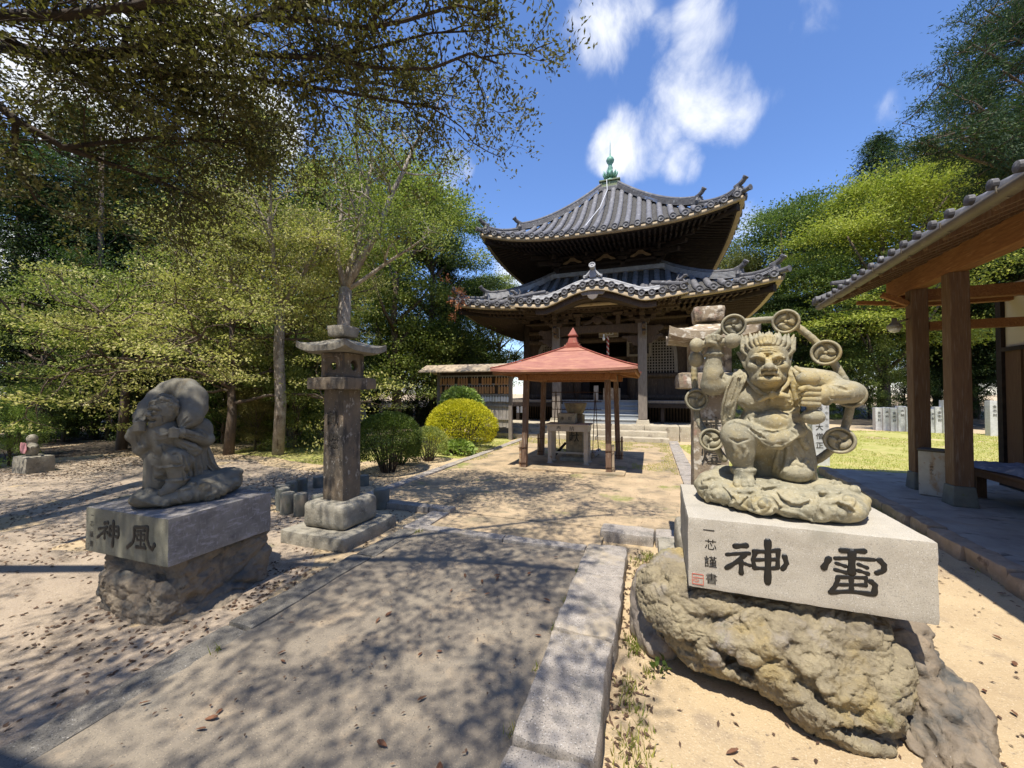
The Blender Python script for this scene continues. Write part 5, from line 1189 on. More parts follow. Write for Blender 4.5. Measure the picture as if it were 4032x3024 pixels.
mb = PB(); pts = []; n_ = 40
th = np.linspace(PI * .98, PI * 2.02, 9); V = []; 
for y in np.linspace(-5.8, .72, 24):
    for t in th: V.append((-1.05 + .065 * math.cos(t), y, rz(-1.05) - .02 + .065 * math.sin(t) - .01 * (1.05 - y) / 6.8))
for i in range(23):
    for j in range(8): pts.append((i * 9 + j, i * 9 + j + 1, (i + 1) * 9 + j + 1, (i + 1) * 9 + j))
mb.add(V, pts); gt = mb.build('gutter', 'gutter_metal', pv, True); sm = gt.modifiers.new('solid', 'SOLIDIFY'); sm.thickness = .006
mb = PB()
for i in range(9):
    y = .45 - i * .72; mb.tube([(-.94, y, rz(-.94) - .03), (-.98, y, rz(-1.05) - .05), (-1.05, y, rz(-1.05) - .10), (-1.12, y, rz(-1.05) - .04), (-1.12, y, rz(-1.05))], .008, 5)
mb.tube([(-1.03, .62, rz(-1.05) - .06), (-1.0, .62, rz(-1.05) - .16), (-.5, .58, 3.06), (-.3, .5, 3.0)], .006, 5)
mb.build('gutter_bracket', 'gutter_metal', gt)
# back wall: plaster above, upright boards below
mb = PB(); mb.box(1.36, 1.44, -6, .74, 2.30, 3.3); mb.build('plaster_panel', 'plaster', pv)
mb = PB()
for i in range(39): y = .72 - i * .178; w = .02 if i % 2 else 0; mb.box(1.34 - w, 1.40, y - .17, y, FZ + .12, 2.24)
mb.build('wall_boards', 'pavilion_board', pv)
mb = PB(); mb.box(1.30, 1.46, -6, .745, 2.24, 2.305); mb.box(1.31, 1.44, .745, .86, FZ, 3.2); mb.box(1.29, 1.46, -6, .74, FZ + .02, FZ + .12); mb.build('wall_frame', 'dark_timber', pv)
mb = PB(); mb.box(1.45, 3.4, .75, .80, FZ, 3.2); mb.build('end_wall', 'dark_timber', pv)
# lamp on the far post
lm = thing('wall_lamp', 'small round lamp bracketed to the farther pavilion post under the eave', 'lamp', PO + PM @ Vector((-.2, 0, 2.7)))
mb = PB(); mb.tube([(-.115, -.02, 2.74), (-.24, -.05, 2.70)], .015, 6); mb.lathe((-.30, -.08, 2.60), [(.03, .16), (.035, .10), (.085, .05), (.10, .0)], 14); mb.build('shade', 'galvanised', lm, True)
mb = PB(); mb.lathe((-.30, -.08, 2.555), [(.001, -.03), (.05, -.015), (.075, .02), (.07, .05)], 14); mb.build('bulb', 'glass_bulb', lm, True)
# bench, cloth and tin bin
bn = thing('wooden_bench', 'low weathered wooden bench with a folded blue cloth inside the pavilion', 'bench', PO + PM @ Vector((1.0, -.5, FZ)))
for k in range(4): mb = PB(); mb.box(.38 + k * .19, .55 + k * .19, -3.6, -.05, .50, .535); mb.build('seat_slat', 'pavilion_board', bn, bevel=.005, seg=1)
mb = PB(); mb.box(.40, .44, -3.55, -.1, .42, .498); mb.box(1.06, 1.10, -3.55, -.1, .42, .498); mb.build('rail', 'pavilion_board', bn)
for y in (-.25, -1.8, -3.4): mb = PB(); mb.box(.46, .56, y - .1, y, FZ, .498); mb.box(.98, 1.04, y - .1, y, FZ, .498); mb.build('leg', 'pavilion_board', bn)
u, v = np.meshgrid(np.linspace(0, 1, 50), np.linspace(0, 1, 40), indexing='ij'); Pc = np.stack([.40 + u.ravel() * .62 + .05 * np.sin(v.ravel() * 7), -1.35 + v.ravel() * 1.15 + .05 * np.sin(u.ravel() * 6), 0 * u.ravel()], 1)
ed = np.clip(np.minimum(np.minimum(u, 1 - u), np.minimum(v, 1 - v)).ravel() * 8, 0, 1); Pc[:, 2] = .548 + ed * (.05 + .06 * vnoise(Pc, 5, 3, 8) + .035 * np.abs(vnoise(Pc, 12, 2, 9)))
Pc = (np.array(PM) @ Pc.T).T + np.array(PO); g = np.arange(2000).reshape(50, 40); cl = np_mesh('folded_cloth', Pc, np.stack([g[:-1, :-1], g[1:, :-1], g[1:, 1:], g[:-1, 1:]], -1).reshape(-1, 4), 'blue_cloth', None, True); tag(cl, 'crumpled blue grey cloth lying on the pavilion bench', 'cloth')
bc = PO + PM @ Vector((-.02, -.42, 0)); bn2 = thing('tin_bin', 'rust stained white tin bin with small black writing between the pavilion posts', 'bin', (bc.x, bc.y, FZ))
mb = MB(); mb.rbox((bc.x, bc.y, FZ + .325), (.27, .27, .63), R(-38)); mb.build('bin_body', 'rusty_white_tin', bn2, bevel=.006); mb = MB(); mb.rbox((bc.x, bc.y, FZ + .655), (.29, .29, .035), R(-38)); mb.build('lid', 'dark_tin', bn2, bevel=.008)
mb = MB(); ax = Vector((math.cos(R(-38)), math.sin(R(-38)), 0)); nr = Vector((ax.y, -ax.x, 0))
ay_ = Vector((math.cos(R(52)), math.sin(R(52)), 0))
fc = Vector((bc.x, bc.y, 0)) - ay_ * .136; text_mesh('三神寺山', 'lettering', fc + ax * .0 + Vector((0, 0, .57)), ax, (0, 0, 1), .04, .003, 'faded_ink', bn2, vertical=True, thick=.002)

# ---------------------------------------------------------------- inscribed stone posts and fences
wp = thing('inscribed_post', 'square white granite post with black characters on the lawn behind the thunder statue', 'stone post', (3.58, 10.7, 0))
V, F = block_arrays(3.42, 3.74, 10.55, 10.87, -.1, 1.38, res=.08, amp=.003, rnd=.012, seed=31); np_mesh('post_shaft', V, F, 'white_granite', wp, True)
text_mesh('奉獻大僧正', 'lettering', (3.55, 10.543, 1.22), (1, 0, 0), (0, 0, 1), .15, .0, 'faded_ink', wp, vertical=True, spacing=1.35, thick=.006)
text_mesh('上中十三日', 'lettering', (3.69, 10.543, 1.27), (1, 0, 0), (0, 0, 1), .07, .0, 'faded_ink', wp, vertical=True, spacing=2.0, thick=.004)
FP = [(3440, 3750, 11, 1.05)]
i = 0
for px in (3455, 3485, 3514, 3545, 3575, 3665, 3690, 3722, 3905, 3952):
    d = direction(px, 1600); t = 23.5 / math.hypot(d.x, d.y) * .98; x, y = d.x * t, d.y * t
    h_ = random.uniform(.95, 1.06) if px < 3715 else 1.32
    o = thing('fence_post', 'upright inscribed white stone post in the row behind the right lawn', 'stone post', (x, y, gz(x, y)), 'stone posts behind the right lawn')
    V, F = block_arrays(x - .13, x + .13, y - .13, y + .13, gz(x, y) - .1, gz(x, y) + h_, res=.12, amp=.006, rnd=.015, seed=200 + i); np_mesh('post_shaft', V, F, 'white_granite', o, True)
    text_mesh('奉納' if i % 2 else '金壱封', 'lettering', (x, y - .137, gz(x, y) + h_ - .22), (1, 0, 0), (0, 0, 1), .12, .0, 'faded_ink', o, vertical=True, spacing=1.3, thick=.004); i += 1
for i in range(11):
    x = -12.2 + i * .235; y = 10.6 + i * .10; z = gz(x, y)
    o = thing('stone_picket', 'pale upright stone slat in the fence left of the gnarled trees', 'fence slat', (x, y, z), 'stone slats of the left fence')
    V, F = block_arrays(x - .10, x + .10, y - .05, y + .05, z - .1, z + 1.02 + .05 * (i % 3), res=.1, amp=.012, rnd=.012, seed=300 + i); np_mesh('slat_body', V, F, 'base_stone', o, True)
for i in range(6):
    x = -14.6 + i * 1.75; y = 17.2 + i * .5
    o = thing('stone_wall_panel', 'low grey stone panel in the boundary wall behind the azalea bushes', 'wall panel', (x, y, 0), 'panels of the low boundary wall')
    V, F = block_arrays(x - .85, x + .85, y - .08, y + .08, -.2, .78, res=.15, amp=.01, rnd=.015, seed=330 + i); np_mesh('panel_body', V, F, 'base_stone', o, True); V, F = block_arrays(x + .86, x + .98, y - .09, y + .09, -.2, .85, res=.15, amp=.006, rnd=.015, seed=340 + i); np_mesh('panel_post', V, F, 'base_stone', o, True)
# small wayside statues with bibs
for (x, y, s_, lab) in ((-12.05, 4.35, 1.0, 'little wayside stone figure with a pink bib at the left frame edge'), (-10.3, 8.75, .95, 'little wayside stone figure in a niche beside the leafy shrubs')):
    z = gz(x, y); o = thing('wayside_statue', lab, 'small statue', (x, y, z))
    V, F = block_arrays(x - .28 * s_, x + .28 * s_, y - .2, y + .22, z - .1, z + .34 * s_, res=.06, amp=.012, rnd=.03, seed=350); np_mesh('pedestal', V, F, 'base_stone', o, True)
    if s_ < 1: V, F = block_arrays(x - .25, x + .25, y + .02, y + .2, z + .3, z + 1.02, res=.06, amp=.012, rnd=.05, seed=352); np_mesh('niche_back', V, F, 'base_stone', o, True)
    q = Clay((x - .25, y - .25, z + .28), (x + .25, y + .25, z + 1.0), .012)
    q.ell((x, y - .02, z + .47), (.13, .10, .17)); q.ell((x, y - .02, z + .68), (.085, .085, .10), None, .03); q.cap((x - .12, y - .03, z + .52), (x - .02, y - .10, z + .45), .04, .03); q.cap((x + .12, y - .03, z + .52), (x + .02, y - .10, z + .45), .04, .03); q.build('figure', 'base_stone', o)
    mb = MB(); mb.prism([(-.10, .02), (.10, .02), (.13, -.12), (.07, -.2), (-.07, -.2), (-.13, -.12)], (x, y - .135, z + .60), (1, 0, 0), (0, 0, 1), (0, -.012, 0)); mb.build('bib', 'pink_bib', o, bevel=.005)
# ---------------------------------------------------------------- stone lanterns
def lantern(X, Y, lab, m1, z0=-.12, text=True, sc_=1.0, base=True):
    t = thing('stone_lantern', lab, 'stone lantern', (X, Y, z0))
    def blk(nm, hw, za, zb, m, par=t, **k): 
        V, F = block_arrays(X - hw, X + hw, Y - hw, Y + hw, za, zb, **{**dict(res=.04, amp=.006, rnd=.02, seed=int(abs(X) * 100 + za * 50)), **k}); return np_mesh(nm, V, F, m, par, True)
    blk('base_plate', .44, z0, .09, 'base_stone', amp=.010, rnd=.025)
    blk('base_block', .29, .091, .37, 'base_stone', amp=.012, rnd=.06)
    sh_ = blk('shaft', .145, .36, 1.63, m1, amp=.006, rnd=.015, top=(.97, .97))
    blk('platform', .27, 1.628, 1.765, m1, amp=.008, rnd=.02)
    # fire box with square front windows and round side ones cut right through
    V, F = block_arrays(X - .165, X + .165, Y - .165, Y + .165, 1.766, 2.045, res=.03, amp=.003, rnd=.008, seed=7)
    fb = np_mesh('fire_box', V, F, m1, t, True)
    cl = Clay((X - .19, Y - .19, 1.75), (X + .19, Y + .19, 2.06), .0075)
    cl.rbox((X, Y, 1.905), (.165, .165, .14), None, .01, .0); cl.rbox((X, Y, 1.905), (.125, .125, .115), None, .01, .0, 's')
    for yy in (-1, 1): cl.rbox((X, Y + yy * .165, 1.90), (.105, .018, .095), None, .004, .0, 's'); cl.cap((X, Y + yy * .1, 1.895), (X, Y + yy * .2, 1.895), .045, .045, .0, 's')
    cl.cap((X - .25, Y, 1.905), (X + .25, Y, 1.905), .06, .06, .0, 's')
    me = fb.data; V2, F2 = cl.mesh(); bpy.data.objects.remove(fb); fb = np_mesh('fire_box', V2, F2, m1, t, True)
    # curved roof with lifted corners
    nb = NB(); n = 21
    for lay, flip in ((0, 0), (1, 1)):
        G = []
        for i in range(n):
            row = []
            for j in range(n):
                u = -1 + 2 * i / (n - 1); v = -1 + 2 * j / (n - 1); r = max(abs(u), abs(v)); co = min(abs(u), abs(v)) / max(r, 1e-6)
                if lay == 0: z = 2.27 - .155 * r ** .75 + .06 * r ** 5 * co ** 3 if r > .25 else 2.27 - .155 * .25 ** .75
                else: z = 2.05 + .055 * r ** 5 * co ** 3 if r > .35 else 2.05
                row.append((X + u * .345, Y + v * .345, z))
            G.append(row)
        G = np.array(G); nb.grid(G, bool(flip)); 
        if lay == 0: top = G
        else: bot = G
    for e0, e1 in ((top[0], bot[0]), (bot[-1], top[-1]), (bot[:, 0], top[:, 0]), (top[:, -1], bot[:, -1])): nb.grid(np.stack([e0, e1], 1))
    V = np.concatenate(nb.V); V = V + .006 * np.stack([vnoise(V + q, 12, 3, 5) for q in range(3)], 1); np_mesh('lantern_roof', V, np.concatenate(nb.F), m1 if m1 != 'lantern_stone' else 'base_stone', t, True)
    V, F = block_arrays(X - .12, X + .12, Y - .12, Y + .12, 2.235, 2.37, res=.03, amp=.006, rnd=.025, seed=9, top=(1.1, 1.1)); np_mesh('top_knob', V, F, 'base_stone' if m1 == 'lantern_stone' else m1, t, True)
    if text:
        text_mesh('献燈', 'lettering', (X - .0, Y - .152, 1.30), (1, 0, 0), (0, 0, 1), .17, .0, 'faded_ink', sh_, vertical=True, spacing=1.45, thick=.01)
    return t
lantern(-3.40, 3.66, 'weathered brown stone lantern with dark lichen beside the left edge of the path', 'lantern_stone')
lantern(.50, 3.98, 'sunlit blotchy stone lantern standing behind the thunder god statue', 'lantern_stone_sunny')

# round mock-log edging beside the left lantern
def mock_log(x, y, r_, h_, lab):
    z = gz(x, y); o = thing('edging_log', lab, 'edging log', (x, y, z), 'mock log edging round the left lantern')
    mb = MB(); n = 18; ang = np.linspace(0, 2 * PI, n, endpoint=False)
    mb.lathe((x, y, z), [(r_ * 1.02, -.05), (r_, .02), (r_ * .97, h_ * .5), (r_, h_ - .012), (r_ * .93, h_)], 20); a = mb.build('log_body', 'mossy_concrete', o, True)
    mb = MB(); mb.lathe((x, y, z), [(r_ * .80, h_ + .001), (r_ * .78, h_ + .004)], 20); mb.build('log_top', 'base_stone', o)
LG = [(-5.10, 4.30, .085, .27), (-4.86, 4.12, .085, .30), (-4.66, 4.02, .09, .28), (-4.42, 4.02, .088, .29), (-4.22, 4.12, .085, .27), (-4.02, 4.26, .08, .26), (-5.30, 4.52, .085, .22), (-5.44, 4.76, .085, .21), (-5.50, 5.02, .085, .20), (-5.42, 5.28, .085, .19), (-5.25, 5.5, .08, .18), (-5.02, 5.64, .08, .18), (-4.78, 5.68, .08, .18), (-3.62, 4.66, .11, .27)]
for i, (x, y, r_, h_) in enumerate(LG): mock_log(x, y, r_, h_, 'round grey mock log in the curved edging beside the left lantern')

# ---------------------------------------------------------------- plinths and the boulders that carry them
KAMI = [(0.012, [(0.231, -0.131), (0.286, -0.119)]), (0.0087, [(0.192, -0.182), (0.235, -0.17), (0.299, -0.159)]), (0.0102, [(0.279, -0.168), (0.239, -0.214), (0.19, -0.253)]), (0.0102, [(0.26, -0.204), (0.26, -0.271)]), (0.0076, [(0.275, -0.216), (0.302, -0.223)]), (0.0092, [(0.326, -0.153), (0.315, -0.191), (0.322, -0.235)]), (0.0092, [(0.319, -0.145), (0.385, -0.138), (0.433, -0.122)]), (0.0083, [(0.325, -0.189), (0.425, -0.172)]), (0.0084, [(0.318, -0.233), (0.376, -0.227), (0.424, -0.216)]), (0.0104, [(0.457, -0.149), (0.466, -0.187), (0.449, -0.219)]), (0.0088, [(0.43, -0.123), (0.426, -0.216)]), (0.0139, [(0.384, -0.082), (0.384, -0.18), (0.381, -0.298)])]
RAI = [(0.0103, [(0.695, -0.087), (0.79, -0.078)]), (0.0144, [(0.74, -0.088), (0.736, -0.194)]), (0.0119, [(0.646, -0.134), (0.624, -0.185)]), (0.0081, [(0.671, -0.13), (0.735, -0.119), (0.826, -0.114)]), (0.0104, [(0.845, -0.111), (0.864, -0.134), (0.862, -0.16), (0.835, -0.177)]), (0.0074, [(0.675, -0.153), (0.714, -0.163)]), (0.0081, [(0.67, -0.186), (0.718, -0.194)]), (0.0072, [(0.763, -0.145), (0.799, -0.157)]), (0.0086, [(0.762, -0.176), (0.801, -0.186)]), (0.0096, [(0.681, -0.223), (0.673, -0.261), (0.654, -0.298)]), (0.0081, [(0.679, -0.22), (0.793, -0.206)]), (0.0074, [(0.682, -0.257), (0.789, -0.241)]), (0.0097, [(0.649, -0.301), (0.732, -0.282), (0.82, -0.281)]), (0.0094, [(0.735, -0.211), (0.735, -0.279)]), (0.0106, [(0.809, -0.219), (0.828, -0.235), (0.824, -0.278)]), (0.0071, [(0.793, -0.206), (0.791, -0.245)])]
K2 = [(0.0163, [(0.234, -0.101), (0.279, -0.092)]), (0.0124, [(0.162, -0.15), (0.27, -0.126)]), (0.0142, [(0.256, -0.132), (0.22, -0.171), (0.152, -0.214)]), (0.0142, [(0.236, -0.163), (0.238, -0.213)]), (0.0122, [(0.245, -0.162), (0.277, -0.167)]), (0.014, [(0.3, -0.119), (0.296, -0.187)]), (0.012, [(0.299, -0.115), (0.398, -0.112)]), (0.012, [(0.301, -0.15), (0.39, -0.142)]), (0.012, [(0.298, -0.187), (0.381, -0.184)]), (0.0157, [(0.398, -0.112), (0.404, -0.169), (0.391, -0.189)]), (0.0179, [(0.342, -0.077), (0.345, -0.169), (0.334, -0.257)])]
KAZE = [(0.017, [(0.581, -0.097), (0.583, -0.16), (0.565, -0.204), (0.504, -0.246)]), (0.0151, [(0.581, -0.094), (0.728, -0.078)]), (0.0182, [(0.728, -0.078), (0.721, -0.156), (0.745, -0.206), (0.778, -0.228), (0.805, -0.189)]), (0.0112, [(0.61, -0.121), (0.698, -0.105)]), (0.0112, [(0.61, -0.145), (0.699, -0.135), (0.694, -0.174), (0.615, -0.18), (0.61, -0.145)]), (0.013, [(0.654, -0.113), (0.654, -0.229)]), (0.015, [(0.603, -0.231), (0.709, -0.225)]), (0.0129, [(0.69, -0.201), (0.709, -0.228)])]
def plinth(A, B, depth, hgt, lab, mats, chars, rsc, small, seal, side_mat=None):
    A = Vector(A); B = Vector(B); ax = (B - A).normalized(); L = (B - A).length; nrm = Vector((ax.y, -ax.x, 0)); back = -nrm
    ctr = A + ax * (L / 2) + back * (depth / 2)
    t = thing('inscribed_plinth', lab, 'plinth', (ctr.x, ctr.y, A.z - hgt))
    V, F = block_arrays(0, L, 0, depth, -hgt, 0, res=.022, amp=.0032, rnd=.009, seed=17, nsc=26)
    V = np.array([tuple(A + ax * q[0] + back * q[1] + Vector((0, 0, q[2]))) for q in V]); o = np_mesh('plinth_block', V, F, mats[0], t, False)
    if side_mat:
        o.data.materials.append(MATS[side_mat]); mi = np.zeros(len(F), np.int32); Fn = np.zeros((len(F), 3)); 
        c = V[F].mean(1); loc = (c - np.array(A)) @ np.array(ax); lz = c[:, 2] - A.z
        mi[(loc > L - .008) | (lz > -.007)] = 1; o.data.polygons.foreach_set('material_index', mi)
    for nm, st in chars:
        mb = MB()
        for r_, pts in st:
            r_ *= rsc; P = [A + ax * u + Vector((0, 0, v)) + nrm * .001 for u, v in pts]
            # densify and give the brush stroke swelling ends
            Q = []; 
            for a, b in zip(P[:-1], P[1:]): Q += [a.lerp(b, k / 4) for k in range(4)]
            Q.append(P[-1]); n = len(Q); d0 = (Q[1] - Q[0]).normalized(); d1 = (Q[-1] - Q[-2]).normalized(); Q = [Q[0] - d0 * r_ * .8] + Q + [Q[-1] + d1 * r_ * .8]
            rad = [r_ * .55] + [r_ * (1.06 + .10 * math.sin(i * 2.1) - .14 * math.sin(PI * i / max(1, n - 1))) for i in range(n)] + [r_ * .55]
            mb.tube(Q, rad, 10, True, .18, nrm)
        mb.build(nm, 'ink', t, True)
    for chh, (u, v), s_ in small: text_mesh(chh, 'lettering', A + ax * u + Vector((0, 0, v)), ax, (0, 0, 1), s_, .002, 'ink', t, thick=.004)
    if seal:
        (u, v), s_, m_ = seal; o_ = A + ax * u + Vector((0, 0, v)) + nrm * .0015; mb = MB()
        for a, b in (((-1, -1), (1, -1)), ((1, -1), (1, 1)), ((1, 1), (-1, 1)), ((-1, 1), (-1, -1)), ((0, .3), (1, .3))):
            mb.beam(o_ + ax * a[0] * s_ + Vector((0, 0, a[1] * s_)), o_ + ax * b[0] * s_ + Vector((0, 0, b[1] * s_)), .003, .0015, nrm)
        mb.build('seal_frame', m_, t); text_mesh('芯', 'seal_lettering', o_ - ax * s_ * .35, ax, (0, 0, 1), s_ * 1.2, .001, m_, t, thick=.002)
    return t
plinth((.191, 2.407, .9), (1.256, 2.385, .9), .852, .385, 'pale granite plinth with two large black characters and a red seal on a yellowish boulder', ['granite'], [('large_character', KAMI), ('large_character', RAI)], 1.22,
       [('一', (.106, -.061), .060), ('芯', (.114, -.138), .062), ('謹', (.113, -.231), .066), ('書', (.117, -.323), .062)], ((.049, -.337), .0275, 'red_ink'))
plinth((-4.086, 1.753, .72), (-3.143, 1.77, .72), .79, .333, 'scratched purplish granite plinth with two black characters on a brown boulder', ['granite_stained'], [('large_character', K2), ('large_character', KAZE)], .92,
       [('一', (.086, -.055), .04), ('芯', (.084, -.118), .045), ('謹', (.083, -.196), .048), ('書', (.083, -.268), .045)], ((.03, -.29), .02, 'boulder_brown'), 'granite_scratched')

def worley(P, scale, seed):
    Q = P * scale; I = np.floor(Q).astype(np.int64); d1 = np.full(len(P), 9.); d2 = np.full(len(P), 9.); idc = np.zeros(len(P))
    for dx in (-1, 0, 1):
        for dy in (-1, 0, 1):
            for dz in (-1, 0, 1):
                J = I + np.array([dx, dy, dz]); o_ = np.stack([hash3(J[:, 0], J[:, 1], J[:, 2], seed + q) for q in range(3)], 1); d = np.linalg.norm(J + o_ - Q, axis=1)
                n1 = d < d1; d2 = np.where(n1, d1, np.minimum(d2, d)); idc = np.where(n1, hash3(J[:, 0], J[:, 1], J[:, 2], seed + 9), idc); d1 = np.where(n1, d, d1)
    return d1, d2, idc
def vnormals(V, F):
    a = np.cross(V[F[:, 2]] - V[F[:, 0]], V[F[:, 3]] - V[F[:, 1]]); N = np.zeros_like(V)
    for k in range(4): np.add.at(N, F[:, k], a)
    return N / (np.linalg.norm(N, axis=1, keepdims=True) + 1e-9)
def crag(V, F, seed, plates, ridges, st=(1, 1, 1), rot=None):
    """break a smooth lump into plates, ledges, cracks and crumbly ridges"""
    N = vnormals(V, F); P = (V @ (rot if rot is not None else np.eye(3))) * np.array(st); W_ = P + .05 * np.stack([vnoise(P + k * 2.2, 7, 3, seed + k) for k in range(3)], 1); d = np.zeros(len(V))
    for sc_, amp, cr in plates:
        d1, d2, i_ = worley(W_, sc_, seed + int(sc_)); d += amp * (i_ - .5) * np.clip((d2 - d1) * 5, 0, 1) - cr * np.exp(-(d2 - d1) / .055)
    for sc_, amp in ridges: n = vnoise(P, sc_, 4, seed + int(sc_ * 3), .6); d += amp * (.5 - np.abs(n)) * 2 - amp * .4
    return V + N * d[:, None]
def rock(name, lab, parts_, cuts, lo, hi, h, m, loc, rough, zcut=None, top=None, pits=None, cr=None, boxes=()):
    q = Clay(lo, hi, h)
    for c, r, M in parts_: q.ell(c, r, M, .10)
    for c, hs, M in boxes: q.rbox(c, hs, M, .05, .06)
    for c, r, M in cuts: q.ell(c, r, M, .035, 's')
    if pits:
        r_ = np.random.default_rng(pits[1])
        V, F = q.mesh(); idx = r_.choice(len(V), pits[0])
        for i in idx: s_ = r_.uniform(.012, .038); q.ell(V[i] + r_.normal(0, .006, 3), (s_ * r_.uniform(.8, 2.2), s_ * r_.uniform(.6, 1.2), s_ * r_.uniform(.4, .9)), None, .02, 's')
    if top is not None: q.F = np.maximum(q.F, (q.ax[2] - top)[None, None, :].astype(np.float32))
    V, F = q.mesh()
    for sc_, amp, sd_ in rough: V = V + amp * np.stack([vnoise(V + k * 5.1, sc_, 3, sd_ + k * 3) for k in range(3)], 1)
    if cr: V = crag(V, F, *cr)
    if top is not None: V[:, 2] = np.minimum(V[:, 2], top + .002)
    o = np_mesh(name, V, F, m, None, True); tag(o, lab, 'boulder'); return o
def rotm(ax_, deg): return np.array(Matrix.Rotation(R(deg), 3, ax_))
# right boulder: a long weathered block with an overhanging lower lip, its long axis running towards the viewer's right
M1 = rotm('Z', -24) @ rotm('Y', 13)
rock('boulder', 'yellowish pitted boulder leaning under the pale granite plinth',
     [((.42, 2.72, .22), (.50, .40, .27), rotm('Z', -8) @ rotm('Y', 8)), ((.74, 2.52, .17), (.39, .27, .26), M1), ((.86, 2.68, .22), (.34, .32, .26), rotm('Z', -10)), ((.24, 2.80, .30), (.28, .34, .25), None), ((.86, 2.38, .09), (.24, .18, .17), M1), ((1.0, 2.52, .20), (.15, .18, .19), None)],
     [((.56, 2.22, .26), (.24, .09, .04), rotm('Y', 24)), ((.85, 2.14, .15), (.20, .09, .045), rotm('Y', 14)), ((.42, 2.36, .18), (.10, .09, .05), rotm('Y', 30)), ((.98, 2.2, .05), (.2, .1, .035), rotm('Y', 5)), ((.34, 2.36, .36), (.12, .1, .05), None), ((.72, 2.24, .40), (.12, .08, .03), rotm('Y', 20))],
     (-.25, 1.85, -.18), (1.45, 3.4, .62), .0085, 'boulder', None, [(2.6, .045, 5), (5, .03, 7)], top=.506, pits=(130, 4), cr=(3, [(2.6, .05, .022), (7.0, .016, .010)], [(8, .010), (20, .011), (45, .009), (100, .006)], (1, 1, 1.7), rotm('Y', -24)))
rock('boulder', 'brown squared boulder under the scratched purplish plinth',
     [((-3.84, 2.08, -.10), (.24, .22, .16), rotm('Z', 20)), ((-3.3, 2.1, -.10), (.24, .30, .10), None)],
     [((-3.18, 1.98, .08), (.05, .06, .03), None), ((-3.45, 1.72, .2), (.03, .04, .2), rotm('X', 10))],
     (-4.5, 1.5, -.25), (-2.8, 2.9, .5), .0085, 'boulder_brown', None, [(3.2, .04, 15), (9, .012, 17)], top=.392, pits=(30, 6), cr=(8, [(2.2, .04, .02), (6, .014, .008)], [(5, .016), (11, .012), (28, .007), (70, .004)], (1, 1, 1.5), None),
     boxes=[((-3.58, 2.20, .10), (.38, .37, .34), rotm('Z', 2)), ((-3.60, 2.12, .0), (.38, .34, .24), rotm('Z', -2))])
rock('boulder', 'dark mossy slab of rock propped behind the right end of the yellowish boulder',
     [((1.18, 2.80, .12), (.26, .34, .36), rotm('Z', 10)), ((1.36, 2.56, .0), (.17, .30, .20), rotm('Z', -25)), ((1.30, 2.30, -.06), (.18, .22, .11), None)], [], (.8, 1.85, -.2), (1.75, 3.3, .55), .014, 'boulder_brown', None, [(3.4, .05, 25), (9, .025, 27), (24, .012, 29)], top=.505, pits=(20, 8), cr=(5, [(3.5, .06, .03), (10, .02, .01)], [(12, .014), (34, .006)], (1, 1, 1.5), None))
rock('boulder', 'pale edge stone showing at the left foot of the yellowish boulder',
     [((-.02, 2.98, .12), (.13, .30, .24), rotm('X', -25)), ((.05, 2.85, .02), (.16, .3, .14), None)], [], (-.3, 2.4, -.2), (.35, 3.45, .5), .014, 'boulder_pale', None, [(5, .03, 35), (14, .014, 37)])
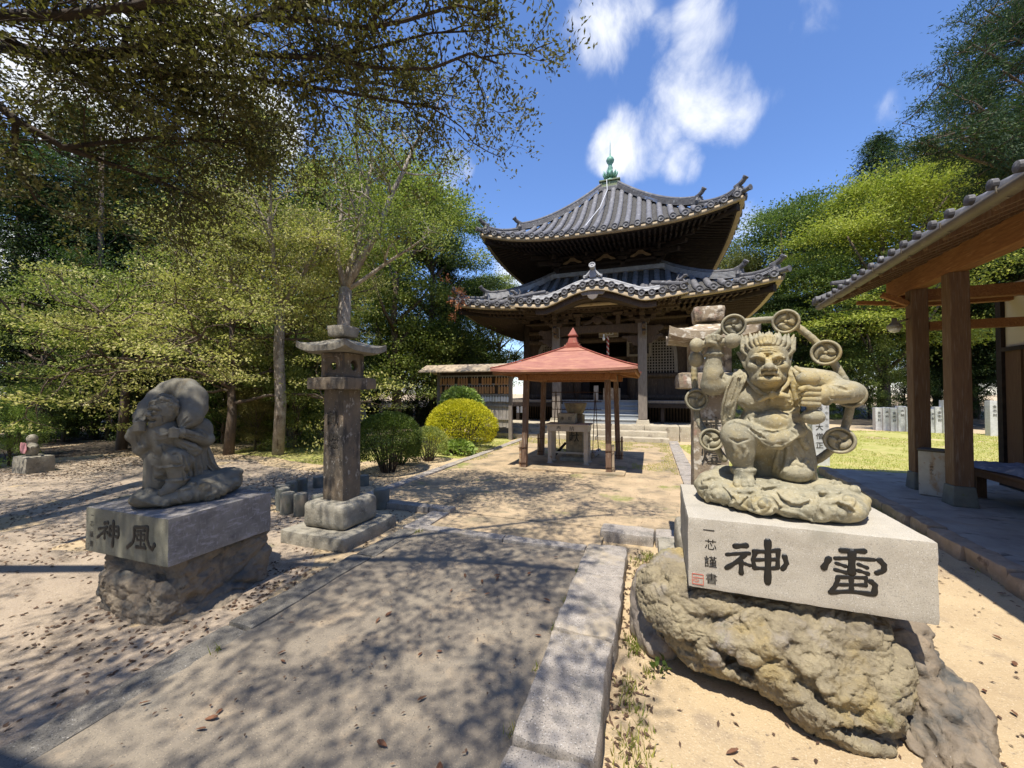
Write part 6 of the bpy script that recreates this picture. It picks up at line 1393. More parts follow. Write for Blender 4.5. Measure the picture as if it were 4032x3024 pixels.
# ---------------------------------------------------------------- the two guardian statues
PSI = 0.0                          # bearing of the statue being modelled, from the viewer's forward direction
def cam_local(px, py, dist):
    """point in the statue's frame (right, away from the viewer, up) seen at photo pixel px, py, at distance dist along the bearing PSI"""
    a = (px - 2016) / FPX; b = -(py - 1512) / FPX; f = math.cos(PITCH) - b * math.sin(PITCH); u = math.sin(PITCH) + b * math.cos(PITCH)
    fw = dist / (a / f * math.sin(PSI) + math.cos(PSI)); x = a / f * fw
    return np.array([x * math.cos(PSI) - fw * math.sin(PSI), dist, EYE + u / f * fw])
def to_world(V):
    V = np.asarray(V, float); c, s_ = math.cos(YAW - PSI), math.sin(YAW - PSI)
    return np.stack([V[:, 0] * c - V[:, 1] * s_, V[:, 0] * s_ + V[:, 1] * c, V[:, 2]], 1)
class Sculpt(Clay):
    """clay in the viewer-aligned frame; conv turns sketch coordinates (u, v, depth) into it"""
    def __init__(s, conv, ulo, vlo, uhi, vhi, dlo, dhi, h):
        P = np.array([conv(u, v, d) for u in (ulo, uhi) for v in (vlo, vhi) for d in (dlo, dhi)]); s.conv = conv; s.dr = (dlo, dhi)
        super().__init__(P.min(0), P.max(0), h)
    def p(s, q): return s.conv(*q)
    def C_(s, a, b, ra, rb=None, k=.02, op='u'): return s.cap(s.p(a), s.p(b), ra, rb, k, op)
    def L_(s, pts, rad, k=.012, op='u'): return s.chain([s.p(q) for q in pts], rad, k, op)
    def E_(s, c, r, k=.02, op='u', M=None): return s.ell(s.p(c), (r[0] * (1 if M is not None else .5 + .5 * math.cos(PSI)), r[1], r[2]), M, k, op)
    def surf(s, u, v, off=0.0):
        """first surface point met by the sight line through (u, v); off lifts it towards the viewer"""
        ds = np.arange(s.dr[0], s.dr[1], .004); P = np.array([s.conv(u, v, d) for d in ds]); I = np.round((P - s.lo) / s.h).astype(int)
        ok = ((I >= 0) & (I < s.n)).all(1); I = np.clip(I, 0, s.n - 1); f = s.F[I[:, 0], I[:, 1], I[:, 2]]; w = np.nonzero(ok & (f < 0))[0]
        d = ds[w[0]] if len(w) else None
        return None if d is None else s.conv(u, v, d - off)
    def on(s, pts, rad, off=.0, k=.006, op='u', n=3):
        g_ = 1.4 if op == 's' else 1.1; rad = [q * g_ for q in rad] if isinstance(rad, (list, tuple)) else rad * g_; k *= .6
        """a ridge (or groove, op='s') drawn on the surface through sketch points"""
        Q = []
        for (u0, v0), (u1, v1) in zip(pts[:-1], pts[1:]): Q += [(u0 + (u1 - u0) * i / n, v0 + (v1 - v0) * i / n) for i in range(n)]
        Q.append(pts[-1]); P = [s.surf(u, v, off) for u, v in Q]; m = len(Q)
        rr = [rad] * m if isinstance(rad, (int, float)) else list(np.interp(np.linspace(0, 1, m), np.linspace(0, 1, len(rad)), rad))
        last = None
        for i in range(m - 1):
            if P[i] is not None and P[i + 1] is not None and np.linalg.norm(P[i] - P[i + 1]) < .07: s.cap(P[i], P[i + 1], rr[i], rr[i + 1], k, op)
        return s
    def swirl(s, u, v, Rr, sgn=1, a0=0.0, turns=1.6, th=.008, sq=1.0, tail=None):
        pts = [(u + sgn * math.cos(a0 + t * turns * 2 * PI) * Rr * (.16 + .84 * t), v + sq * math.sin(a0 + t * turns * 2 * PI) * Rr * (.16 + .84 * t)) for t in np.linspace(0, 1, 19)]
        P = [s.surf(a, b, .002) for a, b in pts]
        c = s.surf(u, v, .002)
        for i in range(18):
            if P[i] is not None and P[i + 1] is not None and np.linalg.norm(P[i] - P[i + 1]) < .06: s.cap(P[i], P[i + 1], th * (.8 + .5 * i / 18), th * (.8 + .5 * (i + 1) / 18), .004)
        if c is not None: s.ell(c, (th * 1.9, th * 1.9, th * 1.9), None, .006)
        if tail: s.on([pts[-1]] + tail, [th * 1.3, th * .9], .002, .004)
    def make(s, name, m, parent, rough=((40, .0012, 3),)):
        V, F = s.mesh(); 
        for sc_, amp, sd in rough: V = V + amp * np.stack([vnoise(V + 7 * j, sc_, 2, sd + j) for j in range(3)], 1)
        return np_mesh(name, to_world(V), F, m, parent, True)

# ---- thunder god (right)
PSI = math.atan2(3058 - 2016, FPX); F0 = 2.42 / math.cos(PSI)
def c3(u, v, d): return cam_local(2600 + u * .5725, 1150 + v * .5725, F0 + d)
ctr = to_world(np.array([c3(800, 1400, 0.0)]))[0]
tg = thing('thunder_god_statue', 'carved stone thunder god kneeling on clouds inside a ring of drums', 'statue', (ctr[0], ctr[1], .9))
MT = 'carved_stone'
# cloud base
b = Sculpt(c3, 200, 1120, 1460, 1640, -.46, .42, .0056)
zc = .905
def bp(u, d, z):                      # a point of the base at sketch column u, depth d and height z
    a = c3(u, 1400, d); return np.array([a[0], a[1], z])
for u, d, z, r_ in ((800, .0, .985, (.40, .30, .085)), (420, .02, .975, (.17, .22, .085)), (1160, .02, .975, (.20, .24, .085)), (600, -.16, .965, (.2, .13, .07)), (960, -.20, .965, (.22, .12, .07)), (1210, -.12, .965, (.15, .14, .075)), (380, -.10, .965, (.12, .12, .07)), (330, .0, 1.0, (.07, .12, .06)), (700, .2, .99, (.35, .14, .08))):
    b.ell(bp(u, d, z), (r_[0] * .86, r_[1], r_[2]), None, .045)
for u, d, z, r_ in ((340, -.06, 1.045, .035), (400, -.01, 1.06, .04), (450, .06, 1.07, .05), (1250, .0, 1.035, .05), (1330, -.02, 1.0, .05), (1100, .05, 1.04, .06), (1370, -.06, .965, .03)): b.ell(bp(u, d, z), (r_ * 1.5, r_ * 1.2, r_ * .75), None, .02)
for u, d, z, r_ in ((380, -.17, .985, .062), (560, -.27, .965, .055), (700, -.30, .965, .06), (880, -.30, .97, .055), (1080, -.27, .965, .06), (1230, -.20, .97, .062), (1330, -.08, .985, .055), (300, -.06, .985, .05), (960, -.26, 1.0, .045), (640, -.24, 1.005, .04)): b.ell(bp(u, d, z), (r_ * 1.25, r_ * .8, r_), None, .006)
b.F = np.maximum(b.F, (.903 - b.ax[2])[None, None, :].astype(np.float32))
for (u, v, Rr, sg, a0, tu, sq) in ((375, 1385, 52, 1, 2.2, 1.4, 1), (700, 1455, 58, 1, 1.0, 1.5, 1), (890, 1400, 46, -1, .5, 1.3, .75), (1235, 1520, 62, 1, 3.0, 1.5, 1), (1290, 1430, 42, 1, .4, 1.3, 1), (770, 1310, 36, 1, 0, 1.2, .4), (1210, 1300, 44, 1, 1, 1.2, .45), (1090, 1350, 30, -1, 2, 1.1, .5), (320, 1300, 30, -1, 1, 1.1, .7), (1330, 1360, 28, 1, 0, 1.1, .7)):
    b.swirl(u, v, Rr, sg, a0, tu, .0115, sq)
for pts in ([(430, 1330), (500, 1400), (520, 1450), (460, 1470), (420, 1450)], [(540, 1450), (600, 1400), (690, 1375), (760, 1400), (820, 1470), (770, 1510), (700, 1520), (620, 1500), (560, 1470)], [(790, 1360), (840, 1410), (900, 1450), (970, 1455), (1040, 1430), (1050, 1400), (990, 1390)],
            [(830, 1500), (930, 1520), (1010, 1560), (1060, 1575)], [(1120, 1440), (1170, 1450), (1230, 1445), (1290, 1460), (1330, 1500)], [(1060, 1560), (1090, 1480), (1120, 1400), (1180, 1395), (1250, 1370)], [(300, 1290), (360, 1270), (430, 1290)], [(640, 1330), (720, 1345), (840, 1330), (920, 1335)], [(1060, 1370), (1120, 1385), (1200, 1370)], [(270, 1340), (320, 1330), (300, 1400), (340, 1450), (420, 1500), (500, 1520)], [(1130, 1250), (1230, 1262), (1320, 1290), (1370, 1340)], [(500, 1370), (620, 1375), (690, 1350)]):
    b.on(pts, [.007, .013, .007], .004, .004)
    b.on([(u, v + 17) for u, v in pts], [.004, .009, .004], .0, .004, 's')
for pts in ([(480, 1490), (560, 1530), (650, 1560)], [(870, 1530), (960, 1560)], [(1100, 1500), (1110, 1560)], [(640, 1470), (655, 1420), (700, 1398)], [(300, 1360), (290, 1420), (340, 1480)]): b.on(pts, [.005, .014, .005], .002, .006, 's')
for (u, v, r1, r2) in ((345, 1420, .05, .06), (520, 1480, .06, .05), (660, 1500, .06, .05), (820, 1480, .07, .05), (960, 1500, .06, .045), (1130, 1520, .05, .05), (1260, 1500, .07, .06), (1340, 1420, .045, .05)): pass
b.make('cloud_base', MT, tg)

# body, limbs and cloth of one piece
g = Sculpt(c3, 250, 270, 1400, 1390, -.40, .36, .0050)
g.E_((725, 700, .07), (.185, .12, .12), .03); g.C_((510, 630, .06), (930, 600, .06), .072, .066, .04); g.C_((735, 660, .03), (735, 560, .02), .09, .08, .04)
g.E_((640, 735, -.005), (.105, .06, .078), .03); g.E_((845, 720, -.005), (.10, .06, .072), .03)
g.E_((755, 880, .06), (.178, .14, .125), .03); g.E_((780, 895, -.045), (.115, .07, .078), .014); g.E_((640, 893, -.035), (.038, .03, .03), .012); g.E_((925, 870, -.02), (.045, .04, .035), .012); g.E_((905, 800, -.02), (.045, .04, .04), .02)
g.E_((770, 1000, .08), (.20, .15, .12), .04)
# raised right arm (viewer's left)
g.C_((520, 620, .05), (360, 640, .0), .066, .070, .02); g.C_((350, 640, .0), (365, 560, -.02), .062, .058, .02); g.C_((360, 580, -.02), (366, 440, -.02), .060, .048, .02); g.E_((380, 610, .01), (.075, .06, .06), .02)
g.C_((366, 430, -.02), (385, 350, -.02), .046, .040, .012)
for a in np.linspace(0, 2 * PI, 15)[:-1]:
    pass
def band(cl, c, axis, rad, th, k=.004, n=18):
    c = cl.p(c); ax_ = Vector(axis).normalized(); s1 = ax_.orthogonal().normalized(); s2 = ax_.cross(s1)
    P = [np.array(Vector(c) + (s1 * math.cos(t) + s2 * math.sin(t)) * rad) for t in np.linspace(0, 2 * PI, n, endpoint=False)]
    cl.chain(P, th, k, 'u', True)
band(g, (366, 432, -.02), (0, .1, 1), .050, .011)
# hand of the raised arm: palm, four fingers curled over the grip and the thumb
for i, (u0, v0, u1, v1, u2, v2) in enumerate(((345, 350, 335, 325, 318, 318), (362, 340, 352, 312, 335, 304), (385, 338, 382, 306, 362, 300), (408, 345, 412, 312, 392, 300))):
    g.L_([(u0, v0, -.05), (u1, v1, -.075), (u2, v2, -.09), (u2 + 6, v2 + 28, -.092)], [.0145, .0135, .0125, .0115], .004)
g.L_([(400, 372, -.05), (378, 352, -.085), (345, 345, -.10)], [.017, .014, .011], .004)
# bent left arm (viewer's right): shoulder, elbow, forearm coming back across, fist
g.C_((930, 600, .06), (1040, 600, .06), .075, .062, .03); g.C_((1040, 600, .06), (1300, 680, .02), .064, .052, .02); g.E_((1120, 600, .05), (.09, .06, .055), .02); g.C_((1310, 690, .01), (1150, 700, -.10), .062, .048, .02); g.E_((1240, 690, -.04), (.085, .055, .062), .02)
g.C_((1140, 705, -.10), (1060, 715, -.12), .047, .050, .012)
band(g, (1140, 708, -.10), (1, .5, 0), .050, .011)
for i, (v0, v1) in enumerate(((662, 665), (698, 702), (735, 738), (768, 766))):
    g.L_([(1085, v0 + 4, -.155), (1030, v0 + 2, -.178), (985, v1, -.170), (968, v1 + 4, -.145)], [.0165, .0165, .015, .012], .003)
g.L_([(1075, 665, -.13), (1020, 648, -.175), (965, 668, -.185)], [.019, .017, .0135], .003); g.E_((968, 668, -.19), (.017, .014, .015), .004)
# raised knee and foot (viewer's left)
g.C_((660, 1030, .06), (540, 990, -.12), .10, .098, .03); g.E_((537, 985, -.13), (.103, .085, .10), .02); g.C_((540, 1010, -.13), (570, 1200, -.11), .094, .055, .02); g.E_((545, 1090, -.13), (.085, .07, .09), .02)
band(g, (570, 1218, -.11), (0, .05, 1), .060, .012); band(g, (570, 1236, -.11), (0, .05, 1), .058, .010)
g.C_((570, 1225, -.10), (572, 1270, -.14), .054, .050, .015)
for u0, u1 in ((540, 530), (572, 577), (606, 624)): g.L_([(u0, 1275, -.15), (u1, 1312, -.185), (u1, 1335, -.20)], [.028, .024, .020], .004); g.L_([(u1, 1335, -.215), (u1 + 1, 1358, -.225)], [.015, .005], .003)
g.on([(500, 1040), (520, 1090), (505, 1140)], [.006, .012, .006], -.002, .014); g.on([(570, 1050), (590, 1100), (575, 1150)], [.006, .012, .006], -.002, .014); g.on([(480, 1010), (530, 1030), (600, 1015)], [.004, .008, .004], 0, .008, 's')
# kneeling leg under the skirt (viewer's right)
g.C_((850, 1010, .08), (900, 1200, .03), .13, .10, .03); g.E_((920, 1235, -.02), (.10, .09, .065), .02); g.C_((820, 1020, .06), (850, 1260, .02), .08, .055, .02); g.C_((740, 1040, .10), (740, 1260, .12), .10, .10, .03); g.C_((960, 1000, .06), (1050, 1280, .03), .05, .026, .02)
g.C_((980, 960, .05), (1030, 1180, .04), .045, .035, .02)
for pts in ([(820, 1060), (800, 1150), (770, 1260)], [(880, 1060), (870, 1160), (850, 1270)], [(950, 1040), (980, 1120), (1000, 1200)], [(1000, 1050), (1030, 1160), (1060, 1270)], [(900, 1040), (930, 1110), (960, 1160)]):
    g.on(pts, [.006, .011, .007], .0, .012)
g.on([(910, 1185), (930, 1165), (950, 1185), (970, 1195), (990, 1175), (1000, 1150), (1020, 1170), (1030, 1200)], .009, .004, .005)
g.on([(850, 1050), (835, 1150), (810, 1250)], [.005, .009, .005], 0, .008, 's'); g.on([(925, 1060), (950, 1130), (965, 1160)], [.005, .008, .005], 0, .008, 's')
# front swag of the loincloth
g.L_([(505, 905, -.03), (590, 930, -.09), (680, 985, -.115), (770, 1020, -.125), (860, 1005, -.12), (950, 960, -.07), (975, 930, .0)], [.026, .030, .034, .036, .034, .028, .02], .02)
g.L_([(560, 900, -.05), (660, 950, -.10), (760, 985, -.12), (860, 975, -.11), (940, 930, -.07)], [.02, .024, .026, .024, .02], .02)
g.L_([(660, 1000, -.10), (740, 1055, -.115), (820, 1058, -.115), (890, 1020, -.10)], [.018, .022, .022, .016], .012)
g.on([(510, 890), (600, 915), (690, 970)], [.006, .010, .006], .004, .005); g.on([(600, 950), (660, 1000), (710, 1040), (770, 1062), (840, 1058), (900, 1022), (950, 985)], [.005, .008, .006], .004, .004)
g.on([(620, 945), (680, 990), (720, 1010)], [.004, .008, .004], 0, .006, 's'); g.on([(905, 955), (935, 985)], [.004, .007, .004], 0, .006, 's'); g.on([(650, 935), (780, 968), (920, 925)], [.004, .006, .004], 0, .005, 's')
# chest and belly modelling
g.on([(560, 770), (610, 808), (680, 822), (745, 800), (800, 795), (860, 812), (920, 795), (945, 760)], [.006, .010, .007, .010, .006], -.001, .010, 's')
g.on([(640, 860), (690, 830), (740, 818), (800, 830), (870, 870)], [.005, .007, .005], 0, .008, 's'); g.on([(600, 870), (640, 930), (700, 960), (780, 968), (860, 955), (920, 915)], [.004, .007, .004], 0, .008, 's')
for u, v in ((628, 770), (893, 757)): 
    P = g.surf(u, v, .003)
    if P is not None: g.ell(P, (.008, .008, .008), None, .004)
g.on([(740, 700), (735, 780)], [.004, .007, .004], 0, .01, 's')
g.on([(440, 610), (420, 580), (440, 560)], [.005, .008, .004], 0, .01, 's'); g.on([(1180, 640), (1240, 660), (1290, 680)], [.005, .008, .004], 0, .01, 's'); g.on([(1180, 730), (1250, 735), (1300, 725)], [.004, .007, .004], 0, .01, 's')
body = g.make('body', MT, tg)

# shawl over both shoulders, neck cord with its knot
s_ = Sculpt(c3, 380, 480, 1060, 1130, -.26, .26, .0050)
for off, x0, x1, x2, x3 in ((0, 520, 470, 428, 432), (.0, 542, 495, 452, 446), (0, 562, 522, 476, 460), (0, 582, 546, 500, 474)):
    s_.L_([(x0, 545, .02), (x0 - 12, 590, -.035), (x1, 660, -.03), (x2 + 12, 760, -.02), (x2, 840, .0), (x3, 930, .02)], [.014, .015, .0155, .0145, .013, .009], .0022)
s_.L_([(600, 552, .0), (568, 620, -.05), (530, 700, -.04), (512, 790, -.01)], [.012, .014, .013, .008], .003); s_.C_((540, 600, .0), (462, 830, .03), .03, .024, .01)
for pts in ([(890, 520, .0), (930, 560, -.045), (945, 620, -.06), (940, 700, -.05), (935, 800, -.03)], [(880, 530, .0), (905, 580, -.045), (915, 650, -.05), (930, 740, -.05)], [(930, 520, .02), (985, 560, -.02), (1005, 620, -.02)]): s_.L_(pts, [.014, .017, .016, .013, .010][:len(pts)], .003)
s_.L_([(955, 880, -.03), (975, 950, -.03), (960, 1000, -.03), (1000, 1060, -.02)], [.02, .028, .02, .022], .01); s_.L_([(955, 860, -.02), (945, 930, -.03), (962, 995, -.04)], [.012, .02, .012], .006)
s_.L_([(590, 580, -.035), (640, 650, -.075), (700, 700, -.095), (765, 712, -.105)], [.0105, .012, .012, .010], .003); s_.L_([(575, 560, -.02), (610, 620, -.06), (665, 690, -.085)], [.008, .009, .007], .003)
s_.L_([(900, 570, -.035), (870, 640, -.075), (820, 690, -.10), (780, 705, -.11)], [.0105, .012, .011, .010], .003)
s_.E_((770, 708, -.118), (.022, .016, .026), .006); s_.L_([(760, 712, -.118), (715, 728, -.12), (680, 748, -.115)], [.010, .015, .011], .004); s_.L_([(780, 712, -.118), (830, 712, -.12), (882, 722, -.11)], [.010, .013, .012], .004); s_.L_([(785, 702, -.118), (840, 698, -.115), (885, 708, -.105)], [.007, .008, .005], .003)
for pts in ([(530, 565), (500, 660), (462, 780), (448, 900)], [(552, 565), (528, 660), (486, 780), (462, 890)], [(512, 575), (478, 660), (446, 780), (436, 880)], [(575, 575), (553, 650), (510, 760), (478, 850)]): s_.on(pts, [.004, .0075, .006, .004], .0, .003, 's')
for pts in ([(905, 540), (935, 620), (945, 720)], [(960, 550), (995, 600)]): s_.on(pts, [.003, .006, .003], .0, .003, 's')
s_.make('shawl', MT, tg)

# head
h_ = Sculpt(c3, 505, 345, 935, 700, -.26, .18, .0034)
h_.E_((738, 515, -.02), (.118, .125, .140), .01); h_.E_((735, 470, .02), (.132, .13, .125), .03); h_.E_((742, 600, -.055), (.088, .075, .072), .03); h_.E_((738, 410, -.02), (.105, .11, .085), .03)
for u in (645, 832): h_.E_((u, 512, -.095), (.040, .035, .030), .02)
for u, v in ((660, 590), (820, 588)): h_.E_((u, v, -.075), (.036, .035, .034), .025)
h_.on([(640, 472), (665, 482), (700, 486), (726, 478)], [.008, .014, .010], .002, .008, 's'); h_.on([(846, 472), (825, 482), (790, 486), (764, 478)], [.008, .014, .010], .002, .008, 's')
for pts in ([(622, 458), (655, 438), (695, 440), (730, 466), (741, 480)], [(856, 455), (828, 436), (790, 439), (760, 464), (747, 480)]): h_.on(pts, [.008, .013, .014, .013, .010], .006, .008)
for i in range(9):
    for x0, x1 in ((628, 712), (776, 850)):
        u = x0 + (x1 - x0) * i / 8; v = 452 - 12 * math.sin(PI * i / 8); P = h_.surf(u, v, .006)
        if P is not None: h_.ell(P, (.0065, .006, .009), None, .002)
# nose
h_.E_((745, 480, -.155), (.017, .02, .024), .012); h_.C_((745, 480, -.155), (749, 512, -.185), .015, .024, .010); h_.E_((750, 514, -.190), (.028, .026, .022), .008)
for u in (718, 783): h_.E_((u, 520, -.170), (.020, .020, .016), .006); 
for u in (733, 768): h_.E_((u, 533, -.190), (.008, .012, .006), .003, 's')
# mouth
h_.E_((748, 585, -.125), (.072, .045, .050), .014)
h_.E_((748, 574, -.175), (.050, .050, .0150), .004, 's')
h_.on([(690, 585), (704, 566), (728, 553), (748, 557), (770, 552), (793, 562), (806, 580)], [.007, .010, .011, .011, .007], .004, .003)
h_.on([(676, 604), (712, 600), (748, 606), (786, 600), (818, 602)], [.010, .015, .013, .015, .010], .007, .003)
h_.E_((748, 568, -.150), (.036, .012, .006), .0); h_.E_((748, 583, -.150), (.036, .012, .005), .0)
for u in (712, 786): h_.C_((u, 566, -.160), (u, 580, -.162), .004, .002, .001)
h_.on([(706, 522), (692, 545), (690, 575)], [.005, .008, .006], .001, .008); h_.on([(792, 520), (806, 542), (808, 572)], [.005, .008, .006], .001, .008)
h_.on([(700, 622), (748, 628), (796, 620)], [.003, .006, .003], .0, .008, 's')
for v, w in ((385, 62), (400, 78), (416, 84)):
    h_.on([(738 - w, v + 14), (738 - w * .5, v + 3), (738, v), (738 + w * .5, v + 3), (738 + w, v + 14)], [.003, .006, .006, .003], .001, .005)
h_.on([(735, 430), (738, 458)], [.003, .006, .004], 0, .006, 's')
# eyes: staring balls in ringed sockets
for u, v in ((694, 474), (795, 473)):
    c = h_.surf(u, v, .000); h_.ell(c, (.0225, .0215, .0225), None, .002)
    band_c = np.array(h_.surf(u, v, .000)); P = [band_c + np.array([math.cos(t) * .0235, .006, math.sin(t) * .0225]) for t in np.linspace(0, 2 * PI, 16, endpoint=False)]; h_.chain(P, .0050, .002, 'u', True)
    f_ = h_.surf(u, v, .0); P = [np.array(f_) + np.array([math.cos(t) * .010, .0005, math.sin(t) * .010]) for t in np.linspace(0, 2 * PI, 12, endpoint=False)]; h_.chain(P, .0026, .001, 's', True); h_.ell(f_, (.0058, .009, .0058), None, .001, 's')
# pointed ears
for tip, top, bot, sg in (((533, 418, .02), (580, 440, -.0), (592, 505, -.01), -1), ((908, 402, .02), (878, 430, .0), (868, 500, -.01), 1)):
    h_.C_(top, bot, .022, .018, .012); h_.C_(tip, top, .006, .022, .010); h_.C_(tip, bot, .006, .018, .010)
    m_ = [(tip[i] + top[i] * 1.3 + bot[i]) / 3.3 for i in range(3)]; m_[2] -= .028; h_.E_(tuple(m_), (.016, .016, .026), .006, 's'); h_.C_((bot[0] - sg * 4, bot[1] + 5, -.02), (bot[0] - sg * 4, bot[1] + 22, -.02), .013, .012, .006)
h_.make('head', MT, tg, ((60, .0008, 3),))
# hair standing on end in flame-like locks
k_ = Sculpt(c3, 500, 240, 930, 500, -.16, .22, .0040)
k_.E_((737, 405, .07), (.130, .10, .10), .01)
locks = []
for i in range(12):
    t = i / 11; u = 578 + 320 * t; arch = math.sin(PI * t); bu = 606 + 262 * t; bv = 432 - 82 * arch ** .6
    locks.append(((bu, bv, -.03 - .085 * arch), (u + (t - .5) * 16, bv - 34, -.02 - .075 * arch), (u + (t - .5) * 50 + (7 if i % 2 else -7), 300 - 32 * arch ** .7 + (13 if i % 2 else 0), .0 - .03 * arch)))
for i in range(11):
    t = i / 10; u = 600 + 270 * t; arch = math.sin(PI * t); locks.append(((u, 400 - 40 * arch, .04), (u + (t - .5) * 20, 345 - 25 * arch, .05), (u + (t - .5) * 30, 300 - 22 * arch, .06)))
for s2 in (-1, 1):
    for j in range(4): x = 738 + s2 * (150 + 4 * j); locks.append(((x - s2 * 22, 462 - 25 * j, .03 + .02 * j), (x, 420 - 25 * j, .02 + .02 * j), (x + s2 * 18, 352 - 20 * j, .03 + .02 * j)))
for a, m_, t_ in locks: k_.L_([a, m_, t_], [.019, .0185, .004], .0015)
for a, m_, t_ in locks[:12]: k_.on([(a[0] + 2, a[1] - 6), ((m_[0] + a[0]) / 2, (m_[1] + a[1]) / 2 - 5), (m_[0], m_[1] - 12)], [.002, .004, .002], .0, .003, 's')
k_.make('hair', MT, tg, ((60, .0008, 3),))
# drumsticks shaped like double balls, held in each hand
for (a, b_, ra, rb, ho) in (((250, 365, -.06), (495, 335, -.05), .049, .051, .022), ((1016, 598, -.15), (1050, 858, -.13), .0, .0, .024)):
    d_ = Sculpt(c3, min(a[0], b_[0]) - 90, min(a[1], b_[1]) - 80, max(a[0], b_[0]) + 90, max(a[1], b_[1]) + 80, -.24, .04, .0045)
    if ra: d_.E_(a, (.049, .049, .048), .004); d_.E_(b_, (.052, .05, .049), .004); d_.C_(a, b_, ho, ho, .004)
    else:
        d_.E_(a, (.063, .052, .045), .004); d_.E_(b_, (.062, .052, .044), .004); d_.C_(a, b_, ho, ho, .004); d_.C_((1020, 640, -.15), (1024, 655, -.15), .036, .036, .004)
    d_.make('drumstick', MT, tg, ((60, .0008, 3),))
d_ = Sculpt(c3, 175, 390, 320, 540, -.12, .12, .0045); d_.E_((247, 462, .0), (.052, .052, .054), .004); d_.make('drumstick', MT, tg, ((60, .0008, 3),))
# ring of drums
ringp = [(440, 1150, .12), (350, 1015, .11), (262, 880, .13), (250, 740, .14), (235, 600, .14), (245, 470, .15), (330, 330, .16), (503, 230, .17), (680, 195, .18), (862, 202, .19), (1010, 290, .18), (1137, 417, .18), (1240, 560, .17), (1308, 705, .16), (1290, 860, .13), (1232, 1020, .11), (1120, 1130, .12), (1030, 1175, .15)]
r_ = Sculpt(c3, 180, 150, 1380, 1230, -.0, .24, .0052)
Pn = [np.array(r_.p(q)) for q in ringp]; Q = []
for i in range(len(Pn) - 1):                      # smooth curve through the points, flattened in depth
    a0, a1, a2, a3 = Pn[max(i - 1, 0)], Pn[i], Pn[i + 1], Pn[min(i + 2, len(Pn) - 1)]
    for t in np.linspace(0, 1, 5)[:-1]: Q.append(.5 * ((2 * a1) + (-a0 + a2) * t + (2 * a0 - 5 * a1 + 4 * a2 - a3) * t * t + (-a0 + 3 * a1 - 3 * a2 + a3) * t ** 3))
Q.append(Pn[-1])
for off in (-.013, 0, .013): r_.chain([p + np.array([0, off, 0]) for p in Q], .0195, .006)
r_.make('drum_ring', MT, tg)
for i, (u, v, d) in enumerate(((350, 1015, .05), (250, 740, .09), (503, 230, .12), (862, 202, .14), (1137, 417, .13), (1308, 705, .10), (1232, 1020, .04))):
    c = np.array(c3(u, v, d)); view = np.array([0, 0, EYE]) - c; cx_, cz_ = c3(760, 700, .1)[0], c3(760, 700, .1)[2]
    nrm = view / np.linalg.norm(view) * .9 + np.array([-(c[0] - cx_) * .3, 0, (c[2] - cz_) * .0]); nrm /= np.linalg.norm(nrm); nv = Vector(nrm); sx = nv.cross(Vector((0, 0, 1))).normalized() * -1; sz = nv.cross(sx) * -1
    if sz.z < 0: sz = -sz
    Rr = .074; mb = MB()
    mb.lathe(c, [(Rr * .82, -.026), (Rr * 1.02, -.020), (Rr * 1.06, .0), (Rr * 1.02, .016), (Rr * .92, .020), (Rr * .84, .012), (Rr * .80, -.006), (.001, -.004)], 32, nv)
    for j in range(3):
        a0 = 2 * PI * j / 3 + .5 + i * .4; pts = []; rad = []
        for t in np.linspace(0, 1, 9):
            rr_ = Rr * (.36 + .36 * t); aa = a0 + t * 1.7; pts.append(Vector(c) + (sx * math.cos(aa) + sz * math.sin(aa)) * rr_ + nv * .0); rad.append(.0225 * (1 - t) ** .7 + .003)
        pts = [pts[0] - (pts[1] - pts[0]).normalized() * .009] + pts; rad = [.008] + rad
        mb.tube(pts, rad, 9, True, .55, nv)
    mb.lathe(Vector(c) + nv * .003, [(.011, 0), (.009, .006), (.001, .009)], 12, nv)
    V = to_world(np.array(mb.v)); mb.v = [tuple(p) for p in V]; mb.build('drum', MT, tg, True)

# ---- wind god (left)
PSI = math.atan2(735 - 2016, FPX); F1 = 3.22 / math.cos(PSI)
def c5(u, v, d): return cam_local(300 + u * .6632, 1400 + v * .6632, F1 + d)
ctr = to_world(np.array([c5(640, 860, 0.0)]))[0]
wg = thing('wind_god_statue', 'grey stone wind god kneeling with a wind bag over his shoulders', 'statue', (ctr[0], ctr[1], .72))
MG = 'carved_stone_grey'
b = Sculpt(c5, 270, 640, 1060, 940, -.38, .45, .0068)
def bq(u, d, z): a = c5(u, 850, d); return np.array([a[0], a[1], z])
for u, d, z, r_ in ((560, -.08, .78, (.24, .16, .07)), (440, -.02, .765, (.12, .13, .05)), (720, -.03, .80, (.24, .20, .09)), (850, .10, .80, (.16, .18, .10)), (925, .22, .80, (.08, .14, .11)), (640, .1, .80, (.28, .18, .09)), (760, -.12, .775, (.16, .08, .06)), (800, .05, .86, (.16, .14, .07)), (700, -.06, .85, (.14, .10, .06)), (600, -.12, .80, (.12, .08, .06)), (430, -.04, .80, (.10, .10, .05)), (900, .1, .87, (.10, .12, .06))): b.ell(bq(u, d, z), r_, None, .03)
for u, d, z, r_ in ((660, -.10, .815, .06), (800, -.06, .82, .065), (540, -.14, .785, .045), (890, .05, .86, .05), (760, .0, .90, .05), (950, .16, .87, .045)): b.ell(bq(u, d, z), (r_ * 1.2, r_, r_ * .9), None, .008)
b.F = np.maximum(b.F, (.722 - b.ax[2])[None, None, :].astype(np.float32))
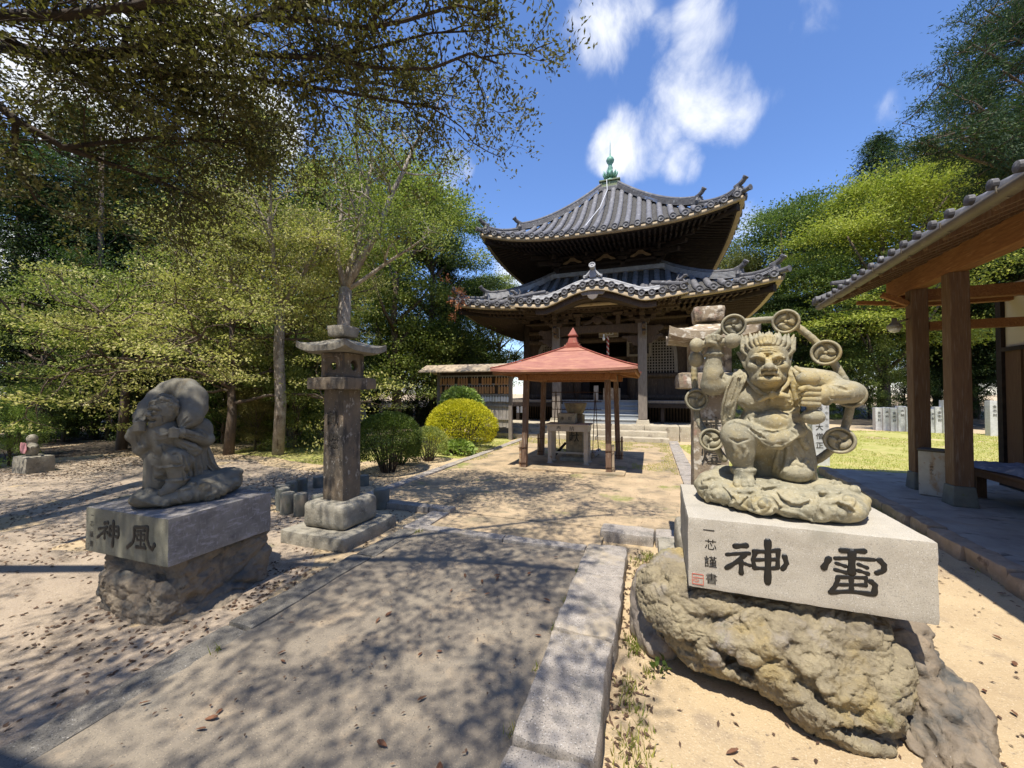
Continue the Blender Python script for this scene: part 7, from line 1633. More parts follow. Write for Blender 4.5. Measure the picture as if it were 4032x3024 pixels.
for (u, v, Rr, sg, a0, tu, sq) in ((660, 828, 42, 1, 2.2, 1.4, .9), (800, 845, 46, -1, 1.0, 1.5, .8), (890, 795, 30, 1, .5, 1.3, 1), (530, 872, 24, 1, 2, 1.2, .8), (760, 775, 30, 1, 0, 1.2, .6), (950, 745, 24, 1, 0, 1.2, 1), (430, 800, 20, 1, 0, 1.2, .8), (690, 765, 22, -1, 0, 1.1, .6)): b.swirl(u, v, Rr, sg, a0, tu, .0135, sq)
for pts in ([(590, 850), (640, 880), (700, 870)], [(730, 800), (720, 850), (740, 880), (800, 885)], [(850, 760), (870, 800), (920, 830), (940, 800)], [(340, 850), (420, 870), (500, 885), (560, 890)], [(340, 820), (400, 790), (450, 770)], [(600, 800), (680, 785), (740, 790)]): b.on(pts, [.007, .012, .007], .001, .006)
b.make('cloud_base', MG, wg)
g = Sculpt(c5, 300, 380, 840, 880, -.34, .30, .0060)
g.C_((520, 450, -.02), (560, 620, .03), .105, .12, .05); g.E_((515, 480, -.05), (.11, .10, .10), .04); g.E_((545, 570, -.04), (.10, .09, .10), .03); g.E_((700, 470, .06), (.14, .12, .13), .05); g.C_((560, 440, .02), (730, 430, .04), .08, .09, .04)
g.E_((500, 545, -.11), (.045, .04, .05), .03); g.C_((500, 425, -.03), (515, 460, -.04), .065, .07, .03)
# arm on the viewer's right: upper arm down to the elbow, forearm back to the fist at the chest
g.C_((735, 430, .02), (775, 495, -.02), .062, .052, .03); g.C_((775, 500, -.02), (640, 460, -.14), .052, .034, .02); g.E_((725, 480, -.06), (.075, .045, .050), .02); band(g, (632, 458, -.145), (1, .4, 0), .037, .008)
g.C_((625, 458, -.15), (595, 458, -.165), .034, .036, .01)
for j, v in enumerate((438, 452, 467, 481)): g.L_([(600, v, -.195), (572, v - 1, -.20), (556, v + 2, -.185)], [.0125, .012, .010], .003)
g.L_([(600, 440, -.18), (578, 430, -.195), (560, 434, -.195)], [.013, .011, .009], .003)
# arm on the viewer's left: hand up holding the end of the bag
g.C_((450, 470, .0), (395, 560, .02), .06, .05, .03); g.C_((385, 545, .02), (350, 450, -.03), .052, .040, .02); g.E_((372, 430, -.05), (.050, .04, .042), .012); g.C_((345, 455, -.02), (335, 480, .0), .04, .045, .02)
for j, v in enumerate((396, 412, 428, 443)): g.L_([(352 - j * 3, v + 4, -.08), (378, v - 2, -.105), (408 - j * 2, v + 2, -.10)], [.0135, .013, .010], .003)
g.L_([(352, 412, -.07), (346, 388, -.06), (362, 374, -.06)], [.014, .012, .009], .003)
g.L_([(390, 560, -.01), (400, 590, -.01), (430, 575, -.02)], [.04, .02, .02], .02); g.L_([(430, 470, -.03), (400, 540, -.05), (380, 575, -.03)], [.03, .03, .02], .015)
# raised knee (viewer's right) with gaiter, sandal foot
g.C_((680, 640, .06), (590, 615, -.14), .09, .080, .03); g.E_((588, 612, -.15), (.085, .075, .072), .02); g.C_((598, 630, -.15), (605, 735, -.14), .075, .058, .02); band(g, (598, 655, -.15), (0, .1, 1), .079, .008); band(g, (606, 735, -.14), (0, .05, 1), .066, .011)
g.C_((605, 750, -.13), (560, 785, -.17), .055, .045, .02); g.C_((565, 785, -.17), (520, 812, -.19), .045, .032, .02)
for j in range(4): g.L_([(530 + j * 14, 805 - j * 3, -.20 + .01 * j), (508 + j * 16, 826 - j * 2, -.21 + .01 * j)], [.016, .013], .003)
# kneeling leg and skirt
g.C_((500, 620, -.02), (480, 760, -.02), .10, .085, .03); g.C_((540, 640, .0), (535, 770, .0), .08, .08, .03); g.C_((470, 700, -.05), (470, 765, -.05), .055, .06, .02)
g.C_((690, 560, .06), (690, 760, .05), .10, .11, .04); g.C_((650, 620, .0), (670, 745, -.04), .07, .05, .03)
for pts in ([(650, 600), (665, 680), (680, 760)], [(690, 600), (705, 680), (715, 750)], [(725, 590), (740, 660), (750, 720)], [(620, 590), (640, 660), (650, 740)]): g.on(pts, [.006, .012, .007], .001, .010)
for pts in ([(445, 650), (490, 670), (540, 665)], [(440, 690), (490, 712), (545, 710)], [(440, 730), (490, 748), (540, 748)]): g.on(pts, [.004, .009, .004], .001, .006)
for pts in ([(670, 600), (685, 680), (698, 750)], [(635, 600), (652, 670), (665, 740)], [(470, 730), (540, 742)], [(480, 530), (520, 520), (560, 530)]): g.on(pts, [.005, .009, .005], .0, .008, 's')
for pts in ([(640, 470), (700, 480), (760, 495)], [(650, 485), (710, 498)]): g.on(pts, [.003, .006, .003], 0, .01, 's')
for pts in ([(655, 575), (672, 660), (690, 745)], [(702, 560), (722, 650), (735, 735)], [(738, 560), (752, 640), (765, 700)], [(600, 580), (628, 650), (640, 740)], [(455, 655), (452, 700), (448, 745)]): g.on(pts, [.003, .006, .003], .0, .006, 's')
for pts in ([(500, 500), (520, 560), (530, 590)], [(470, 505), (500, 512), (540, 500)], [(565, 590), (590, 585), (620, 598)], [(560, 640), (590, 652), (620, 645)], [(700, 440), (740, 455), (770, 480)], [(360, 470), (370, 510), (385, 540)]): g.on(pts, [.003, .007, .003], .0, .008, 's')
g.make('body', MG, wg, ((40, .001, 3),))
s_ = Sculpt(c5, 400, 420, 1010, 850, -.28, .30, .0062)
s_.L_([(600, 500, -.10), (640, 530, -.11), (690, 545, -.09), (735, 560, -.06)], [.03, .036, .034, .02], .01); s_.L_([(600, 520, -.10), (650, 560, -.10), (700, 580, -.07), (730, 570, -.05)], [.02, .03, .026, .02], .008)
for o1 in (0, 22, 44): s_.L_([(745 + o1 * .5, 530, .06), (775 + o1 * .4, 600, .06), (810 + o1 * .2, 670, .07), (870 + o1 * .1, 715 - o1 * .4, .12), (925, 770 - o1, .17)], [.022, .026, .026, .026, .020], .008)
s_.L_([(450, 430, -.09), (480, 460, -.135), (530, 470, -.14), (560, 455, -.15)], [.012, .014, .013, .012], .005); s_.L_([(470, 450, -.12), (500, 475, -.15), (540, 468, -.15)], [.008, .010, .008], .004)
s_.L_([(720, 520, .10), (750, 600, .08), (790, 690, .08), (850, 760, .12), (920, 800, .16)], [.05, .06, .06, .055, .04], .02)
for pts in ([(745, 560), (775, 640), (830, 710), (900, 760)], [(730, 600), (760, 690), (820, 760)], [(780, 560), (810, 640), (870, 700), (940, 745)]): s_.on(pts, [.006, .012, .008], .003, .004); s_.on([(u - 12, v + 6) for u, v in pts], [.003, .008, .004], .0, .004, 's')
s_.L_([(640, 585, -.10), (660, 640, -.08), (668, 700, -.07), (672, 750, -.07)], [.022, .024, .024, .02], .01); s_.L_([(470, 600, -.10), (520, 625, -.115), (560, 630, -.12)], [.018, .02, .015], .01)
for pts in ([(620, 515), (670, 545), (715, 560)], [(610, 535), (660, 570)]): s_.on(pts, [.003, .007, .003], .0, .005, 's')
s_.make('sash', MG, wg, ((40, .001, 3),))
h_ = Sculpt(c5, 390, 215, 640, 450, -.30, .22, .0044)
h_.E_((530, 322, -.03), (.098, .11, .120), .02); h_.E_((492, 350, -.075), (.062, .070, .092), .03); h_.E_((488, 398, -.08), (.046, .048, .036), .025); h_.E_((470, 300, -.06), (.045, .06, .05), .03)
h_.C_((452, 326, -.10), (426, 347, -.13), .013, .022, .008); h_.E_((425, 350, -.135), (.018, .022, .018), .006); h_.E_((438, 356, -.15), (.013, .012, .011), .004)
h_.L_([(434, 316, -.10), (450, 306, -.135), (478, 312, -.15), (500, 322, -.145)], [.013, .018, .016, .008], .006); h_.L_([(438, 300, -.08), (470, 292, -.12), (505, 296, -.13)], [.008, .010, .006], .006)
h_.E_((467, 335, -.140), (.020, .017, .013), .002); h_.on([(452, 343), (468, 349), (490, 338)], [.003, .006, .003], .001, .003); h_.on([(452, 327), (468, 323), (488, 330)], [.002, .004, .002], .001, .003)
h_.E_((500, 362, -.115), (.034, .034, .026), .015); h_.L_([(446, 362, -.13), (466, 366, -.14), (482, 380, -.13), (486, 398, -.115)], [.006, .009, .009, .006], .006)
h_.L_([(430, 372, -.11), (448, 370, -.135), (470, 378, -.13)], [.010, .011, .007], .006); h_.L_([(436, 398, -.10), (452, 400, -.125), (472, 396, -.12)], [.011, .012, .008], .006); h_.E_((448, 386, -.135), (.030, .028, .010), .003, 's'); h_.E_((447, 380, -.120), (.016, .012, .004), .001)
h_.E_((452, 414, -.10), (.026, .024, .020), .012); h_.on([(500, 345), (520, 368), (515, 395)], [.003, .006, .003], 0, .006, 's'); h_.on([(455, 290), (485, 284), (515, 290)], [.003, .005, .003], .001, .004)
h_.C_((598, 280, -.07), (570, 315, -.12), .006, .022, .01); h_.C_((570, 300, -.12), (565, 345, -.12), .020, .014, .01); h_.E_((575, 312, -.150), (.010, .014, .020), .004, 's')
for pts in ([(440, 280), (470, 252), (510, 238), (560, 245), (600, 275)], [(470, 272), (520, 256), (570, 270), (610, 310)], [(555, 262), (590, 300), (600, 350)]): h_.on(pts, [.010, .017, .012], .004, .006)
h_.swirl(505, 258, 22, 1, 1.0, 1.3, .007); h_.swirl(560, 285, 18, 1, 2.0, 1.2, .006); h_.swirl(470, 272, 14, -1, 0.0, 1.2, .006)
h_.make('head', MG, wg, ((60, .0008, 3),))
g = Sculpt(c5, 320, 100, 800, 460, -.24, .36, .0062)
bag = [((628, 425, -.12), .016), ((648, 402, -.10), .045), ((676, 365, -.05), .083), ((690, 310, .02), .100), ((688, 250, .07), .104), ((652, 206, .12), .096), ((597, 188, .15), .070), ((540, 200, .17), .060), ((475, 245, .15), .056), ((425, 305, .12), .056), ((392, 360, .06), .050), ((376, 405, -.03), .026)]
g.L_([b_[0] for b_ in bag], [b_[1] for b_ in bag], .03)
for pts in ([(622, 420), (640, 390), (668, 360)], [(632, 428), (655, 405), (690, 385)], [(385, 395), (395, 370), (405, 345)], [(375, 395), (380, 370), (386, 350)]): g.on(pts, [.004, .007, .003], .001, .006, 's')
g.make('wind_bag', MG, wg, ((25, .0016, 3),))
# ---------------------------------------------------------------- trees and shrubs
def unit(v): return v / (np.linalg.norm(v, axis=-1, keepdims=True) + 1e-9)
def leaves(P, D, L, W, r, up=.6, fold=.25):
    """one folded quad per leaf at points P, pointing roughly along D, faces turned mostly upward"""
    n = len(P); d = unit(unit(D) + r.normal(0, .55, (n, 3))); nrm = unit(np.array([0, 0, 1.]) * up + r.normal(0, .5, (n, 3))); s = unit(np.cross(d, nrm)); nn = np.cross(s, d)
    l = (L * r.uniform(.6, 1.25, n))[:, None]; w = (W * r.uniform(.65, 1.2, n))[:, None]
    V = np.stack([P, P + d * l * .5 + s * w * .5 + nn * w * fold, P + d * l, P + d * l * .5 - s * w * .5 + nn * w * fold], 1)
    return V.reshape(-1, 3)
def quads(V): return np.arange(len(V)).reshape(-1, 4)
class Wood:
    def __init__(s): s.mb = MB(); s.tips = []; s.dirs = []
    def limb(s, pts, r0, r1, n=6):
        m = len(pts); s.mb.tube(pts, [r0 + (r1 - r0) * (i / (m - 1)) ** .8 for i in range(m)], n, True)
    def grow(s, r, p, d, L, rad, depth, spread=.7, rise=.15, kids=3, wob=.22, shrink=.66, tipd=2, sides=(7, 5, 4, 3)):
        n = 5; pts = [Vector(p)]; d = Vector(d).normalized()
        for i in range(n):
            d = (d + Vector(r.normal(0, wob, 3)) + Vector((0, 0, rise * .25))).normalized(); pts.append(pts[-1] + d * (L / n))
        s.limb(pts, rad, rad * (.55 if depth else .25), sides[min(len(sides) - 1, max(0, 3 - depth))])
        if depth <= tipd:
            for i in range(2, n + 1): s.tips.append(tuple(pts[i])); s.dirs.append(tuple(d))
        if depth == 0: return
        for k in range(kids):
            i = int(r.integers(2, n + 1)); q = pts[i]; a = r.uniform(0, 2 * PI); o = d.orthogonal().normalized(); o.rotate(Matrix.Rotation(a, 3, d))
            nd = (d * (1 - spread * .5) + o * spread * r.uniform(.6, 1.2)); nd.z += rise * .5
            s.grow(r, q, nd, L * shrink * r.uniform(.75, 1.15), rad * .58, depth - 1, spread, rise, kids, wob, shrink, tipd, sides)
def crown_from_tips(W, r, per, sig, L, Wd, up=.6, droop=0.0, pick=None):
    T = np.array(W.tips); D = np.array(W.dirs)
    if pick and len(T) > pick: w_ = r.choice(len(T), pick, False); T = T[w_]; D = D[w_]
    i = np.repeat(np.arange(len(T)), per); P = T[i] + r.normal(0, 1, (len(i), 3)) * np.array(sig); d = D[i] + np.array([0, 0, -droop]); return leaves(P, d, L, Wd, r, up)
def tree_object(kind, label, cat, loc, wood, V, bark, leaf, group=None, trunk='trunk', crown='crown'):
    o = thing(kind, label, cat, loc, group)
    off = Vector(loc)
    if wood is not None:
        wood.mb.v = [tuple(Vector(v) + off) for v in wood.mb.v]; wood.mb.build(trunk, bark, o, True)
    np_mesh(crown, V + np.array(loc), quads(V), leaf, o); return o
def at(px, f):
    d = direction(px, 1543); return (d.x * f, d.y * f)

# --- prototypes of distant broadleaf trees: crown of lobed clumps over a real trunk
def lobed_crown(seed, H, Rw, ncl, per, L, Wd, base=.25, flat=.55, cs=.55, open_=0.0):
    r = np.random.default_rng(seed); lobes = []
    for i in range(16):
        z = r.uniform(base, .92); w = math.sin(PI * min(1, (1.05 - z) * .9 + .12)) ** .7; a = r.uniform(0, 2 * PI); q = r.uniform(.25, .62) * w
        lobes.append((np.array([math.cos(a) * Rw * q, math.sin(a) * Rw * q, z * H]), Rw * r.uniform(.32, .55)))
    lobes.append((np.array([0, 0, H * .86]), Rw * .42)); C_ = []; N_ = []
    for i in range(ncl):
        c, q = lobes[r.integers(len(lobes))]; d = unit(r.normal(0, 1, 3)); d[2] = abs(d[2]) * .9 if r.uniform() < .72 else d[2]
        C_.append(c + unit(d) * q * r.uniform(.72, 1.06) * np.array([1, 1, .85])); N_.append(unit(d))
    C_ = np.array(C_); N_ = np.array(N_); i = np.repeat(np.arange(ncl), per); g = r.normal(0, 1, (len(i), 3)); s_ = cs * r.uniform(.6, 1.3, ncl)[i][:, None]
    P = C_[i] + g * s_ * np.array([1, 1, flat]); V = leaves(P, N_[i] + np.array([0, 0, -.25]), L, Wd, r, .9)
    W = Wood(); pts = [Vector((0, 0, -.4)), Vector((.1, .05, H * .2)), Vector((-.1, .1, H * .42)), Vector((.05, -.05, H * .7))]; W.limb(pts, H * .022, H * .008, 9)
    for c, q in lobes:
        z0 = max(H * .15, c[2] - q * 1.4); p0 = Vector((0, 0, z0)); W.limb([p0, p0.lerp(Vector(c), .5) + Vector((0, 0, -.3)), Vector(c)], H * .009, H * .003, 5)
    return W, V
def conifer(seed, H, Rw, nb_, per, L, Wd, base=.12, droop=.35):
    r = np.random.default_rng(seed); W = Wood(); W.limb([Vector((0, 0, -.4)), Vector((.05, 0, H * .5)), Vector((0, 0, H * .98))], H * .018, .03, 9); Ps = []; Ds = []
    for i in range(nb_):
        z = H * (base + (1 - base) * (i / nb_) ** .85); rr = Rw * (1 - (z / H)) ** .75 * r.uniform(.65, 1.1) + .25; a = i * 2.4 + r.uniform(-.4, .4); d = np.array([math.cos(a), math.sin(a), 0]); tip = d * rr + np.array([0, 0, z - droop * rr * .5]); p0 = np.array([0, 0, z])
        W.limb([Vector(p0), Vector(p0 + (tip - p0) * .5 + np.array([0, 0, .08 * rr])), Vector(tip)], .045, .012, 4)
        t = r.uniform(.15, 1, per) ** .7; P = p0 + (tip - p0) * t[:, None] + r.normal(0, 1, (per, 3)) * np.array([.26, .26, .12]) * (1.1 - .3 * t[:, None]); P[:, 2] -= np.abs(r.normal(0, .12, per)); Ps.append(P); Ds.append(np.repeat((d + np.array([0, 0, -.5]))[None], per, 0))
    return W, leaves(np.concatenate(Ps), np.concatenate(Ds), L, Wd, r, .5)
PROT = {}
def proto(key, W, V, bark, leaf):
    me_t = bpy.data.meshes.new('trunk'); me_t.from_pydata(W.mb.v, [], W.mb.f); me_t.materials.append(MATS[bark]); me_t.polygons.foreach_set('use_smooth', [True] * len(me_t.polygons))
    o = np_mesh('crown', V, quads(V), leaf); me_c = o.data; bpy.data.objects.remove(o); PROT[key] = (me_t, me_c)
def plant(key, kind, label, cat, x, y, s=1.0, rot=0, leaf=None, bark=None, group=None, z=None, sz=None):
    o = thing(kind, label, cat, (x, y, gz(x, y) if z is None else z), group); o.scale = (s, s, sz or s); o.rotation_euler = (0, 0, rot)
    for nm, me, mt in (('trunk', PROT[key][0], bark), ('crown', PROT[key][1], leaf)):
        c = bpy.data.objects.new(nm, me); C.objects.link(c); c.parent = o
        if mt: c.material_slots[0].link = 'OBJECT'; c.material_slots[0].material = MATS[mt]
    return o
proto('round1', *lobed_crown(11, 13, 4.6, 250, 210, .15, .085, cs=.50, flat=.42), 'bark', 'leaf_mid')
proto('round2', *lobed_crown(12, 12, 4.0, 230, 210, .14, .08, base=.12, cs=.47, flat=.42), 'bark', 'leaf_mid')
proto('layered', *lobed_crown(13, 13, 5.0, 260, 210, .15, .08, flat=.20, cs=.62), 'bark', 'leaf_yellowgreen')
proto('bushy', *lobed_crown(14, 5, 2.2, 190, 125, .10, .05, base=.04, cs=.26), 'bark', 'leaf_mid')
proto('cedar', *conifer(15, 14, 3.0, 140, 230, .17, .045), 'bark', 'leaf_cedar')
proto('cedar2', *conifer(16, 12, 2.6, 130, 230, .17, .05, base=.04, droop=.5), 'bark_dark', 'leaf_cedar')

# right-hand forest behind the hall and the lawn
for key, kind, lab, px, f, h_, s_, rot, lf in (
    ('round1', 'broadleaf_tree', 'greyish green tree whose crown shows just right of the hall roofs', 2880, 32, None, 1.0, .4, 'leaf_greyish'),
    ('round2', 'broadleaf_tree', 'dark green crown between the hall and the yellow green tree', 3085, 29, None, 1.30, 1.3, 'leaf_mid'),
    ('round1', 'broadleaf_tree', 'deep green tree high behind the yellow green one on the right', 3270, 34, None, 1.42, 2.2, 'leaf_mid'),
    ('layered', 'chinquapin_tree', 'big bright yellow green tree in tiered sprays on the right', 3480, 24.0, None, 1.16, .2, 'leaf_yellowgreen'),
    ('layered', 'chinquapin_tree', 'mid green tree left of and below the big bright one', 3250, 25.5, None, .80, 2.6, 'leaf_mid'),
    ('round1', 'broadleaf_tree', 'rusty green tree rising above the pavilion roof on the right', 3800, 27, None, 1.48, 3.1, 'leaf_rusty'),
    ('round2', 'broadleaf_tree', 'rusty green tree farthest to the right above the pavilion eave', 4020, 25, None, 1.55, 4.0, 'leaf_rusty'),
    ('cedar', 'conifer', 'slim conifer top poking above the right-hand treetops', 3475, 29, None, 1.5, .0, 'leaf_pine'),
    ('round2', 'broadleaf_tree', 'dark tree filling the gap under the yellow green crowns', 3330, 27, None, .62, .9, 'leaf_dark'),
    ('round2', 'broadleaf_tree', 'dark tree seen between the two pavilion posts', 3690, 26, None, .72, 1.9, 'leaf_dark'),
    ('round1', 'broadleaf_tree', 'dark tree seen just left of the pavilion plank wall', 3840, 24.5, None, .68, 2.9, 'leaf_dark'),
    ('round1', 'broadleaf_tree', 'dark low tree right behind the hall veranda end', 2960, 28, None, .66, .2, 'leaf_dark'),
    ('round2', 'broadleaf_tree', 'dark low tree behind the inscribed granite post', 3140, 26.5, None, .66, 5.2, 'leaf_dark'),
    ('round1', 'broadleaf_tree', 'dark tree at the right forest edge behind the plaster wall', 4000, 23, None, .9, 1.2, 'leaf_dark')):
    x, y = at(px, f); plant(key, kind, lab, 'tree', x, y, s_, rot, lf)
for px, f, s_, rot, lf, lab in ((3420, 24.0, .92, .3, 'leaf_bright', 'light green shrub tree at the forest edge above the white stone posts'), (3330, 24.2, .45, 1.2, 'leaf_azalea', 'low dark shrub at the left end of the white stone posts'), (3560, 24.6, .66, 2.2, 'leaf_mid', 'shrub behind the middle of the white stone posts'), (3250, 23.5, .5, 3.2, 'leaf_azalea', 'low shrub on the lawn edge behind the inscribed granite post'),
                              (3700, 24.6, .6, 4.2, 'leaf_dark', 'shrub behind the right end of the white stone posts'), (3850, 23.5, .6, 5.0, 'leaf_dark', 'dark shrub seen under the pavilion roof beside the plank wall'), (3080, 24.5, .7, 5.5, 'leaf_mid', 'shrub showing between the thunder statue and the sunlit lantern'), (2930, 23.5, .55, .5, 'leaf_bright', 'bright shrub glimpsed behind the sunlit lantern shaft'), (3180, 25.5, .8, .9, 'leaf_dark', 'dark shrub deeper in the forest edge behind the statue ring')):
    x, y = at(px, f); plant('bushy', 'shrub', lab, 'shrub', x, y, s_, rot, lf)

# left-hand forest: conifers and broadleaf trees in depth
k = 0
for key, px, f, s_, lf, lab in (('round1', 1700, 19.5, .86, 'leaf_mid', 'leafy green tree just left of the hall roofs'), ('round2', 1560, 17.0, .93, 'leaf_bright', 'bright topped green tree behind the forked pale trunk'), ('round2', 1880, 24.0, .72, 'leaf_dark', 'dark tree close behind the left corner of the hall'), ('layered', 1960, 34, .85, 'leaf_bright', 'pale yellow green tree far behind the left hall eaves'),
        ('cedar2', 1750, 20.5, .72, 'leaf_dark', 'dark conifer above the votive rack'), ('cedar', 1400, 20, .92, 'leaf_cedar', 'tall cedar right behind the left stone lantern'), ('cedar2', 1230, 19, .95, 'leaf_dark', 'dark conifer behind the left fence slats'), ('cedar', 1010, 18, .93, 'leaf_cedar', 'tall cedar behind the wind god shoulder'), ('cedar2', 830, 17, .98, 'leaf_dark', 'dark conifer straight behind the wind god bag'),
        ('cedar', 640, 16, .9, 'leaf_cedar', 'tall cedar left of the wind god head'), ('cedar2', 470, 15.5, .98, 'leaf_cedar', 'dense conifer with low sweeping boughs at the far left'), ('cedar', 280, 14.5, .9, 'leaf_cedar', 'cedar second from the left frame edge'), ('cedar2', 60, 13.5, .9, 'leaf_dark', 'dark conifer at the left frame edge'),
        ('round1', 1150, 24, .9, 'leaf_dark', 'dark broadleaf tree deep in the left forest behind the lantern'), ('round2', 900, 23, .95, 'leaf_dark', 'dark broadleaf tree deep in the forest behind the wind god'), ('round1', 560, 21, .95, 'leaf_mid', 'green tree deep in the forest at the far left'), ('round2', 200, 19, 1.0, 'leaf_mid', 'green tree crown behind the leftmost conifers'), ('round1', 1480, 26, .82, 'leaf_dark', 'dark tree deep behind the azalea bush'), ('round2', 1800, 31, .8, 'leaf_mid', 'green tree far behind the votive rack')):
    x, y = at(px, f); plant(key, 'conifer' if 'cedar' in key else 'broadleaf_tree', lab, 'tree', x, y, s_ * (1.0 if px < 760 else 1.15 if px < 1300 else 1.02), k * 1.37, lf); k += 1
for px, f, s_, lf, lab in ((1165, 11.4, .58, 'leaf_bright', 'fresh green shrub at the foot of the knotty pale trunk'), (1260, 12.2, .6, 'leaf_mid', 'shrub filling the gap left of the stone lantern shaft'), (1010, 11.0, .34, 'leaf_rusty', 'low round shrub with reddish tips left of the knotty trunk'), (880, 12.4, .6, 'leaf_mid', 'shrub just right of the wind god at the forest edge'), (760, 12.9, .55, 'leaf_dark', 'dark low shrub behind the wind god bag'), (560, 12.6, .5, 'leaf_dark', 'dark low shrub left of the wind god head'), (1130, 13.2, .62, 'leaf_bright', 'upright leafy shrub left of the fence slats'), (1020, 13.0, .42, 'leaf_rusty', 'rounded shrub with rusty young leaves beside the niche statue'), (780, 14.2, .72, 'leaf_dark', 'dark shrub behind the wind god plinth'), (620, 13.8, .6, 'leaf_dark', 'dark undergrowth shrub left of the wind god'), (420, 13.6, .62, 'leaf_dark', 'dark hydrangea shrub beside the bare sunlit trunk'), (250, 12.8, .55, 'leaf_mid', 'hydrangea shrub with pale flower heads at the far left'),
        (45, 8.8, .33, 'leaf_hydrangea', 'bright yellow green shrub at the left frame edge'), (1330, 15.5, .55, 'leaf_dark', 'dark shrub behind the left lantern shaft'), (1480, 17.5, .66, 'leaf_dark', 'dark shrub behind the azalea bush'), (1640, 19.0, .7, 'leaf_dark', 'dark shrub behind the low boundary wall'), (1800, 20.5, .8, 'leaf_dark', 'dark shrub between boundary wall and votive rack'), (960, 15.5, .9, 'leaf_mid', 'mid green shrub at the forest edge behind the statue'), (1220, 15.0, .85, 'leaf_mid', 'tall shrub behind the fence slats'), (1930, 22, .8, 'leaf_dark', 'dark shrub in the gap between the votive rack and the hall'), (140, 14.0, .8, 'leaf_dark', 'dark shrub behind the little pink bibbed figure')):
    x, y = at(px, f); plant('bushy', 'shrub', lab, 'shrub', x, y, s_, k * 1.1, lf); k += 1
# bare straight trunk in a patch of sun
x, y = at(372, 14.2); W = Wood(); W.limb([Vector((0, 0, -.3)), Vector((.03, 0, 2)), Vector((0, .1, 6)), Vector((.1, 0, 11))], .15, .07, 10); r = np.random.default_rng(5)
for z in (5, 6, 7, 8, 9, 10): W.grow(r, (0, 0, z), (math.cos(z * 2), math.sin(z * 2), .2), 1.6, .03, 1)
tree_object('cedar_tree', 'straight bare reddish trunk catching sun at its foot left of the wind god', 'tree', (x, y, gz(x, y)), W, crown_from_tips(W, r, 60, (.3, .3, .15), .14, .05), 'bark', 'leaf_cedar')

# the two gnarled pale trunks behind the left lantern
def gnarled(px, f, seed, label, spec, leaf, per, sig, L, Wd, bark='bark_pale', fork=2.9):
    x, y = at(px, f); r = np.random.default_rng(seed); W = Wood(); z0 = gz(x, y)
    W.limb([Vector((0, 0, -.3)), Vector((.10, 0, fork * .35)), Vector((-.06, .05, fork * .7)), Vector((.06, 0, fork))], spec[0], spec[0] * .8, 12)
    for (dx, dy, dz, Ln, rd) in spec[1]:
        p = Vector((.06, 0, fork - .1)); d = Vector((dx, dy, dz)).normalized(); pts = [p]
        for i in range(6): d = (d + Vector(r.normal(0, .12, 3))).normalized(); pts.append(pts[-1] + d * Ln / 6)
        W.limb(pts, rd, rd * .35, 8)
        for j in (2, 3, 4, 5, 6):
            for _ in range(2):
                a = r.uniform(0, 6.28); W.grow(r, pts[j], (d.x * .5 + math.cos(a) * .8, d.y * .5 + math.sin(a) * .8, d.z * .5 + r.uniform(-.1, .5)), Ln * .32, rd * .3, 2, .8, .1, 2, .25, .7, 1, (5, 4, 3, 3))
    return tree_object('gnarled_tree', label, 'tree', (x, y, z0), W, crown_from_tips(W, r, per, sig, L, Wd, .9, 0, 240), bark, leaf)
gnarled(1350, 10.6, 21, 'gnarled tree with forked pale trunk rising right above the left lantern', (.20, [(-.55, .1, .9, 3.0, .10), (.1, .1, 1, 3.6, .12), (.55, -.1, 1.0, 4.3, .12), (.8, .2, .45, 2.6, .07), (-.2, -.3, 1, 3.4, .08)]), 'leaf_bright', 62, (.22, .22, .13), .085, .042, fork=4.5)
gnarled(1095, 10.3, 22, 'knotty pale trunk with light maple foliage left of the lantern', (.145, [(-.8, -.1, .35, 3.0, .08), (-.4, .2, .8, 3.0, .09), (.5, .1, .55, 2.2, .08), (.0, -.2, 1, 3.2, .08), (-.3, -.4, .5, 2.6, .07)]), 'leaf_maple', 80, (.30, .30, .065), .075, .042, fork=3.9)
# maples with tiers of light foliage
def maple(px, f, seed, label, H, Rw, leaf, n1=15, pick=280):
    x, y = at(px, f); r = np.random.default_rng(seed); W = Wood(); W.limb([Vector((0, 0, -.3)), Vector((.15, 0, H * .2)), Vector((-.05, .1, H * .35)), Vector((.1, 0, H * .62))], .14, .06, 9)
    for i in range(n1):
        z = H * (.24 + .56 * i / n1); a = i * 2.4 + r.uniform(-.3, .3); W.grow(r, (.05, 0, z), (math.cos(a), math.sin(a), .38), Rw * (1.1 - .5 * i / n1) * .62, .05, 3, .75, .02, 3, .20, .62, 1, (6, 5, 4, 3))
    return tree_object('maple_tree', label, 'tree', (x, y, gz(x, y)), W, crown_from_tips(W, r, 95, (.30, .30, .055), .075, .045, 1.1, 0, pick), 'bark', leaf)
maple(900, 10.4, 31, 'pale yellow green maple spreading in tiers behind the wind god', 5.6, 3.6, 'leaf_maple')
maple(480, 11.2, 32, 'yellow green maple at the far left above the conifers', 6.2, 3.8, 'leaf_bright', pick=170)
maple(1120, 12.4, 33, 'taller light maple whose crown rises between the two gnarled trees', 8.2, 3.4, 'leaf_maple', 17)
maple(160, 12.6, 34, 'maple reaching in from the left frame edge', 6.2, 3.0, 'leaf_bright', 12, 130)
for px, f, h_, lab in ((700, 12.8, 6.8, 'deeper green maple behind the wind bag'), ): maple(px, f, 35, lab, h_, 3.2, 'leaf_bright', 12)

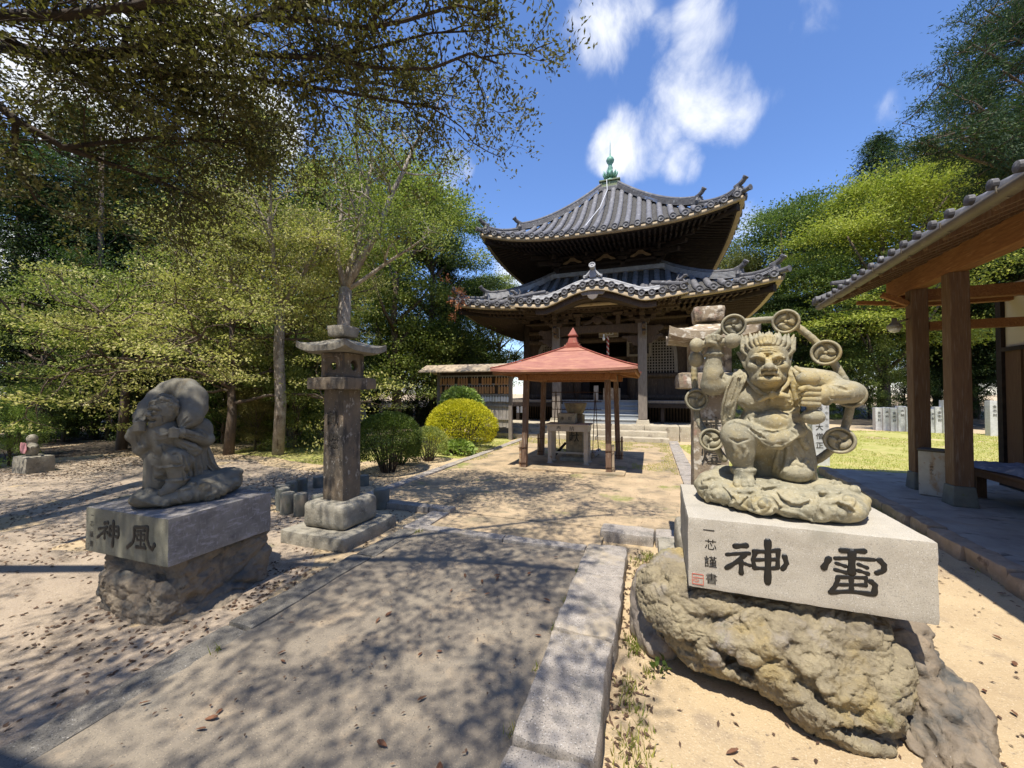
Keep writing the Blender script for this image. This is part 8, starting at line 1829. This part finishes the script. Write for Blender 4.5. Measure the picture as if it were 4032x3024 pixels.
# --- the evergreen oak whose boughs hang over the path; its trunk stands outside the frame on the left
r = np.random.default_rng(44); W = Wood()
def rp(px, py, f):
    d = direction(px, py); return Vector((d.x * f, d.y * f, EYE + d.z * f))
TR = Vector((-7.6, -.6, 0))
W.limb([TR + Vector((0, 0, -.4)), TR + Vector((.1, .1, 1.6)), TR + Vector((.3, .1, 3.0)), TR + Vector((.5, .3, 4.2))], .42, .30, 14)
W.limb([TR + Vector((.3, .1, 2.9)), rp(-420, 130, 4.9), rp(-100, 160, 4.7)], .26, .13, 10)
W.limb([TR + Vector((.3, .1, 2.6)), rp(-450, 250, 4.3), rp(-100, 330, 4.2)], .2, .10, 9)
W.limb([TR + Vector((.5, .3, 4.0)), Vector((-5.0, -.2, 5.6)), Vector((-3.6, .2, 6.0)), Vector((-2.0, .7, 6.2)), Vector((-.6, .9, 6.3))], .10, .02, 9)
W.limb([TR + Vector((.5, .3, 4.0)), Vector((-5.4, -1.4, 5.2)), Vector((-3.8, -1.6, 5.6)), Vector((-2.2, -1.5, 5.8)), Vector((-.8, -1.2, 5.9))], .10, .02, 9)
limbs = [([(-100, 160, 4.7), (250, 225, 4.6), (480, 205, 4.6), (700, 150, 4.5), (1000, 70, 4.3), (1300, -20, 4.2)], .13, .05, 1.0), ([(250, 225, 4.6), (500, 300, 4.8), (800, 290, 4.8), (1150, 330, 4.7), (1450, 380, 4.8), (1750, 430, 5.0)], .075, .02, .8),
    ([(-100, 330, 4.2), (60, 470, 4.3), (250, 580, 4.5), (450, 650, 4.9), (600, 700, 5.2), (820, 800, 5.6)], .085, .02, 1.0), ([(1000, 70, 4.3), (1250, 80, 4.2), (1450, 110, 4.2), (1600, 80, 4.2), (1800, 20, 4.2), (1960, 60, 4.2)], .06, .015, .62),
    ([(700, 150, 4.5), (950, 210, 4.4), (1300, 230, 4.4), (1500, 270, 4.4), (1700, 270, 4.5), (1850, 210, 4.5), (1960, 250, 4.6)], .06, .015, .62), ([(-150, 60, 3.9), (250, 60, 3.8), (550, 20, 3.7), (900, -80, 3.6)], .09, .04, .9),
    ([(60, 470, 4.3), (60, 640, 4.8), (150, 800, 5.4), (260, 860, 6.0)], .05, .015, .7), ([(250, 580, 4.5), (420, 560, 4.7), (640, 540, 5.0), (900, 560, 5.3), (1080, 600, 5.6)], .05, .015, .9), ([(500, 300, 4.8), (650, 420, 5.2), (900, 470, 5.5), (1150, 500, 5.7)], .05, .015, .8),
    ([(1150, 330, 4.7), (1350, 300, 4.9), (1600, 350, 5.1), (1800, 380, 5.3)], .035, .01, .5), ([(480, 205, 4.6), (520, 80, 4.7), (700, -60, 4.7)], .05, .02, .8), ([(1450, 110, 4.2), (1500, 30, 4.2), (1650, -60, 4.2)], .04, .015, .6), ([(1300, 230, 4.4), (1500, 180, 4.5), (1700, 130, 4.5), (1900, 120, 4.6), (1990, 80, 4.6)], .03, .01, .5)]
world_limbs = [([Vector((-5.0, -.2, 5.6)), Vector((-3.6, .2, 6.0)), Vector((-2.0, .7, 6.2)), Vector((-.6, .9, 6.3))], 1.0), ([Vector((-5.4, -1.4, 5.2)), Vector((-3.8, -1.6, 5.6)), Vector((-2.2, -1.5, 5.8)), Vector((-.6, -1.2, 5.9))], .85), ([Vector((-3.6, .2, 6.0)), Vector((-2.6, 1.2, 6.1)), Vector((-1.6, 2.0, 6.2)), Vector((-.6, 2.6, 6.3))], .6),
               ([Vector((-6.2, .3, 5.0)), Vector((-6.4, 1.4, 5.3)), Vector((-6.8, 2.8, 5.6)), Vector((-7.4, 4.2, 5.8))], .8), ([Vector((-5.4, -1.4, 5.2)), Vector((-6.5, -2.6, 5.6)), Vector((-8, -3.4, 5.9))], .8), ([Vector((-7.2, -.3, 4.2)), Vector((-8.6, 1.0, 5.3)), Vector((-9.8, 2.4, 5.8))], 1.0), ([Vector((-5.0, -.2, 5.6)), Vector((-5.2, .9, 5.9)), Vector((-5.0, 2.2, 6.1))], .9), ([Vector((-7.4, -.2, 4.4)), Vector((-9.0, -.6, 5.2)), Vector((-10.8, -.6, 5.6))], 1.0), ([Vector((-6.2, -1.2, 5.0)), Vector((-5.2, -2.4, 5.6)), Vector((-4.0, -3.2, 5.8))], .9), ([Vector((-7.9, -.8, 4.6)), Vector((-9.2, -2.2, 5.4)), Vector((-10.4, -3.4, 5.7))], 1.0)]
runs = [([rp(*q) for q in p], dn, r0, r1) for p, r0, r1, dn in limbs] + [(p, dn, 0, 0) for p, dn in world_limbs]
for i, (P, dn, r0, r1) in enumerate(runs):
    if r0: W.limb(P, r0 * .62, r1 * .7, 7)
    elif i >= len(limbs) + 2: W.limb(P, .05, .02, 7)
    Ls = [(P[j + 1] - P[j]).length for j in range(len(P) - 1)]; tot = sum(Ls); m = int(tot / (.15 if dn > .7 else .24)); 
    for j in range(m):
        t = (j + r.uniform(0, 1)) / m * tot; q = 0
        while q < len(Ls) - 1 and t > Ls[q]: t -= Ls[q]; q += 1
        p = P[q].lerp(P[q + 1], t / Ls[q]); dr_ = (P[q + 1] - P[q]).normalized(); a = r.uniform(0, 6.28); o_ = Vector((math.cos(a), math.sin(a), r.uniform(-.25, .35)))
        W.grow(r, p, dr_ * .7 + o_ * .8, r.uniform(.5, 1.15) * (dn + .25), .010, 2 if r.uniform() < dn else 1, .75, .05, 3, .25, .62, 1, (4, 4, 3, 3))
T = np.array(W.tips); print('oak tips', len(T))
V = crown_from_tips(W, r, 7, (.10, .10, .06), .066, .031, .8)
tree_object('evergreen_oak', 'evergreen oak whose dark boughs overhang the path from the upper left', 'tree', (0, 0, 0), W, V, 'bark_dark', 'leaf_oak', trunk='boughs')
# unseen ring of trees added to block sky light; last two shade left ground
for i, (x, y, s_) in enumerate(((-12.5, -6, .9), (-8, -12, 1.0), (-2, -13, .95), (4, -12, 1.0), (9.5, -8, 1.0), (13, -2, 1.0), (13.5, 5, .9), (16, 11, .8), (-15.5, 0, .85))):
    plant('round1' if i % 2 else 'round2', 'broadleaf_tree', 'unseen tree added outside the frame to block sky light over the yard', 'tree', x, y, s_, i * 1.9, 'leaf_dark', group='added trees outside the frame')
plant('round2', 'broadleaf_tree', 'shade tree left of the frame beside the leaf strewn sand', 'tree', -10.5, -2.5, .62, 1.0, 'leaf_dark')
plant('round1', 'broadleaf_tree', 'shade tree behind the viewer on the left of the path', 'tree', -5.5, -6.2, .6, 2.0, 'leaf_dark')

# --- big pine bough leaning in at the upper right
x, y = at(4330, 17.0); r = np.random.default_rng(52); W = Wood(); W.limb([Vector((0, 0, -.3)), Vector((-.2, 0, 6)), Vector((-.1, .2, 13)), Vector((.2, 0, 20))], .35, .12, 10); base = Vector((x, y, 0))
def bough(px, py, f, z0):
    q = rp(px, py, f) - base; p = Vector((0, 0, z0)); mid = p.lerp(q, .55) + Vector((0, 0, .5)); W.limb([p, mid, q], .11, .03, 6)
    for j in range(16):
        t = .35 + .65 * (j + r.uniform()) / 16; c = (p.lerp(mid, t / .55) if t < .55 else mid.lerp(q, (t - .55) / .45)); d = (q - p).normalized(); a = r.uniform(0, 6.28)
        W.grow(r, c, d * .7 + Vector((math.cos(a), math.sin(a), r.uniform(-.35, .3))) * .8, r.uniform(.8, 1.5), .03, 1, .8, .0, 3, .2, .6, 1, (4, 4, 3, 3))
for b_ in ((3740, 520, 13.5, 8.5), (3620, 560, 13.5, 9), (3700, 330, 14, 11), (3800, 160, 14.5, 13), (3880, 40, 15, 15), (3950, 480, 14, 9.5), (3950, 280, 14, 12), (3990, 150, 15, 14.5), (3850, 420, 13, 10), (3900, -60, 15.5, 16.5), (4050, 600, 14, 8.2), (4050, 60, 15, 15.5)): bough(*b_)
V = crown_from_tips(W, r, 26, (.20, .20, .11), .15, .035, .5, .3)
tree_object('pine_tree', 'tall dark pine leaning its boughs in from the upper right corner', 'tree', (x, y, 0), W, V, 'bark', 'leaf_pine')

# --- clipped bushes
def bush(label, x, y, rx, ry, rz_, leaf, n, L, Wd, seed, cz=None, loose=.05, kind='azalea_bush', cat='bush', flowers=None, gap=.15):
    r = np.random.default_rng(seed); z0 = gz(x, y); cz = rz_ * .92 if cz is None else cz
    d = unit(r.normal(0, 1, (n, 3))); d[:, 2] = np.where(d[:, 2] < -.55, -d[:, 2], d[:, 2]); lump = 1 + .10 * vnoise(d * 1.0 + seed, 2.2, 3, seed) + .05 * vnoise(d + seed, 6, 2, seed)
    P = d * np.array([rx, ry, rz_]) * (lump * (1 - np.abs(r.normal(0, loose, n))) + r.normal(0, .02, n))[:, None] + np.array([0, 0, cz]); ok = P[:, 2] > .03
    lowgap = (P[:, 2] < rz_ * .5) & (r.uniform(0, 1, n) < gap * 2); P = P[ok & ~lowgap]; d = d[ok & ~lowgap]
    V = leaves(P, d + np.array([0, 0, .3]), L, Wd, r, .35); o = thing(kind, label, cat, (x, y, z0)); W = MB()
    for i in range(26):
        a = r.uniform(0, 6.28); q = r.uniform(.25, .8); e = Vector((math.cos(a) * rx * q, math.sin(a) * ry * q, cz + rz_ * r.uniform(-.1, .6))); W.tube([Vector((math.cos(a) * rx * .15, math.sin(a) * ry * .15, -.05)), e * .5 + Vector((0, 0, -.05)), e], [.018, .012, .005], 4)
    V = V + np.array([x, y, z0]); W.v = [tuple(Vector(v) + Vector((x, y, z0))) for v in W.v]; W.build('stems', 'bark_dark', o); np_mesh('foliage', V, quads(V), leaf, o)
    if flowers:
        F_ = NB()
    return o
bush('big rounded dark green azalea bush behind the left stone lantern', -5.12, 6.8, .66, .68, .60, 'leaf_azalea', 17000, .045, .02, 61, cz=.62)
bush('small loose azalea bush between the dark bush and the yellow one', -5.0, 8.15, .46, .44, .42, 'leaf_bright', 4200, .045, .02, 62, loose=.14)
bush('brilliant yellow rounded bush left of the red roofed shelter', -5.0, 9.9, .98, .85, .74, 'leaf_gold', 19000, .05, .026, 63, cz=.68)
bush('pale green leafy shrub rising behind the yellow bush', -5.75, 11.3, .78, .6, .85, 'leaf_hydrangea', 5200, .11, .07, 64, cz=.95, loose=.12, kind='hydrangea_bush')
bush('low broad leaved plants at the foot of the yellow bush', -4.75, 9.15, .5, .3, .2, 'leaf_hydrangea', 700, .12, .08, 65, cz=.16, loose=.3, kind='ground_plant', cat='plant')
bush('green weeds behind the small azalea by the path kerb', -5.4, 7.6, .5, .4, .28, 'leaf_azalea', 2500, .05, .02, 66, cz=.2, loose=.25, kind='ground_plant', cat='plant')
# small seedlings near the right boulder
for i, (x, y, s_, lab) in enumerate(((.04, 2.48, .05, 'tiny green seedling on the sand left of the yellowish boulder'), (1.40, 2.12, .06, 'yellowish seedling at the right foot of the boulder'), (1.36, 2.02, .06, 'small weed under the right end of the boulder'), (1.55, 1.98, .07, 'creeping green weed at the lower right by the boulder'))):
    rr_ = np.random.default_rng(70 + i); n = 22; z = gz(x, y); P = np.c_[rr_.normal(x, s_ * .5, n), rr_.normal(y, s_ * .5, n), z + rr_.uniform(.005, s_ * 1.2, n)]; V = leaves(P, P - np.array([x, y, z - .05]), .045, .026, rr_, .9)
    o = thing('seedling', lab, 'seedling', (x, y, z)); np_mesh('foliage', V, quads(V), 'leaf_bright' if i % 2 else 'leaf_azalea', o); mb = MB(); 
    for j in range(5): mb.tube([(x, y, z - .01), tuple(P[j])], [.003, .0015], 4)
    mb.build('stems', 'bark', o)
# withered orange spray caught on the left corner of the lower roof
c = Vector((HX - 5.45, HY - 5.5, 5.35)); rr_ = np.random.default_rng(80); o = thing('withered_spray', 'withered orange brown foliage lodged on the left corner of the lower roof', 'dead branch', c)
mb = MB(); n = 14; tp = []
for j in range(n): e = c + Vector(rr_.normal(0, 1, 3)) * .3 + Vector((0, 0, -.05)); mb.tube([c + Vector((.1, 0, .15)), c.lerp(e, .6) + Vector((0, 0, .08)), e], [.015, .01, .004], 4); tp.append(e)
mb.build('twigs', 'bark', o); T = np.array(tp)[rr_.integers(0, n, 620)] + rr_.normal(0, .09, (620, 3)); V = leaves(T, T - np.array(c), .10, .05, rr_, .2); np_mesh('dead_leaves', V, quads(V), 'dead_spray', o)

# dark leaf mould under the woods
FL = [(-60, -8), (-60, 60), (-8.6, 60), (-8.8, 22), (-12.2, 17.6), (-12.6, 12.5), (-12.4, 10.6), (-13.4, 8.2), (-14.2, 5.2), (-14.0, 1.5), (-13, -8)]
patch('forest_floor', FL, 'forest_soil', z=.006); patch('forest_floor', [(3.6, 60), (70, 60), (70, 8), (26, 14), (18, 20), (12.5, 23.6), (8, 24.4), (4.0, 24.8)], 'forest_soil', z=.006)
Q = scatter(FL, 60000, 31); Q = Q[(Q[:, 0] > -24) & (Q[:, 1] < 30)]; litter('leaf_litter', Q, .09, .05, 'litter_leaf', 'dark leaf mould on the ground under the left woods', 32)
